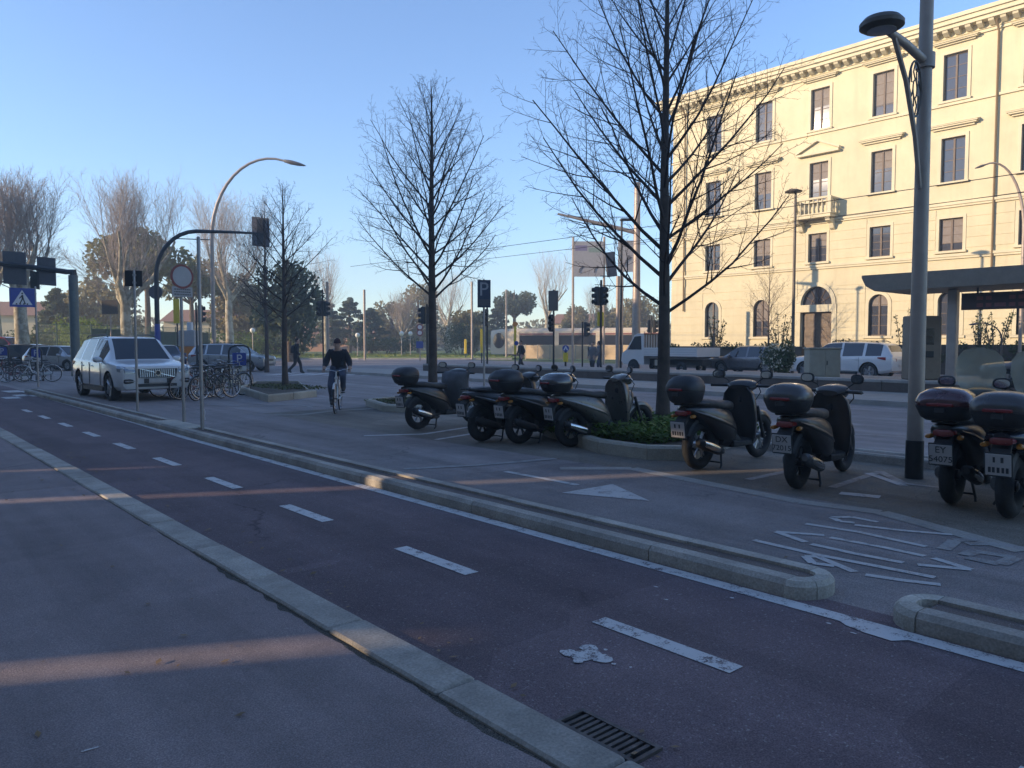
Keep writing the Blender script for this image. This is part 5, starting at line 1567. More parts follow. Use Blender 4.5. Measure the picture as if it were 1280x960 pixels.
# ------------------------------------------------------------------ scooters
plain("tyre_rubber", (0.018, 0.018, 0.019), 0.85, var=0.25, scale=20)
plain("rim_black", (0.03, 0.03, 0.032), 0.4, 0.5); plain("rim_silver", (0.42, 0.42, 0.42), 0.35, 0.8)
plain("paint_black", (0.016, 0.015, 0.016), 0.36, 0.0, var=0.2, coat=.25, rvar=.04); plain("paint_charcoal", (0.028, 0.027, 0.028), 0.4, 0.2, coat=.2, rvar=.04)
plain("paint_silver_grey", (0.20, 0.19, 0.185), 0.3, 0.5, coat=.2, rvar=.04); plain("paint_tan_grey", (0.14, 0.125, 0.11), 0.3, 0.4, coat=.2, rvar=.04)
plain("paint_dark_blue", (0.014, 0.018, 0.035), 0.25, 0.2, coat=.25, rvar=.04); plain("paint_bronze", (0.035, 0.029, 0.026), 0.42, 0.2, coat=.2, rvar=.04)
plain("matt_plastic", (0.022, 0.022, 0.023), 0.65, var=0.2); plain("seat_brown", (0.06, 0.04, 0.03), 0.55, var=0.2); plain("seat_vinyl", (0.018, 0.017, 0.018), 0.55, var=0.2, scale=12, bmp=.2)
plain("engine_metal", (0.13, 0.13, 0.13), 0.5, 0.6, var=0.3, scale=10); plain("chrome", (0.55, 0.55, 0.55), 0.18, 1.0, var=0.05, rvar=.04)
plain("tail_red", (0.22, 0.012, 0.012), 0.2, coat=.5); plain("amber_lens", (0.45, 0.16, 0.02), 0.25)
plain("plate_white", (0.40, 0.37, 0.345), 0.5, var=0.05); plain("plate_text", (0.03, 0.03, 0.035), 0.6)
plain("apron_grey", (0.075, 0.074, 0.078), 0.75, var=0.2, scale=8, bmp=.3); plain("case_black", (0.020, 0.020, 0.022), 0.5, var=0.15)
plain("case_gloss", (0.06, 0.055, 0.06), 0.2, 0.2, coat=.7, rvar=.04); plain("case_red", (0.075, 0.018, 0.022), 0.22, 0.2, coat=.6); plain("case_brown", (0.045, 0.038, 0.035), 0.35, coat=.3); plain("lamp_clear", (0.55, 0.56, 0.55), 0.12, 0.3, rvar=.04)
clearglass("screen_clear", (.93, .93, .86), .08, .30)
plain("mirror_glass", (0.6, 0.62, 0.63), 0.05, 1.0, var=0.02)
def wheel_meshes(r, w, rimr, m_rim, spokes):
    t = MB(); n = 12
    prof = []
    for i in range(n):
        a = 2 * PI * i / n; prof.append((r - w * .55 + w * .55 * math.cos(a), w * .5 * math.sin(a)))
    t.lathe(prof, axis='y', n=30); t = t.mesh("tyre", "tyre_rubber")
    s = MB(); s.lathe([(rimr, -.03), (rimr + .012, -.034), (rimr + .012, .034), (rimr, .03), (rimr - .02, .022), (rimr - .02, -.022)], axis='y', n=28)
    s.lathe([(.0, -.05), (.05, -.05), (.05, .05), (0, .05)], axis='y', n=14)
    for k in range(spokes):
        a = 2 * PI * k / spokes
        for da in (-.13, .13):
            s.tube([(.045 * math.cos(a), 0, .045 * math.sin(a)), ((rimr - .01) * math.cos(a + da), 0, (rimr - .01) * math.sin(a + da))], [.012, .009], 5)
    s = s.mesh("rim", m_rim)
    return t, s
WH = {}
def mirror_side(pts): return [(x, -y, z) for x, y, z in pts]
def add_plate(root, txt, x, z, ang):
    mb = MB(); mb.obox((0, 0, 0), (.01, .185, .185), bev=.003); pl = mb.build("licence_plate", "plate_white", root, False)
    pl.location = (x, 0, z); pl.rotation_euler = (0, ang, 0)
    mb = MB(); mb.obox((.006, 0, .0), (.012, .205, .21), bev=.004); h = mb.build("plate_holder", "matt_plastic", root, False); h.location = (x + .006, 0, z); h.rotation_euler = (0, ang, 0)
    a, b = txt
    if not a:
        mb = MB(); rq = random.Random(b)
        for zz, yy in [(.045, q * .03) for q in (-1, 1)] + [(-.042, (q - 2) * .032) for q in range(5)]:
            mb.box(-.0062, -.005, yy - rq.uniform(.007, .012), yy + rq.uniform(.007, .012), zz - .024, zz + .022)
        mb.build("plate_marks", "plate_text", pl, False)["kind"] = "stuff"; return
    letters("plate_top_line", a, .085, "plate_text", pl, (-.006, 0, .045), (PI / 2, 0, -PI / 2))
    letters("plate_bottom_line", b, .078, "plate_text", pl, (-.006, 0, -.042), (PI / 2, 0, -PI / 2))
def scooter(loc, rz, label, o):
    """x forward from the rear contact point; high-wheeled city scooter with fairings in separate parts"""
    root = thing("scooter", label, "scooter", (loc[0], loc[1], .004), rz, "scooters parked across the bays", o.get('sc', 1.0))
    root.scale = (1.10, 1.03, 1.02)
    P = o['paint']; wb = o.get('wb', 1.34)
    rr_, fr_ = o.get('rr', .285), o.get('fr', .29); rim = o.get('rim', "rim_black"); tw = o.get('tw', .115)
    for nm, x, r, w in (("rear_wheel", 0, rr_, tw), ("front_wheel", wb, fr_, tw * .86)):
        key = (r, w, rim)
        if key not in WH: WH[key] = wheel_meshes(r, w, r - w * .78, rim, 6)
        hub = MB(); hub.lathe([(0, -.062), (.03, -.062), (.03, .062), (0, .062)], axis='y', n=10); h = hub.build(nm, "engine_metal", root); h.location = (x, 0, r)
        put("tyre", WH[key][0], h); put("rim", WH[key][1], h)
    # engine unit and swing arm (left), exhaust (right)
    mb = MB(); mb.ell([(-.06, .30, .04, .05, 3, .10), (.02, .30, .055, .085, 3, .10), (.25, .29, .075, .10, 3, .08), (.42, .30, .10, .11, 3, .03), (.52, .31, .07, .08, 3, .0)], 12); mb.build("engine_unit", "engine_metal", root)
    mb = MB(); mb.tube([(.42, -.06, .20), (.30, -.14, .19), (.16, -.165, .225)], .02, 8); mb.ell([(.20, .225, .035, .04, 2.2, -.165), (.14, .24, .058, .062, 2.2, -.168), (-.10, .315, .062, .066, 2.2, -.172), (-.24, .36, .055, .058, 2.2, -.172), (-.27, .37, .03, .03, 2.2, -.172)], 14); ex = mb.build("exhaust", o.get('exm', "matt_plastic"), root)
    mb = MB(); mb.ell([(.10, .255, .05, .05, 2.4, -.185), (-.06, .305, .055, .054, 2.4, -.192), (-.20, .35, .045, .045, 2.4, -.188)], 12); mb.build("heat_shield", "chrome" if o.get('shield', True) else "matt_plastic", ex)
    # rear mudguard and hugger
    mb = MB(); rg = rr_ + .035; rings = []
    for i in range(10):
        a = R(38 + i * 13); ring = []
        for yy, dr in ((-.07, -.03), (-.055, .005), (0, .014), (.055, .005), (.07, -.03)):
            ring.append(((rg + dr) * math.cos(a), yy, rr_ + (rg + dr) * math.sin(a)))
        for yy, dr in ((.06, -.036), (0, .0), (-.06, -.036)):
            ring.append(((rg + dr) * math.cos(a), yy, rr_ + (rg + dr) * math.sin(a)))
        rings.append(ring)
    mb.loft(rings); mb.build("rear_mudguard", "matt_plastic", root)
    # tail fairing
    fat = o.get('fat', 1.0)
    mb = MB(); mb.ell([(-.34, .745, .05 * fat, .03, 2.6), (-.28, .735, .11 * fat, .055, 2.8), (-.12, .70, .145 * fat, .085, 2.8), (.10, .635, .175 * fat, .145, 2.8), (.30, .555, .185 * fat, .20, 2.8), (.48, .48, .17 * fat, .23, 2.8), (.60, .41, .14 * fat, .17, 2.6), (.68, .34, .10 * fat, .10, 2.4)], 20); tail = mb.build("tail_fairing", P, root)
    for s in (-1, 1):
        mb = MB(); mb.loft([[(x, s * (y + .004), z - h), (x, s * (y + .016), z - h * .2), (x, s * (y + .016), z + h * .2), (x, s * (y + .004), z + h)] for x, y, z, h in ((-.26, .105 * fat, .725, .012), (-.05, .153 * fat, .665, .024), (.2, .180 * fat, .585, .028), (.42, .176 * fat, .515, .024), (.55, .152 * fat, .455, .010))]); mb.build("side_trim", o.get('trim', P), tail)
    # seat
    mb = MB(); mb.ell([(-.20, .80, .08, .03, 3), (-.12, .805, .125, .045, 3.2), (.08, .80, .14, .055, 3.2), (.24, .775, .14, .055, 3.2), (.34, .755, .14, .058, 3.2), (.50, .755, .125, .06, 3.2), (.60, .74, .09, .055, 3), (.65, .72, .04, .035, 3)], 18); mb.build("seat", o.get('seat', "seat_vinyl"), root)
    # under-seat inner panel down to the footboard
    mb = MB(); mb.ell([(.36, .42, .12, .16, 3), (.5, .38, .14, .15, 3), (.62, .33, .145, .09, 3), (.70, .30, .14, .05, 3)], 14); mb.build("inner_panel", "matt_plastic", root)
    mb = MB(); mb.ell([(.52, .275, .155, .05, 4), (.66, .265, .175, .045, 4), (.95, .265, .175, .045, 4), (1.04, .30, .16, .05, 4)], 14); mb.build("footboard", "matt_plastic", root)
    # leg shield
    mb = MB(); secs = [(.25, 1.00, .18, .05), (.35, .985, .215, .07), (.55, .965, .235, .09), (.75, .945, .23, .10), (.88, .935, .20, .10), (.96, .925, .13, .07)]
    rings = []
    for z, x, hy, hx in secs:
        ring = []
        for k in range(20):
            a = 2 * PI * k / 20; c, s = math.cos(a), math.sin(a)
            yy = hy * math.copysign(abs(s) ** .75, s); bow = -.09 * (yy / hy) ** 2 * (1 if c >= 0 else 1)
            ring.append((x + hx * math.copysign(abs(c) ** .8, c) * (1 if c > 0 else .55) + bow, yy, z))
        rings.append(ring)
    mb.loft(rings); mb.build("leg_shield", P, root)
    # nose down to the wheel
    mb = MB(); mb.ell([(1.0, .56, .10, .22, 2.4), (1.08, .60, .095, .20, 2.4), (1.15, .66, .075, .13, 2.4), (1.19, .70, .04, .06, 2.2)], 16); mb.build("front_fairing", P, root)
    # fork and front mudguard
    top = Vector((wb - .33, 0, .90)); bot = Vector((wb, 0, fr_))
    for s in (-1, 1):
        mb = MB(); a = Vector((wb - .16, s * .075, fr_ + .40)); mb.tube([a, (wb - .01, s * .075, fr_ + .02), (wb + .01, s * .075, fr_ - .02)], [.022, .024, .026], 10); mb.build("fork_leg", "matt_plastic", root)
    mb = MB(); rings = []; rg = fr_ + .025
    for i in range(12):
        a = R(28 + i * 12.5); ring = []
        w2 = .062 * (1 - .35 * abs(i - 5) / 6)
        for yy, dr in ((-w2, -.045), (-w2 * .85, -.008), (-w2 * .4, .012), (w2 * .4, .012), (w2 * .85, -.008), (w2, -.045), (w2 * .8, -.045), (0, .004), (-w2 * .8, -.045)):
            ring.append((wb + (rg + dr) * math.cos(a), yy, fr_ + (rg + dr) * math.sin(a)))
        rings.append(ring)
    mb.loft(rings); mb.build("front_mudguard", P, root)
    # handlebar cowl, headlight, grips, levers
    st = o.get('steer', 0.0)
    hb = thing_part("handlebar", root, (wb - .38, 0, .96), st)
    cow = MB(); cow.ell([(-.12, .0, .13, .03, 2.6), (-.05, .02, .19, .055, 2.6), (.05, .025, .17, .075, 2.5), (.12, .0, .11, .075, 2.4), (.16, -.02, .05, .045, 2.2)], 18); cow.build("handlebar_cowl", P, hb)
    mb = MB(); mb.ell([(.12, .0, .085, .05, 2.3), (.168, -.012, .06, .035, 2.2), (.172, -.012, .02, .012, 2)], 14); mb.build("headlight", "lamp_clear", hb)
    for s in (-1, 1):
        mb = MB(); mb.tube([(-.02, s * .17, .015), (-.05, s * .25, .02), (-.075, s * .38, .02)], [.016, .019, .019], 10); mb.lathe([(0, -.006), (.021, -.006), (.021, .006), (0, .006)], (-.076, s * .385, .02), 'y', 10); mb.build("grip", "seat_vinyl", hb)
        mb = MB(); mb.tube([(.01, s * .19, .03), (.03, s * .26, .025), (-.015, s * .37, .012)], [.008, .008, .006], 6); mb.build("brake_lever", "chrome", hb)
        if o.get('mirrors', True):
            tilt = o.get('mtilt', 0.0)
            e = Vector((-.02 + tilt * .1, s * (.31 + tilt * .0), .165))
            mb = MB(); mb.tube([(-.01, s * .17, .05), (.01, s * .21, .09), e - Vector((0, s * .02, .03))], .007, 6); mb.build("mirror_stem", "matt_plastic", hb)
            mb = MB(); mb.ell([(-.024, .0, .075, .048, 2.6), (-.012, 0, .084, .056, 2.6), (.012, 0, .07, .046, 2.4), (.03, 0, .028, .02, 2.2)], 16); m_ = mb.build("mirror", P if o.get('mpaint') else "matt_plastic", hb); m_.location = e; m_.rotation_euler = (0, 0, s * R(8))
            mb = MB(); mb.ell([(-.0262, .0, .066, .041, 2.6), (-.0245, 0, .066, .041, 2.6)], 16); g_ = mb.build("mirror_glass", "mirror_glass", hb); g_.location = e; g_.rotation_euler = (0, 0, s * R(8))
    for s in (-1, 1):
        mb = MB(); mb.tube([(wb - .40, s * .22, .98), (wb - .30, s * .20, .90), (wb - .26, s * .10, .78), (wb - .20, s * .06, .60)], .006, 5); mb.build("cable", "matt_plastic", root)
    mb = MB(); mb.ell([(.86, .80, .02, .03, 2.2), (.89, .80, .03, .04, 2.2)], 8); mb.build("bag_hook", "matt_plastic", root)
    # tail lamp, indicators, plate
    mb = MB(); mb.ell([(-.372, .70, .05, .018, 3), (-.36, .705, .085, .032, 3), (-.30, .71, .10, .035, 3)], 14); mb.build("tail_light", "tail_red", root)
    for s in (-1, 1):
        mb = MB(); mb.ell([(-.345, .665, .018, .014, 2.2, s * .13), (-.33, .665, .03, .02, 2.2, s * .13), (-.28, .67, .03, .02, 2.2, s * .12)], 10); mb.build("indicator", "amber_lens", root)
    mb = MB(); mb.loft([[(-.28, -.06, .70), (-.28, .06, .70), (-.24, .06, .69), (-.24, -.06, .69)], [(-.385, -.075, .60), (-.385, .075, .60), (-.36, .075, .58), (-.36, -.075, .58)], [(-.41, -.08, .42), (-.41, .08, .42), (-.395, .08, .42), (-.395, -.08, .42)]]); mb.build("rear_fender_tongue", "matt_plastic", root)
    add_plate(root, o.get('plate', ("DX", "72015")), -.418, .515, R(-9))
    # grab rail / rack
    mb = MB()
    for s in (-1, 1): mb.tube([(.0, s * .125, .80), (-.18, s * .14, .815), (-.32, s * .11, .83), (-.36, s * .05, .835)], .014, 8)
    mb.tube([(-.36, -.05, .835), (-.36, .05, .835)], .014, 8); mb.build("grab_rail", "matt_plastic", root)
    # stand
    mb = MB()
    for s in (-1, 1): mb.tube([(.36, s * .07, .20), (.28, s * .13, .03), (.24, s * .14, .0)], [.013, .012, .012], 7)
    mb.tube([(.30, -.12, .06), (.30, .12, .06)], .01, 6); mb.build("centre_stand", "matt_plastic", root)
    mb = MB(); mb.tube([(.44, .12, .22), (.40, .22, .02)], .011, 6); mb.build("side_stand", "matt_plastic", root)
    # shock absorber
    mb = MB(); mb.tube([(-.01, .13, .33), (.05, .14, .62)], .022, 8)
    for k in range(7): mb.lathe([(.028, -.006), (.034, 0), (.028, .006)], (-.01 + .06 * k / 7 + .01, .131, .36 + k * .033), 'z', 10)
    mb.build("shock_absorber", "chrome", root)
    if o.get('case'):
        cm, cw, ch, cl = o['case']; cx, cz = o.get('cpos', (-.28, .82))
        lo = MB(); lo.zell([(cz, cx + .02, 0, cl * .36, cw * .34, 3.0), (cz + .03, cx + .01, 0, cl * .43, cw * .42, 3.0), (cz + ch * .42, cx, 0, cl * .5, cw * .5, 3.0), (cz + ch * .44, cx, 0, cl * .5, cw * .5, 3.0)], 24); c_ = lo.build("top_case", "case_black", root)
        up = MB(); up.zell([(cz + ch * .45, cx, 0, cl * .5, cw * .5, 3.0), (cz + ch * .6, cx, 0, cl * .51, cw * .505, 3.0), (cz + ch * .8, cx + .01, 0, cl * .46, cw * .45, 2.8), (cz + ch * .94, cx + .02, 0, cl * .35, cw * .33, 2.6), (cz + ch, cx + .025, 0, cl * .16, cw * .16, 2.4)], 24); up.build("lid", cm, c_)
        mb = MB(); mb.obox((cx - cl * .5, 0, cz + ch * .5), (.02, cw * .45, .03), bev=.006); mb.build("reflector", o.get('refl', "tail_red"), c_, False)
        mb = MB(); mb.obox((cx - cl * .49, 0, cz + ch * .33), (.025, .09, .05), bev=.008); mb.build("latch", "matt_plastic", c_, False)
        mb = MB(); mb.obox((cx + .04, 0, cz - .012), (.26, .20, .024), bev=.008); mb.build("rack_plate", "matt_plastic", root, False)
    if o.get('apron'):
        mb = MB(); rings = []
        for z, x, hy, hx in ((.27, .93, .20, .10), (.45, .92, .23, .13), (.65, .88, .25, .16), (.82, .84, .27, .15), (.95, .86, .30, .10), (1.0, .90, .30, .06)):
            ring = []
            for k in range(22):
                a = 2 * PI * k / 22; c, s = math.cos(a), math.sin(a); w = 1 + .05 * math.sin(a * 5 + z * 9)
                ring.append((x + hx * c * w + (.06 if c > 0 else 0), hy * s * w, z))
            rings.append(ring)
        mb.loft(rings); mb.build("leg_cover", "apron_grey", root, ang=80)
    if o.get('screen'):
        h = o['screen']; mb = MB(); rings = []
        for z, hw, x in ((0.02, .15, .12), (h * .25, .20, .07), (h * .55, .225, .01), (h * .8, .20, -.05), (h * .94, .14, -.08), (h, .06, -.09)):
            ring = []
            for i in range(9):
                t = -1 + 2 * i / 8; ring.append((x - .10 * t * t, hw * t, z))
            ring2 = [(p_[0] - .004, p_[1], p_[2]) for p_ in reversed(ring)]
            rings.append(ring + ring2)
        mb.loft(rings); mb.build("windscreen", "screen_clear", hb)
    return root
def thing_part(name, parent, loc, rz):
    mb = MB(); mb.lathe([(0, -.02), (.03, -.02), (.03, .04), (0, .04)], (0, 0, 0), 'z', 10); o = mb.build(name, "matt_plastic", parent)
    o.location = loc; o.rotation_euler = (0, R(22) * 0, rz)
    return o
CB = ("case_black", .42, .30, .40)
s1 = G(523, 537); s2 = G(603, 552); s3 = G(650, 555); s4 = G(714, 559); s5 = G(873, 587); s6 = G(997, 611); s7 = G(1190, 630); s8 = G(1262, 648)
scooter(s1, R(10), "black scooter with top case and bulky grey leg cover, beside the low tree bed", dict(paint="paint_black", case=CB, apron=True, steer=R(12), rim="rim_silver", plate=("", "1"), sc=1.0))
scooter(s2, R(4), "dark wide scooter with silver grey side panels and no top case", dict(paint="paint_charcoal", trim="paint_silver_grey", fat=1.25, tw=.14, rr=.27, steer=R(-8), plate=("", "2"), sc=1.0, shield=False))
scooter(s3, R(4), "plain black scooter with black top case between the silver sided and the tan scooters", dict(paint="paint_black", trim="paint_charcoal", case=("case_black", .46, .32, .44), steer=R(-20), sc=1.0, plate=("", "3"), shield=False))
scooter(s4, R(-3), "tan grey scooter with glossy lidded top case beside the green tree bed", dict(paint="paint_tan_grey", trim="paint_silver_grey", case=("case_gloss", .42, .28, .40), steer=R(-15), fat=1.05, sc=1.0, rim="rim_black", plate=("", "4")))
scooter(s5, R(3), "black high wheeled scooter with silver spoked wheels in front of the green tree bed", dict(paint="paint_black", case=("case_black", .40, .33, .38), steer=R(10), rim="rim_silver", sc=1.0, rr=.30, fr=.30, plate=("", "5")))
scooter(s6, R(8), "bronze black scooter with brown top case, plate facing the road", dict(paint="paint_bronze", seat="seat_brown", case=("case_brown", .44, .30, .42), steer=R(-14), sc=1.0, exm="engine_metal", fat=1.05, plate=("DX", "72015")))
scooter(s7, R(6), "dark scooter with tall clear windscreen and red banded top case beside the thick lamp post", dict(paint="paint_black", case=("case_red", .48, .30, .42), steer=R(5), screen=.52, sc=1.0, fat=1.1, tw=.13, plate=("EY", "54075"), mirrors=True, mpaint=True))
scooter(s8, R(4), "dark blue scooter with clear windscreen and wide rounded top case beside the red banded one", dict(paint="paint_dark_blue", case=("case_brown", .48, .30, .44), steer=R(-4), screen=.5, sc=1.0, fat=1.2, tw=.14, plate=("", "6")))
# ------------------------------------------------------------------ cars
plain("car_white", (0.58, 0.57, 0.55), 0.25, 0.0, var=0.03, scale=2, coat=.8, rvar=.01); plain("car_silver", (0.34, 0.345, 0.35), 0.28, 0.6, var=0.03, coat=.7, rvar=.01)
plain("car_black", (0.018, 0.02, 0.023), 0.22, 0.1, coat=.8, rvar=.01); plain("car_blue", (0.03, 0.045, 0.12), 0.25, 0.2, coat=.8, rvar=.01); plain("car_red", (0.34, 0.03, 0.02), 0.28, coat=.7, rvar=.01)
plain("car_grey", (0.12, 0.12, 0.125), 0.28, 0.4, coat=.7, rvar=.01); plain("arch_black", (0.012, 0.012, 0.012), 0.9); plain("trim_dark", (0.02, 0.02, 0.022), 0.5)
glassdark("car_glass", (0.018, 0.024, 0.032), 0.03, .8); plain("headlamp", (0.22, 0.25, 0.28), 0.1, 0.4, coat=.8); plain("car_tail_red", (0.30, 0.012, 0.015), 0.15, coat=.6)
ST = [  # x, z low, z shoulder, half width, z top, half width of top   (length 4.95, width 2.0, height 1.78)
 (-2.47, .55, .92, .84, .98, .72), (-2.42, .42, 1.04, .92, 1.12, .80), (-2.30, .36, 1.08, .955, 1.30, .74), (-2.12, .32, 1.10, .98, 1.60, .67), (-1.98, .30, 1.11, .99, 1.685, .67), (-1.80, .30, 1.11, .995, 1.72, .68),
 (-1.30, .30, 1.10, 1.0, 1.755, .69), (-1.18, .30, 1.10, 1.0, 1.76, .69), (-.28, .30, 1.075, 1.0, 1.775, .70), (-.18, .30, 1.075, 1.0, 1.775, .70), (.35, .30, 1.06, 1.0, 1.75, .69), (.55, .30, 1.055, 1.0, 1.715, .68), (.95, .30, 1.05, .995, 1.43, .74), (1.32, .30, 1.04, .99, 1.13, .82),
 (1.42, .30, 1.03, .99, 1.10, .82), (1.80, .30, 1.00, .98, 1.07, .80), (2.10, .30, .965, .955, 1.02, .77), (2.30, .31, .94, .915, .99, .74), (2.43, .34, .90, .87, .955, .70), (2.47, .40, .84, .82, .90, .64)]
def car_body(L, W, H, lowhood=1.0, sed=False):
    kx, ky, kz = L / 4.95, W / 2.0, H / 1.78
    S = []
    for x, zl, zs, hw, zt, ht in ST:
        if sed and x < -1.7: zt = min(zt, 1.05 + max(0, (x + 2.3)) * .9); ht = max(ht, .72)
        S.append((x * kx, zl * kz, zs * kz, hw * ky, zt * kz, ht * ky))
    rings = []
    for x, zl, zs, hw, zt, ht in S:
        half = [(hw * .90, zl), (hw * .985, zl + .10), (hw, (zl + zs) / 2), (hw * .992, zs - .05), (hw * .965, zs), (ht + (hw * .965 - ht) * .06, zt - (zt - zs) * .10), (ht * .88, zt - .012), (ht * .45, zt)]
        ring = [(x, y, z) for y, z in half] + [(x, -y, z) for y, z in reversed(half)]
        rings.append(ring)
    mb = MB(); n = 16; vs = [p for r in rings for p in r]; fs = []; mi = []
    def side_glass(i): return 4 <= i <= 11 and i not in (6, 8)
    for i in range(len(rings) - 1):
        for j in range(n):
            k = (j + 1) % n; fs.append((i * n + j, i * n + k, (i + 1) * n + k, (i + 1) * n + j))
            g = 0
            if j in (4, 10) and side_glass(i): g = 1
            if j in (6, 7, 8) and i in (11, 12): g = 2
            if j in (6, 7, 8) and i in (2,): g = 3
            mi.append(g)
    fs.append(tuple(range(n - 1, -1, -1))); mi.append(0)
    m = len(rings) - 1; fs.append(tuple(range(m * n, m * n + n))); mi.append(0)
    mb.v = vs; mb.f = fs; mb.mi = mi
    return mb, kx, ky, kz
def car(p, head, L, W, H, paint, label, name="parked_car", wr=.35, wheels="rim_silver", detail=None, group="cars about the junction"):
    root = thing(name, label, "car", (*p, 0), head, group)
    mb, kx, ky, kz = car_body(L, W, H)
    me = mb.mesh("body", [paint, "car_glass", "car_glass", "car_glass", "arch_black"], True, 32)
    tmp = bpy.data.objects.new("tmp", me); COL.objects.link(tmp)
    xr, xf = -1.46 * kx, 1.50 * kx
    cut = MB()
    for x in (xr, xf):
        cut.lathe([(0, -1.2), (wr + .055, -1.2), (wr + .055, -W * .30), (0, -W * .30)], (x, 0, wr), 'y', 24); cut.lathe([(0, W * .30), (wr + .055, W * .30), (wr + .055, 1.2), (0, 1.2)], (x, 0, wr), 'y', 24)
    cme = cut.mesh("cut", [paint, "car_glass", "car_glass", "car_glass", "arch_black"], False); cme.polygons.foreach_set("material_index", [4] * len(cme.polygons))
    co = bpy.data.objects.new("cut", cme); COL.objects.link(co)
    md = tmp.modifiers.new("b", 'BOOLEAN'); md.operation = 'DIFFERENCE'; md.object = co; md.solver = 'EXACT'
    dg = bpy.context.evaluated_depsgraph_get(); dg.update()
    full = bpy.data.meshes.new_from_object(tmp.evaluated_get(dg))
    bpy.data.objects.remove(tmp); bpy.data.objects.remove(co)
    for idx, nm, m in ((0, "body", paint), (1, "side_windows", "car_glass"), (2, "windscreen", "car_glass"), (3, "rear_window", "car_glass"), (4, "wheel_arches", "arch_black")):
        bm = bmesh.new(); bm.from_mesh(full)
        bmesh.ops.delete(bm, geom=[f for f in bm.faces if f.material_index != idx], context='FACES')
        if nm == "wheel_arches":
            for s in (-1, 1):
                for t_ in (-1, 1):
                    b2 = bm.copy(); bmesh.ops.delete(b2, geom=[f for f in b2.faces if f.calc_center_median().y * s < 0 or f.calc_center_median().x * t_ < 0], context='FACES'); m2 = bpy.data.meshes.new("wheel_arch"); b2.to_mesh(m2); b2.free()
                    m2.materials.clear(); m2.materials.append(MAT[m]); m2.polygons.foreach_set("material_index", [0] * len(m2.polygons)); put("wheel_arch", m2, root)
            bm.free(); continue
        if nm == "side_windows":
            for s in (-1, 1):
                b2 = bm.copy(); bmesh.ops.delete(b2, geom=[f for f in b2.faces if f.calc_center_median().y * s < 0], context='FACES'); m2 = bpy.data.meshes.new("side_window"); b2.to_mesh(m2); b2.free()
                m2.materials.clear(); m2.materials.append(MAT[m]); m2.polygons.foreach_set("material_index", [0] * len(m2.polygons)); put("side_window", m2, root)
            bm.free(); continue
        m2 = bpy.data.meshes.new(nm); bm.to_mesh(m2); bm.free()
        m2.materials.clear(); m2.materials.append(MAT[m]); m2.polygons.foreach_set("material_index", [0] * len(m2.polygons))
        if len(m2.polygons):
            m2.polygons.foreach_set("use_smooth", [True] * len(m2.polygons)); m2.set_sharp_from_angle(angle=R(32))
            o = put(nm, m2, root)
            if nm == "body": body = o
    key = ('car', wr, wheels)
    if key not in WH:
        t = MB(); t.lathe([(wr - .11, -.10), (wr - .03, -.115), (wr, -.085), (wr, .085), (wr - .03, .115), (wr - .11, .10)], axis='y', n=28); t = t.mesh("tyre", "tyre_rubber")
        s = MB(); rr0 = wr - .10; s.lathe([(rr0, -.09), (rr0 + .01, -.10), (rr0 + .01, .10), (rr0, .09), (rr0 - .03, .0)], axis='y', n=26); s.lathe([(0, -.075), (.07, -.075), (.07, .05), (0, .05)], axis='y', n=12)
        for k in range(5):
            a = 2 * PI * k / 5
            for da in (-.12, .12): s.tube([(.05 * math.cos(a), -.06, .05 * math.sin(a)), (rr0 * math.cos(a + da), -.075, rr0 * math.sin(a + da))], [.025, .02], 5)
        s.lathe([(0, .02), (rr0 - .02, .02), (rr0 - .02, .05), (0, .05)], axis='y', n=20)
        WH[key] = (t, s.mesh("rim", wheels))
    for x in (xr, xf):
        for s in (-1, 1):
            h = MB(); h.lathe([(0, -.08), (.03, -.08), (.03, .03), (0, .03)], axis='y', n=10); h = h.build("wheel", "engine_metal", root); h.location = (x, s * (W / 2 - .135), wr); h.rotation_euler = (0, 0, 0 if s < 0 else PI)
            put("tyre", WH[key][0], h); put("rim", WH[key][1], h)
    for s in (-1, 1):
        mb = MB(); mb.ell([(.80 * kx, 1.12 * kz, .05, .06, 2.6, s * (W / 2 + .07)), (.87 * kx, 1.12 * kz, .115, .085, 2.6, s * (W / 2 + .07)), (.97 * kx, 1.11 * kz, .09, .06, 2.4, s * (W / 2 + .05)), (1.0 * kx, 1.11 * kz, .03, .02, 2, s * (W / 2 + .05))], 12); mb.build("door_mirror", paint, root)
        # door handles and sill
        for x in (-.95, .05):
            mb = MB(); mb.obox((x * kx, s * (W / 2 + .004), .93 * kz), (.20, .03, .03), bev=.008); mb.build("door_handle", paint, root, False)
        mb = MB(); mb.box(-.95 * kx, .98 * kx, s * W / 2 * .9 if s > 0 else -W / 2 * .995, s * W / 2 * .995 if s > 0 else -W / 2 * .9, .24 * kz, .36 * kz); mb.build("sill", "trim_dark", root, False)
        for x in (-1.03, -.23, .86):
            mb = MB(); mb.box(x * kx - .005, x * kx + .005, s * W / 2 - .012, s * W / 2 + .0025, .40 * kz, 1.03 * kz); mb.build("door_gap", "trim_dark", root, False)
        # lamps
        mb = MB(); mb.loft([[(2.485 * kx, s * .55 * ky, .77 * kz), (2.485 * kx, s * .55 * ky, .85 * kz), (2.46 * kx, s * .56 * ky, .915 * kz), (2.3 * kx, s * .5 * ky, .84 * kz)], [(2.475 * kx, s * .82 * ky, .76 * kz), (2.47 * kx, s * .83 * ky, .87 * kz), (2.40 * kx, s * .80 * ky, .945 * kz), (2.2 * kx, s * .75 * ky, .84 * kz)], [(2.24 * kx, s * .955 * ky, .82 * kz), (2.22 * kx, s * .958 * ky, .90 * kz), (2.16 * kx, s * .935 * ky, .965 * kz), (2.08 * kx, s * .9 * ky, .86 * kz)]]); mb.build("headlight", "headlamp", root)
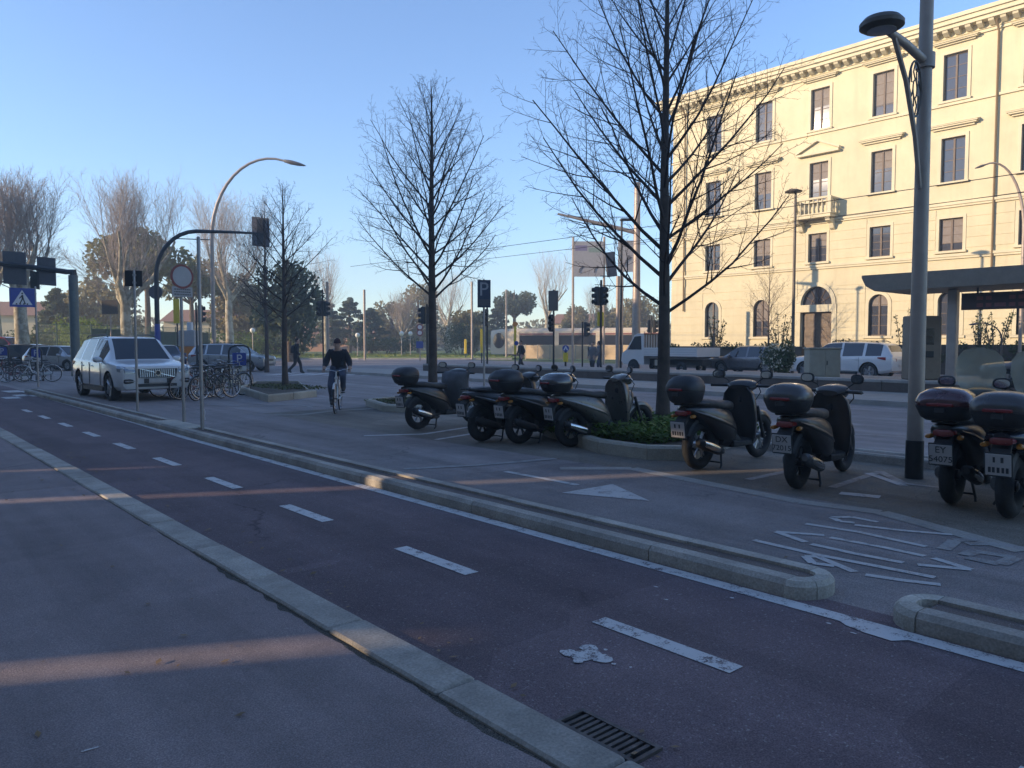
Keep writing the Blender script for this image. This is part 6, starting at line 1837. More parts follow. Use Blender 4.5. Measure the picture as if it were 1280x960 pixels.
        mb = MB(); mb.loft([[(-2.475 * kx, s * .52 * ky, .86 * kz), (-2.475 * kx, s * .52 * ky, .98 * kz), (-2.35 * kx, s * .5 * ky, .98 * kz), (-2.35 * kx, s * .5 * ky, .86 * kz)], [(-2.44 * kx, s * .85 * ky, .86 * kz), (-2.44 * kx, s * .85 * ky, 1.02 * kz), (-2.3 * kx, s * .8 * ky, 1.02 * kz), (-2.3 * kx, s * .8 * ky, .86 * kz)], [(-2.12 * kx, s * 1.0 * ky, .93 * kz), (-2.12 * kx, s * .995 * ky, 1.06 * kz), (-2.1 * kx, s * .93 * ky, 1.06 * kz), (-2.1 * kx, s * .93 * ky, .93 * kz)], [(-1.85 * kx, s * 1.005 * ky, 1.0 * kz), (-1.85 * kx, s * 1.0 * ky, 1.05 * kz), (-1.83 * kx, s * .95 * ky, 1.05 * kz), (-1.83 * kx, s * .95 * ky, 1.0 * kz)]]); mb.build("tail_light", "car_tail_red", root)
        if H > 1.55:
            mb = MB(); mb.tube([(-1.75 * kx, s * .64 * ky, 1.735 * kz), (-1.6 * kx, s * .64 * ky, 1.80 * kz), (.15 * kx, s * .64 * ky, 1.815 * kz), (.35 * kx, s * .64 * ky, 1.755 * kz)], .018, 6); mb.build("roof_rail", "trim_dark", root)
    mb = MB(); mb.box(2.40 * kx, 2.485 * kx, -.50 * ky, .50 * ky, .40 * kz, .48 * kz); mb.build("lower_intake", "trim_dark", root, False)
    mb = MB(); mb.obox((-2.49 * kx, 0, .66 * kz), (.02, .52, .12), bev=.004); mb.build("rear_plate", "plate_white", root, False)
    if not detail:
        mb = MB(); mb.obox((2.47 * kx, 0, .72 * kz), (.05, .9 * ky, .14 * kz), bev=.01); mb.build("grille", "trim_dark", root, False)
        mb = MB(); mb.obox((2.497 * kx, 0, .56 * kz), (.015, .50, .11), bev=.004); mb.build("front_plate", "plate_white", root, False)
    else:
        # big upright grille with slats, slash and round emblem; split side vents; plate
        gx = 2.50
        mb = MB(); mb.loft([[(gx - .2, -.50, .64), (gx - .2, .50, .64), (gx - .2, .54, .90), (gx - .2, -.54, .90)], [(gx, -.48, .645), (gx, .48, .645), (gx - .025, .525, .885), (gx - .025, -.525, .885)]]); gr_ = mb.build("grille", "trim_dark", root, False)
        for k in range(17):
            y = -.44 + k * .055; mb = MB(); mb.loft([[(gx + .012, y - .010, .66), (gx + .012, y + .010, .66), (gx - .01, y + .010, .66), (gx - .01, y - .010, .66)], [(gx - .012, y - .010, .875), (gx - .012, y + .010, .875), (gx - .03, y + .010, .875), (gx - .03, y - .010, .875)]]); mb.build("slat", "rim_silver", gr_, False)
        mb = MB(); mb.loft([[(gx + .022, .40, .655), (gx + .022, .46, .655), (gx + .008, .46, .655), (gx + .008, .40, .655)], [(gx - .002, -.46, .885), (gx - .002, -.40, .885), (gx - .016, -.40, .885), (gx - .016, -.46, .885)]]); mb.build("slash_bar", "chrome", gr_, False)
        mb = MB(); mb.lathe([(.055, -.01), (.078, -.01), (.078, .01), (.055, .01)], (gx + .02, 0, .77), 'x', 20); mb.build("emblem_ring", "chrome", gr_)
        mb = MB(); mb.lathe([(0, -.012), (.055, -.012), (.055, .012), (0, .012)], (gx + .016, 0, .77), 'x', 16); mb.build("emblem_centre", "trim_dark", gr_)
        mb = MB(); mb.obox((gx + .0, .0, .56), (.015, .46, .11), bev=.004); mb.build("front_plate", "plate_white", root, False)
        for s in (-1, 1):
            mb = MB(); mb.obox((gx - .005, s * .29, .56), (.03, .12, .13), bev=.004); mb.build("plate_bracket", "trim_dark", root, False)
            mb = MB(); mb.obox((2.43, s * .70, .555), (.12, .30, .12), (0, 0, -s * R(14)), .02); v = mb.build("side_vent", "trim_dark", root, False)
            mb = MB(); mb.obox((2.495, s * .70, .555), (.02, .28, .018), (0, 0, -s * R(14)), .005); mb.build("vent_bar", "chrome", v, False)
            mb = MB(); mb.obox((2.475, s * .70, .815), (.03, .26, .02), (0, 0, -s * R(6)), .006); mb.build("daylight_strip", "plate_white", root, False)
    return root
def heading(dx, dy): return math.atan2(dy, dx)
ln = bpy.data.objects
# white car coming down the service road
fa = Vector(G(183, 499)); hd = Vector((.03, -1)).normalized(); c = fa - hd * 1.50
car((c.x, c.y), heading(*hd), 4.95, 2.0, 1.78, "car_white", "large white sport utility car with upright slatted grille driving beside the island", "white_car", .385, detail=True)
RD = Vector(RIGHT)
q = G(78, 463); car(q, heading(RD.x, RD.y) + R(-18), 4.3, 1.78, 1.46, "car_silver", "silver hatchback crossing behind the large white car", wr=.31)
q = DX(42, 58); car(q, heading(RD.x, RD.y) + R(-10), 4.5, 1.8, 1.55, "car_black", "black estate car beyond the silver hatchback", wr=.32)
q = DX(205, 50); car(q, heading(RD.x, RD.y) + R(-55), 4.4, 1.8, 1.5, "car_blue", "dark blue car hidden behind the white car's roof", wr=.31)
q = DX(290, 47); car(q, heading(RD.x, RD.y) + R(-8), 4.6, 1.8, 1.58, "car_silver", "pale silver wagon behind the bicycle stands", wr=.32)
q = DX(6, 62); car(q, heading(RD.x, RD.y) + R(-10), 5.0, 1.95, 2.05, "car_red", "red van waiting behind the black estate car", "red_van", wr=.34)
q = G(1068, 470); car((34.4, 16.4), PI / 2, 4.9, 1.86, 1.66, "car_white", "white sport utility car parked before the hedge with red tail light", wr=.36)
car((35.6, 21.9), PI / 2, 4.3, 1.8, 1.48, "car_grey", "dark grey car parked between the truck and the white utility car", wr=.32)
car((31.0, 7.4), PI / 2, 4.4, 1.8, 1.55, "car_grey", "grey car seen through the scooter windscreens behind the platform rail", wr=.32)
# flatbed truck
tr = thing("flatbed_truck", "white flatbed truck with drop sides parked before the yellow building", "truck", (33.2, 25.3, 0), PI / 2, "cars about the junction")
mb = MB(); mb.prismy([(1.05, .45), (2.45, .45), (2.62, .62), (2.58, 1.05), (2.25, 1.25), (1.72, 2.02), (1.45, 2.12), (1.05, 2.10)], -.92, .92); mb.build("cab", "car_white", tr, False)
for s in (-1, 1):
    mb = MB(); mb.prismy([(1.2, 1.25), (2.15, 1.25), (1.68, 1.95), (1.25, 1.98)], s * .925 - .006, s * .925 + .006); mb.build("door_window", "car_glass", tr, False)
    mb = MB(); mb.box(-2.35, .98, s * .98 - .02, s * .98 + .02, .92, 1.36); dsd = mb.build("drop_side", "car_white", tr, False)
    for z in (1.0, 1.12, 1.24):
        mb = MB(); mb.box(-2.33, .96, s * 1.0 - .006, s * 1.0 + .006, z, z + .015); mb.build("side_rib", "car_silver", dsd, False)
    for x in (1.75, -1.35):
        key = ('truck', .31)
        if key not in WH: WH[key] = wheel_meshes(.31, .18, .18, "rim_silver", 5)
        h = MB(); h.lathe([(0, -.1), (.04, -.1), (.04, .1), (0, .1)], axis='y', n=10); h = h.build("wheel", "engine_metal", tr); h.location = (x, s * (.86 if x > 0 else .84), .31); put("tyre", WH[key][0], h); put("rim", WH[key][1], h)
    mb = MB(); mb.lathe([(0, -.03), (.38, -.03), (.38, .03), (0, .03)], (1.75, s * .905, .36), 'y', 20); mb.build("wheel_arch", "arch_black", tr)
mb = MB(); mb.loft([[(2.27, -.82, 1.27), (2.27, .82, 1.27), (1.76, .78, 2.0), (1.76, -.78, 2.0)], [(2.29, -.82, 1.27), (2.29, .82, 1.27), (1.78, .78, 2.0), (1.78, -.78, 2.0)]]); mb.build("windscreen", "car_glass", tr, False)
mb = MB(); mb.box(-2.35, 1.0, -.96, .96, .84, .91); mb.build("bed_floor", "trim_dark", tr, False)
mb = MB(); mb.box(-2.40, -2.36, -1.0, 1.0, .90, 1.36); mb.build("tailgate", "car_white", tr, False)
mb = MB(); mb.box(-2.3, 2.2, -.4, .4, .45, .75); mb.build("chassis", "trim_dark", tr, False)
mb = MB(); mb.box(-.4, .3, -.95, -.6, .42, .72); mb.box(-.4, .3, .6, .95, .42, .72); mb.build("tool_locker", "beige_paint", tr, False)
for k in range(9):
    mb = MB(); y = -.88 + k * .22; mb.box(.98, 1.02, y - .02, y + .02, .92, 2.05); mb.build("headboard_bar", "dark_brown_metal", tr, False)
mb = MB(); mb.box(.975, 1.025, -.95, .95, 2.05, 2.12); mb.box(-2.15, -2.05, -.95, -.85, .92, 2.1); mb.build("rack_rail", "dark_brown_metal", tr, False)
# ------------------------------------------------------------------ bicycles
plain("bike_white", (0.52, 0.53, 0.52), 0.35, 0.1, coat=.4); plain("bike_black", (0.02, 0.02, 0.022), 0.35, coat=.4); plain("bike_red", (0.20, 0.025, 0.02), 0.35, coat=.4); plain("bike_green", (0.03, 0.09, 0.07), 0.35, coat=.4); plain("bike_cream", (0.45, 0.40, 0.30), 0.4)
plain("spoke_metal", (0.5, 0.5, 0.5), 0.3, 0.9)
def bike_wheel():
    t = MB(); r = .345; prof = [(r - .017 + .017 * math.cos(2 * PI * i / 8), .017 * math.sin(2 * PI * i / 8)) for i in range(8)]; t.lathe(prof, axis='y', n=32); t = t.mesh("tyre", "tyre_rubber")
    m = MB(); m.lathe([(r - .04, -.011), (r - .028, -.013), (r - .028, .013), (r - .04, .011)], axis='y', n=32); m = m.mesh("rim", "spoke_metal")
    s = MB()
    for k in range(18):
        a = 2 * PI * k / 18; s.tube([(.018 * math.cos(a + .8), (.025 if k % 2 else -.025), .018 * math.sin(a + .8)), ((r - .035) * math.cos(a), 0, (r - .035) * math.sin(a))], .0022, 3, False)
    s = s.mesh("spokes", "spoke_metal")
    return t, m, s
BWH = bike_wheel()
def bicycle(loc, rz, label, frame="bike_black", basket=False, guards=True, group="bicycles at the stands", lean=0.0, sc=1.0, steer=0.0, name="bicycle"):
    root = thing(name, label, "bicycle", loc, rz, group, sc); root.rotation_euler = (lean, 0, rz)
    wb = 1.06; r = .345
    bb = (.46, 0, .29); st = (.30, 0, .74); hd0 = (wb - .24, 0, .66); hd1 = (wb - .275, 0, .80)
    mb = MB()
    mb.tube([bb, st], .016, 8); mb.tube([(bb[0], 0, .31), (.70, 0, .40), hd0], .019, 8); mb.tube([(.40, 0, .50), hd1], .014, 8) if frame != "bike_white" else mb.tube([(.52, 0, .36), (.74, 0, .50), hd1], .014, 8)
    mb.tube([hd0, hd1], .02, 8)
    for s in (-1, 1): mb.tube([bb, (0, s * .055, r)], .010, 6); mb.tube([(.32, 0, .68), (0, s * .055, r)], .009, 6)
    mb.build("frame", frame, root)
    fk = MB()
    for s in (-1, 1): fk.tube([(wb - .225, s * .02, .62), (wb - .17, s * .045, .56), (wb - .02, s * .05, r), (wb, s * .05, r - .005)], [.014, .014, .011, .010], 7)
    fk.tube([hd0, (wb - .30, 0, .94)], .013, 8); fk.build("fork", frame, root)
    for x, nm in ((0, "rear_wheel"), (wb, "front_wheel")):
        h = MB(); h.lathe([(0, -.05), (.02, -.05), (.02, .05), (0, .05)], axis='y', n=10); h = h.build(nm, "engine_metal", root); h.location = (x, 0, r)
        for me, n2 in zip(BWH, ("tyre", "rim", "spokes")): put(n2, me, h)
    mb = MB(); mb.tube([(wb - .30, 0, .95), (wb - .27, .10, .97), (wb - .28, .20, 1.0), (wb - .40, .28, .99), (wb - .46, .29, .985)], .011, 8); mb.tube([(wb - .30, 0, .95), (wb - .27, -.10, .97), (wb - .28, -.20, 1.0), (wb - .40, -.28, .99), (wb - .46, -.29, .985)], .011, 8); mb.build("handlebar", "chrome", root)
    for s in (-1, 1):
        mb = MB(); mb.tube([(wb - .39, s * .278, .99), (wb - .48, s * .292, .984)], .016, 8); mb.build("grip", "matt_plastic", root)
    mb = MB(); mb.tube([st, (.275, 0, .86)], .012, 8); mb.build("seat_post", "chrome", root)
    mb = MB(); mb.ell([(.13, .885, .04, .02, 2.4), (.17, .885, .085, .028, 2.6), (.26, .88, .085, .03, 2.6), (.35, .875, .035, .025, 2.4), (.43, .87, .016, .012, 2.2)], 12); mb.build("saddle", "seat_vinyl", root)
    mb = MB(); mb.lathe([(.07, -.004), (.085, -.004), (.085, .004), (.07, .004)], (bb[0], -.05, bb[2]), 'y', 20); mb.tube([(bb[0], -.06, bb[2]), (bb[0] + .06, -.07, bb[2] - .155)], .009, 6); mb.tube([(bb[0], .06, bb[2]), (bb[0] - .06, .07, bb[2] + .155)], .009, 6); mb.build("crank", "chrome", root)
    for s, dx, dz in ((-1, .06, -.155), (1, -.06, .155)):
        mb = MB(); mb.obox((bb[0] + dx, s * .12, bb[2] + dz), (.09, .09, .022), bev=.006); mb.build("pedal", "matt_plastic", root, False)
    if guards:
        for x, a0, a1, nm in ((0, 20, 200, "rear_mudguard"), (wb, 40, 170, "front_mudguard")):
            mb = MB(); rings = []
            for i in range(13):
                a = R(a0 + (a1 - a0) * i / 12); rings.append([(x + (r + q) * math.cos(a), y, r + (r + q) * math.sin(a)) for y, q in ((-.025, .008), (-.015, .022), (.015, .022), (.025, .008), (.012, .018), (-.012, .018))])
            mb.loft(rings); mb.build(nm, frame, root)
        mb = MB(); mb.ell([(.0, .345, .012, .05, 3, -.055), (.2, .33, .014, .055, 3, -.058), (.42, .30, .014, .075, 3, -.058), (.54, .29, .012, .05, 3, -.056)], 10); mb.build("chain_guard", frame, root)
        mb = MB(); mb.tube([(-.2, .06, .73), (.16, .06, .72), (.28, .02, .70)], .006, 5); mb.tube([(-.2, -.06, .73), (.16, -.06, .72), (.28, -.02, .70)], .006, 5); mb.tube([(-.2, -.06, .73), (-.2, .06, .73)], .006, 5); mb.tube([(-.1, .06, .73), (0, .055, r)], .005, 5); mb.tube([(-.1, -.06, .73), (0, -.055, r)], .005, 5); mb.build("carrier", "matt_plastic", root)
    if basket:
        mb = MB()
        for z, k in ((.72, .8), (.80, .87), (.88, .94), (.96, 1.0)):
            mb.tube([(wb - .24 + .26 * k * (i > 0 and i < 3) , .17 * k * (1 if i in (0, 1, 4) else -1), z) for i in range(5)], .005, 4)
        for i in range(7):
            y = -.16 + i * .053; mb.tube([(wb + .0, y, .72), (wb + .02, y * 1.05, .96)], .004, 4); mb.tube([(wb - .23, y, .72), (wb - .24, y * 1.05, .96)], .004, 4)
        mb.build("basket", "matt_plastic", root)
    mb = MB(); mb.lathe([(0, .02), (.03, .015), (.035, -.03), (0, -.05)], (wb - .2, 0, .80), 'x', 10, closed=False); mb.build("lamp", "lamp_clear", root)
    return root
GB = "bicycles at the stands"
for k, (px, py, rz, fr, bk, lab) in enumerate([
    (303, 494, 205, "bike_black", True, "black bicycle with wire basket beside the parking hoop"), (290, 497, 200, "bike_green", False, "green framed bicycle second from the parking hoop"), (277, 498, 212, "bike_black", True, "black bicycle with basket in the middle of the bicycle stand"),
    (263, 497, 203, "bike_red", False, "red framed bicycle leaning by the tall bare pole"), (249, 496, 215, "bike_white", True, "white framed bicycle with basket near the round sign pole"), (238, 494, 200, "bike_black", False, "black bicycle at the end of the stand beside the white car"), (283, 489, 30, "bike_cream", False, "cream framed bicycle on the far side of the stand"), (258, 488, 25, "bike_black", True, "black basket bicycle on the far side of the stand")]):
    bicycle((*G(px, py), 0), R(rz) - PI / 2 * 0, lab, fr, bk, k % 3 != 1, GB, R(4 if k % 2 else -5))
for k, (px, py, rz, fr, bk, lab) in enumerate([(66, 477, 165, "bike_white", False, "white framed bicycle beside the crossing sign pole"), (46, 477, 175, "bike_black", True, "black basket bicycle left of the crossing sign pole"), (30, 476, 185, "bike_red", False, "red framed bicycle in the far stand"), (14, 476, 170, "bike_black", True, "black bicycle with basket under the far parking plate")]):
    bicycle((*G(px, py), 0), R(rz), lab, fr, bk, True, "bicycles at the far stand", R(4 if k % 2 else -5))
# parking hoops with blue P plates
def hoop(px, py, yt, w, label, ptop, pbot, rz=-YAW):
    p = G(px, py); d = math.hypot(*p); k = d / 960; root = thing("bicycle_parking_hoop", label, "bicycle stand", (*p, 0), rz, "bicycle parking hoops")
    h = ZZ(p, px, yt); hw = w * k / 2; mb = MB(); mb.tube([(-hw, 0, 0), (-hw, 0, h - .2), (-hw + .06, 0, h - .06), (-hw + .2, 0, h), (hw - .2, 0, h), (hw - .06, 0, h - .06), (hw, 0, h - .2), (hw, 0, 0)], .03, 8); mb.build("hoop", "black_metal", root)
    z1, z0 = ZZ(p, px, ptop), ZZ(p, px, pbot); mid = z0 + (z1 - z0) * .32; pw = min(hw - .05, 8 * k)
    mb = MB(); mb.box(-pw, pw, -.02, .0, mid, z1); b = mb.build("plate", "blue_sign", root, False); letters("letter_p", "P", (z1 - mid) * .95, "white_sign", b, (0, -.023, (mid + z1) / 2), (PI / 2, 0, 0))
    mb = MB(); mb.box(-pw, pw, -.02, .0, z0, mid - .02); b = mb.build("info_plate", "white_sign", root, False)
    mb = MB(); mb.box(-pw * .6, pw * .3, -.023, -.02, (z0 + mid) / 2 - .03, (z0 + mid) / 2 + .03); mb.build("info_mark", "sign_back", b, False)
    return root
hoop(300, 487, 432, 25, "black parking hoop with blue letter plate at the bicycle stand", 441, 464)
hoop(46, 476, 434, 12, "black parking hoop with letter plate beside the crossing sign pole", 436, 452)
hoop(4, 476, 432, 13, "black parking hoop with letter plate in the far stand", 434, 449)
# stand rails
for px0, px1, py, lab in ((234, 300, 492, "low black rail holding the parked bicycles"), (8, 64, 476, "low black rail in the far bicycle stand")):
    a = Vector((*G(px0, py), 0)); b = Vector((*G(px1, py), 0)); d = b - a; root = thing("bicycle_rail", lab, "bicycle stand", a, math.atan2(d.y, d.x)); L = d.length
    mb = MB(); mb.tube([(0, 0, .45), (L, 0, .45)], .025, 8); mb.build("rail", "black_metal", root)
    n = 6
    for k in range(n):
        x = L * (k + .5) / n; mb = MB(); mb.tube([(x, -.25, 0), (x, -.25, .7), (x, -.2, .78), (x, .2, .78), (x, .25, .7), (x, .25, 0)], .02, 6); mb.build("loop", "black_metal", root)

# ------------------------------------------------------------------ people
plain("skin", (0.42, 0.24, 0.17), 0.55, var=0.08); plain("jacket_navy", (0.014, 0.016, 0.024), 0.8, var=0.25, scale=7, bmp=.4); plain("jeans", (0.05, 0.065, 0.10), 0.85, var=0.25, scale=10, bmp=.3); plain("shoe_dark", (0.03, 0.028, 0.027), 0.6)
plain("hair_dark", (0.035, 0.022, 0.018), 0.7); plain("beanie", (0.05, 0.022, 0.024), 0.9, var=0.2, bmp=.4); plain("coat_dark", (0.02, 0.019, 0.022), 0.85, var=0.2, bmp=.3); plain("trousers_dark", (0.028, 0.028, 0.032), 0.85); plain("coat_grey", (0.16, 0.15, 0.15), 0.85, var=.15); plain("bag_dark", (0.03, 0.028, 0.03), 0.7); plain("eye_dark", (0.02, 0.015, 0.012), 0.3); plain("lip", (0.32, 0.13, 0.11), 0.5)
def person(loc, rz, label, J, mats, hair="hair_dark", hat=None, bag=False, group=None, sc=1.0, bulk=1.0):
    """J: joint positions; the body is one skinned surface, clothes coloured by limb"""
    root = thing("person", label, "person", loc, rz, group, sc)
    V = []; E = []; RAD = []; idx = {}; seg = []
    def jv(n, p, r):
        idx[n] = len(V); V.append(p); RAD.append(r)
    B = bulk
    spec = [("pelvis", .165 * B), ("waist", .175 * B), ("chest", .20 * B), ("neck0", .13 * B), ("neck", .062), ("skull", .06)]
    for n, r in spec: jv(n, J[n], r)
    for s in "LR":
        for n, r in (("sh", .095 * B), ("el", .068 * B), ("wr", .042), ("hip", .125), ("kn", .085), ("an", .055), ("heel", .05), ("toe", .042)): jv(n + s, J[n + s], r)
    ch = [("pelvis", "waist"), ("waist", "chest"), ("chest", "neck0"), ("neck0", "neck"), ("neck", "skull")]
    for s in "LR": ch += [("chest", "sh" + s), ("sh" + s, "el" + s), ("el" + s, "wr" + s), ("pelvis", "hip" + s), ("hip" + s, "kn" + s), ("kn" + s, "an" + s), ("an" + s, "heel" + s), ("an" + s, "toe" + s)]
    # hands: palm and five bent fingers as chains of the same skeleton
    for s in "LR":
        w = Vector(J["wr" + s]); hd = Vector(J.get("hd" + s, (w - Vector(J["el" + s])).normalized())); sg = 1 if s == "L" else -1
        side = Vector((0, sg, 0)) if abs(hd.y) < .8 else Vector((1, 0, 0)); dn = Vector((0, 0, -1)) if abs(hd.z) < .7 else Vector((1, 0, 0))
        side = dn.cross(hd).normalized()
        jv("palm" + s, tuple(w + hd * .055), .030); ch.append(("wr" + s, "palm" + s))
        for f, (o, l) in enumerate(((-.028, .060), (-.010, .070), (.010, .066), (.028, .052))):
            a = w + hd * .085 + side * o; b = a + hd * l * .55 + dn * .012; c = b + hd * l * .25 + dn * l * .5
            for q, (n_, p_) in enumerate((("a", a), ("b", b), ("c", c))):
                jv("f%d%s%s" % (f, n_, s), tuple(p_), .0095 - .001 * q)
            ch += [("palm" + s, "f%da%s" % (f, s)), ("f%da%s" % (f, s), "f%db%s" % (f, s)), ("f%db%s" % (f, s), "f%dc%s" % (f, s))]
        a = w + hd * .035 - side * .034; b = a + hd * .03 - side * .016 + dn * .01
        jv("ta" + s, tuple(a), .011); jv("tb" + s, tuple(b), .010); ch += [("palm" + s, "ta" + s), ("ta" + s, "tb" + s)]
    E = [(idx[a], idx[b]) for a, b in ch]
    me = bpy.data.meshes.new("body"); me.from_pydata(V, E, []); tmp = bpy.data.objects.new("tmp", me); COL.objects.link(tmp)
    tmp.modifiers.new("s", 'SKIN')
    for i, sv_ in enumerate(me.skin_vertices[0].data): sv_.radius = (RAD[i], RAD[i] * (1.0 if i > 2 else .78)); sv_.use_root = (i == 0)
    sub = tmp.modifiers.new("u", 'SUBSURF'); sub.levels = 2; sub.render_levels = 2
    dg = bpy.context.evaluated_depsgraph_get(); dg.update()
    bme = bpy.data.meshes.new_from_object(tmp.evaluated_get(dg)); bpy.data.objects.remove(tmp)
    bme.materials.clear()
    for m in (mats['top'], mats['legs'], mats['shoes'], "skin"): bme.materials.append(MAT[m])
    sg_ = [(Vector(V[a]), Vector(V[b]), (ch[k][0], ch[k][1])) for k, (a, b) in enumerate(E)]
    def zone(c):
        best = None; bd = 9
        for a, b, nm in sg_:
            ab = b - a; t = max(0, min(1, (c - a).dot(ab) / max(ab.length_squared, 1e-9))); d_ = (c - a - ab * t).length
            if d_ < bd: bd = d_; best = (nm, t)
        (a, b), t = best
        if b.startswith(("palm", "f", "t")) and not b.startswith("toe") or a == "neck" : return 3
        if a == "neck0": return 3 if t > .45 else 0
        if b.startswith(("heel", "toe")): return 2
        if a.startswith("kn"): return 2 if t > .9 else 1
        if b.startswith(("hip", "kn")): return 1
        if a == "pelvis" and t < .25: return 1 if not mats.get('long') else 0
        return 0
    zs = [zone(p.center) for p in bme.polygons]
    if mats.get('long'):
        zs = [0 if (z_ == 1 and p.center.z > mats['long']) else z_ for z_, p in zip(zs, bme.polygons)]
    bme.polygons.foreach_set("material_index", zs); bme.polygons.foreach_set("use_smooth", [True] * len(bme.polygons))
    body = put("body", bme, root)
    # head with face
    h = Vector(J["head"]); fx = J.get("face", 0.0)
    hm = MB(); hm.zell([(-.125, .030, 0, .035, .035), (-.115, .035, 0, .055, .048), (-.08, .022, 0, .078, .062), (-.03, .004, 0, .095, .073), (.02, -.004, 0, .100, .077), (.07, -.012, 0, .092, .070), (.105, -.02, 0, .062, .048), (.12, -.02, 0, .02, .016)], 18)
    hm.loft([[(.09, -.012, .012), (.09, .012, .012), (.085, .0, .022)], [(.118, -.016, -.022), (.118, .016, -.022), (.105, 0, -.005)], [(.098, -.012, -.034), (.098, .012, -.034), (.095, 0, -.03)]])
    for s in (-1, 1): hm.ell([(-.025, -.005, .010, .026, 2, s * .078), (.005, -.005, .012, .032, 2, s * .079), (.015, -.005, .006, .02, 2, s * .076)], 8)
    head = hm.build("head", "skin", root); head.location = h; head.rotation_euler = (0, R(J.get("nod", 0)), fx)
    for s in (-1, 1):
        em = MB(); em.ell([(.083, .005, .012, .006, 2, s * .032), (.0935, .005, .010, .005, 2, s * .032)], 8); em.build("eye", "eye_dark", head)
    em = MB(); em.ell([(.085, -.062, .024, .006, 2), (.097, -.062, .018, .005, 2)], 8); em.build("mouth", "lip", head)
    hr = MB()
    if hat: hr.zell([(.025, -.008, 0, .106, .083), (.05, -.010, 0, .106, .083), (.09, -.015, 0, .092, .072), (.125, -.02, 0, .06, .046), (.14, -.02, 0, .02, .016)], 18)
    else: hr.zell([(-.06, -.055, 0, .05, .066), (-.01, -.03, 0, .078, .081), (.04, -.018, 0, .095, .083), (.085, -.018, 0, .092, .072), (.12, -.022, 0, .058, .046), (.135, -.022, 0, .02, .016)], 18)
    hr.build("hat" if hat else "hair", hat or hair, head)
    if bag:
        bm_ = MB(); c = Vector(J["chest"]); bm_.ell([(c.x - .30, c.z - .12, .10, .16, 3), (c.x - .24, c.z - .1, .14, .20, 3), (c.x - .14, c.z - .1, .13, .19, 3)], 14); bm_.build("backpack", "bag_dark", root)
    return root
def walk_pose(step=1.0, arms=.5, lean=.03):
    J = dict(pelvis=(0, 0, .96), waist=(.01, 0, 1.10), chest=(.02 + lean, 0, 1.30), neck0=(.03 + lean, 0, 1.45), neck=(.035 + lean, 0, 1.51), skull=(.05 + lean, 0, 1.58), head=(.045 + lean, 0, 1.63))
    for s, sg in (("L", 1), ("R", -1)):
        f = step * sg
        J["hip" + s] = (0, sg * .095, .90); J["kn" + s] = (.10 + .12 * f if f > 0 else .02 + .05 * f, sg * .095, .49); J["an" + s] = (.26 * f if f > 0 else .36 * f, sg * .09, .09 if f > 0 else .16)
        a = J["an" + s]; J["heel" + s] = (a[0] - .05, a[1], a[2] - .045); J["toe" + s] = (a[0] + .16, a[1] + sg * .01, a[2] - .055 - (.05 if f < 0 else 0))
        J["sh" + s] = (.02 + lean, sg * .185, 1.41); J["el" + s] = (.0 - .13 * f * arms, sg * .24, 1.14); J["wr" + s] = (.10 - .22 * f * arms, sg * .23, .92)
    return J
# cyclist: saddle .88 high, hands on the grips, feet on the pedals
cyc_l = G(425, 512.5); hd = Vector(G(417, 519)) - Vector(cyc_l); hrz = math.atan2(hd.y, hd.x); SC = .98
bicycle((*cyc_l, .003), hrz, "white city bicycle being ridden towards the island", "bike_white", False, True, "bicycles at the stands", 0, SC, name="bicycle")
J = dict(pelvis=(.25, 0, .97), waist=(.27, 0, 1.09), chest=(.34, 0, 1.28), neck0=(.38, 0, 1.42), neck=(.405, 0, 1.475), skull=(.43, 0, 1.53), head=(.44, 0, 1.575), nod=6)
for s, sg in (("L", 1), ("R", -1)):
    J["hip" + s] = (.28, sg * .095, .93); J["sh" + s] = (.36, sg * .185, 1.385); J["el" + s] = (.40, sg * .275, 1.13); J["wr" + s] = (.565, sg * .292, 1.045); J["hd" + s] = Vector((.72, 0, -.55)).normalized()
px_, pz_ = (.46 - .06, .29 + .155), (.46 + .06, .29 - .155)
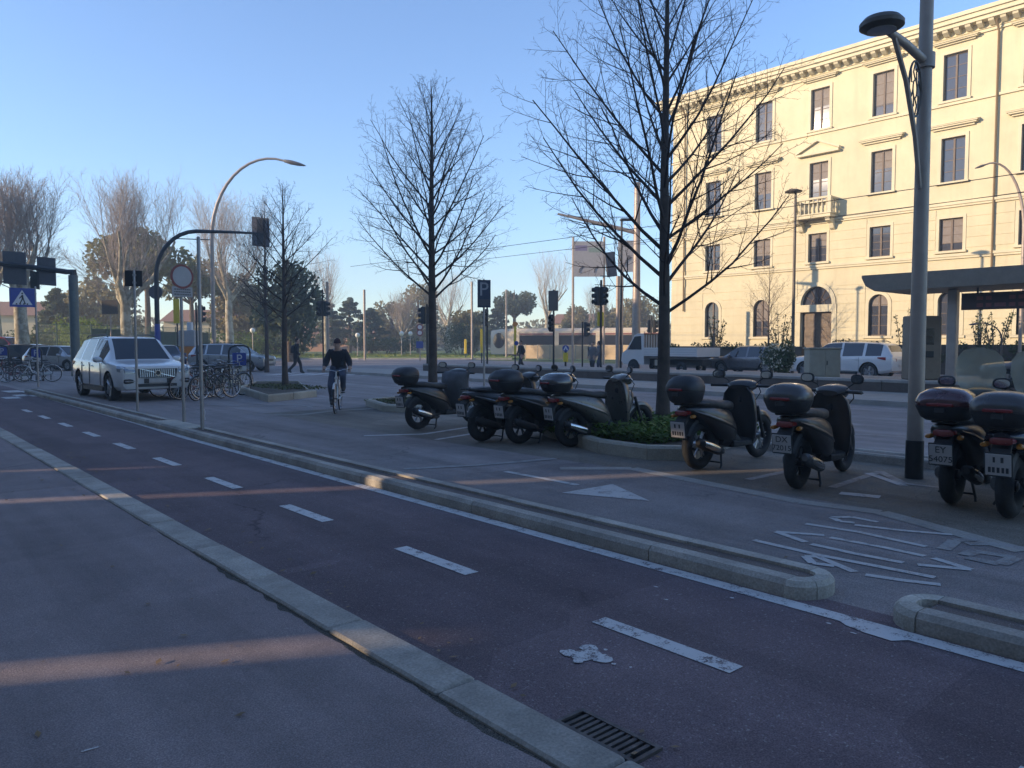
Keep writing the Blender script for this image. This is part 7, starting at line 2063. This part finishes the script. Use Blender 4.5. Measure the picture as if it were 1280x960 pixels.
for s, sg, (ax_, az_) in (("L", 1, (.40, .445)), ("R", -1, (.52, .135))):
    J["an" + s] = (ax_ - .06, sg * .12, az_ + .12); J["heel" + s] = (ax_ - .11, sg * .12, az_ + .07); J["toe" + s] = (ax_ + .10, sg * .13, az_ + .045)
    J["kn" + s] = (.66 if s == "L" else .62, sg * .14, .86 if s == "L" else .60)
person((*cyc_l, .003), hrz, "cyclist in dark jacket, jeans and maroon cap riding a white bicycle", J, dict(top="jacket_navy", legs="jeans", shoes="shoe_dark"), hat="beanie", sc=SC, bulk=1.12)
p = G(370, 467); person((*p, 0), heading(RD.x, RD.y) + R(15), "walking person in long dark coat with a bag crossing the road", walk_pose(1.0, .4, .05), dict(top="coat_dark", legs="trousers_dark", shoes="shoe_dark", long=.72), bag=True, sc=1.06)
p = G(652, 463); person((*p, 0), heading(-RD.x, -RD.y) + R(30), "pedestrian in a dark brown coat near the tram nose", walk_pose(.8, .5), dict(top="coat_dark", legs="trousers_dark", shoes="shoe_dark", long=.8), sc=1.0)
p = DX(741, 42); person((*p, 0), R(200), "pedestrian in grey coat waiting below the signal cluster", walk_pose(.35, .3), dict(top="coat_grey", legs="trousers_dark", shoes="shoe_dark", long=.7), sc=.95)
p = DX(750, 43.5); person((*p, 0), R(120), "pedestrian in grey coat and jeans beside the signal cluster", walk_pose(-.4, .3), dict(top="coat_grey", legs="jeans", shoes="shoe_dark"), sc=.98)
# ------------------------------------------------------------------ thin winter haze
m, nt, b = newmat("haze_air")
nt.nodes.remove(b)
pv = N(nt, "ShaderNodeVolumePrincipled")
pv.inputs["Color"].default_value = (1.0, 0.97, 0.93, 1)
pv.inputs["Density"].default_value = 0.0023
pv.inputs["Anisotropy"].default_value = 0.3
nt.links.new(pv.outputs[0], nt.nodes["Material Output"].inputs["Volume"])
mb = MB(); mb.box(-60, 190, -110, 230, -1.2, 26)
hz = mb.build("haze", "haze_air", None, False)
tag(hz, "thin pale winter haze hanging over the whole street", "haze", None, "stuff")
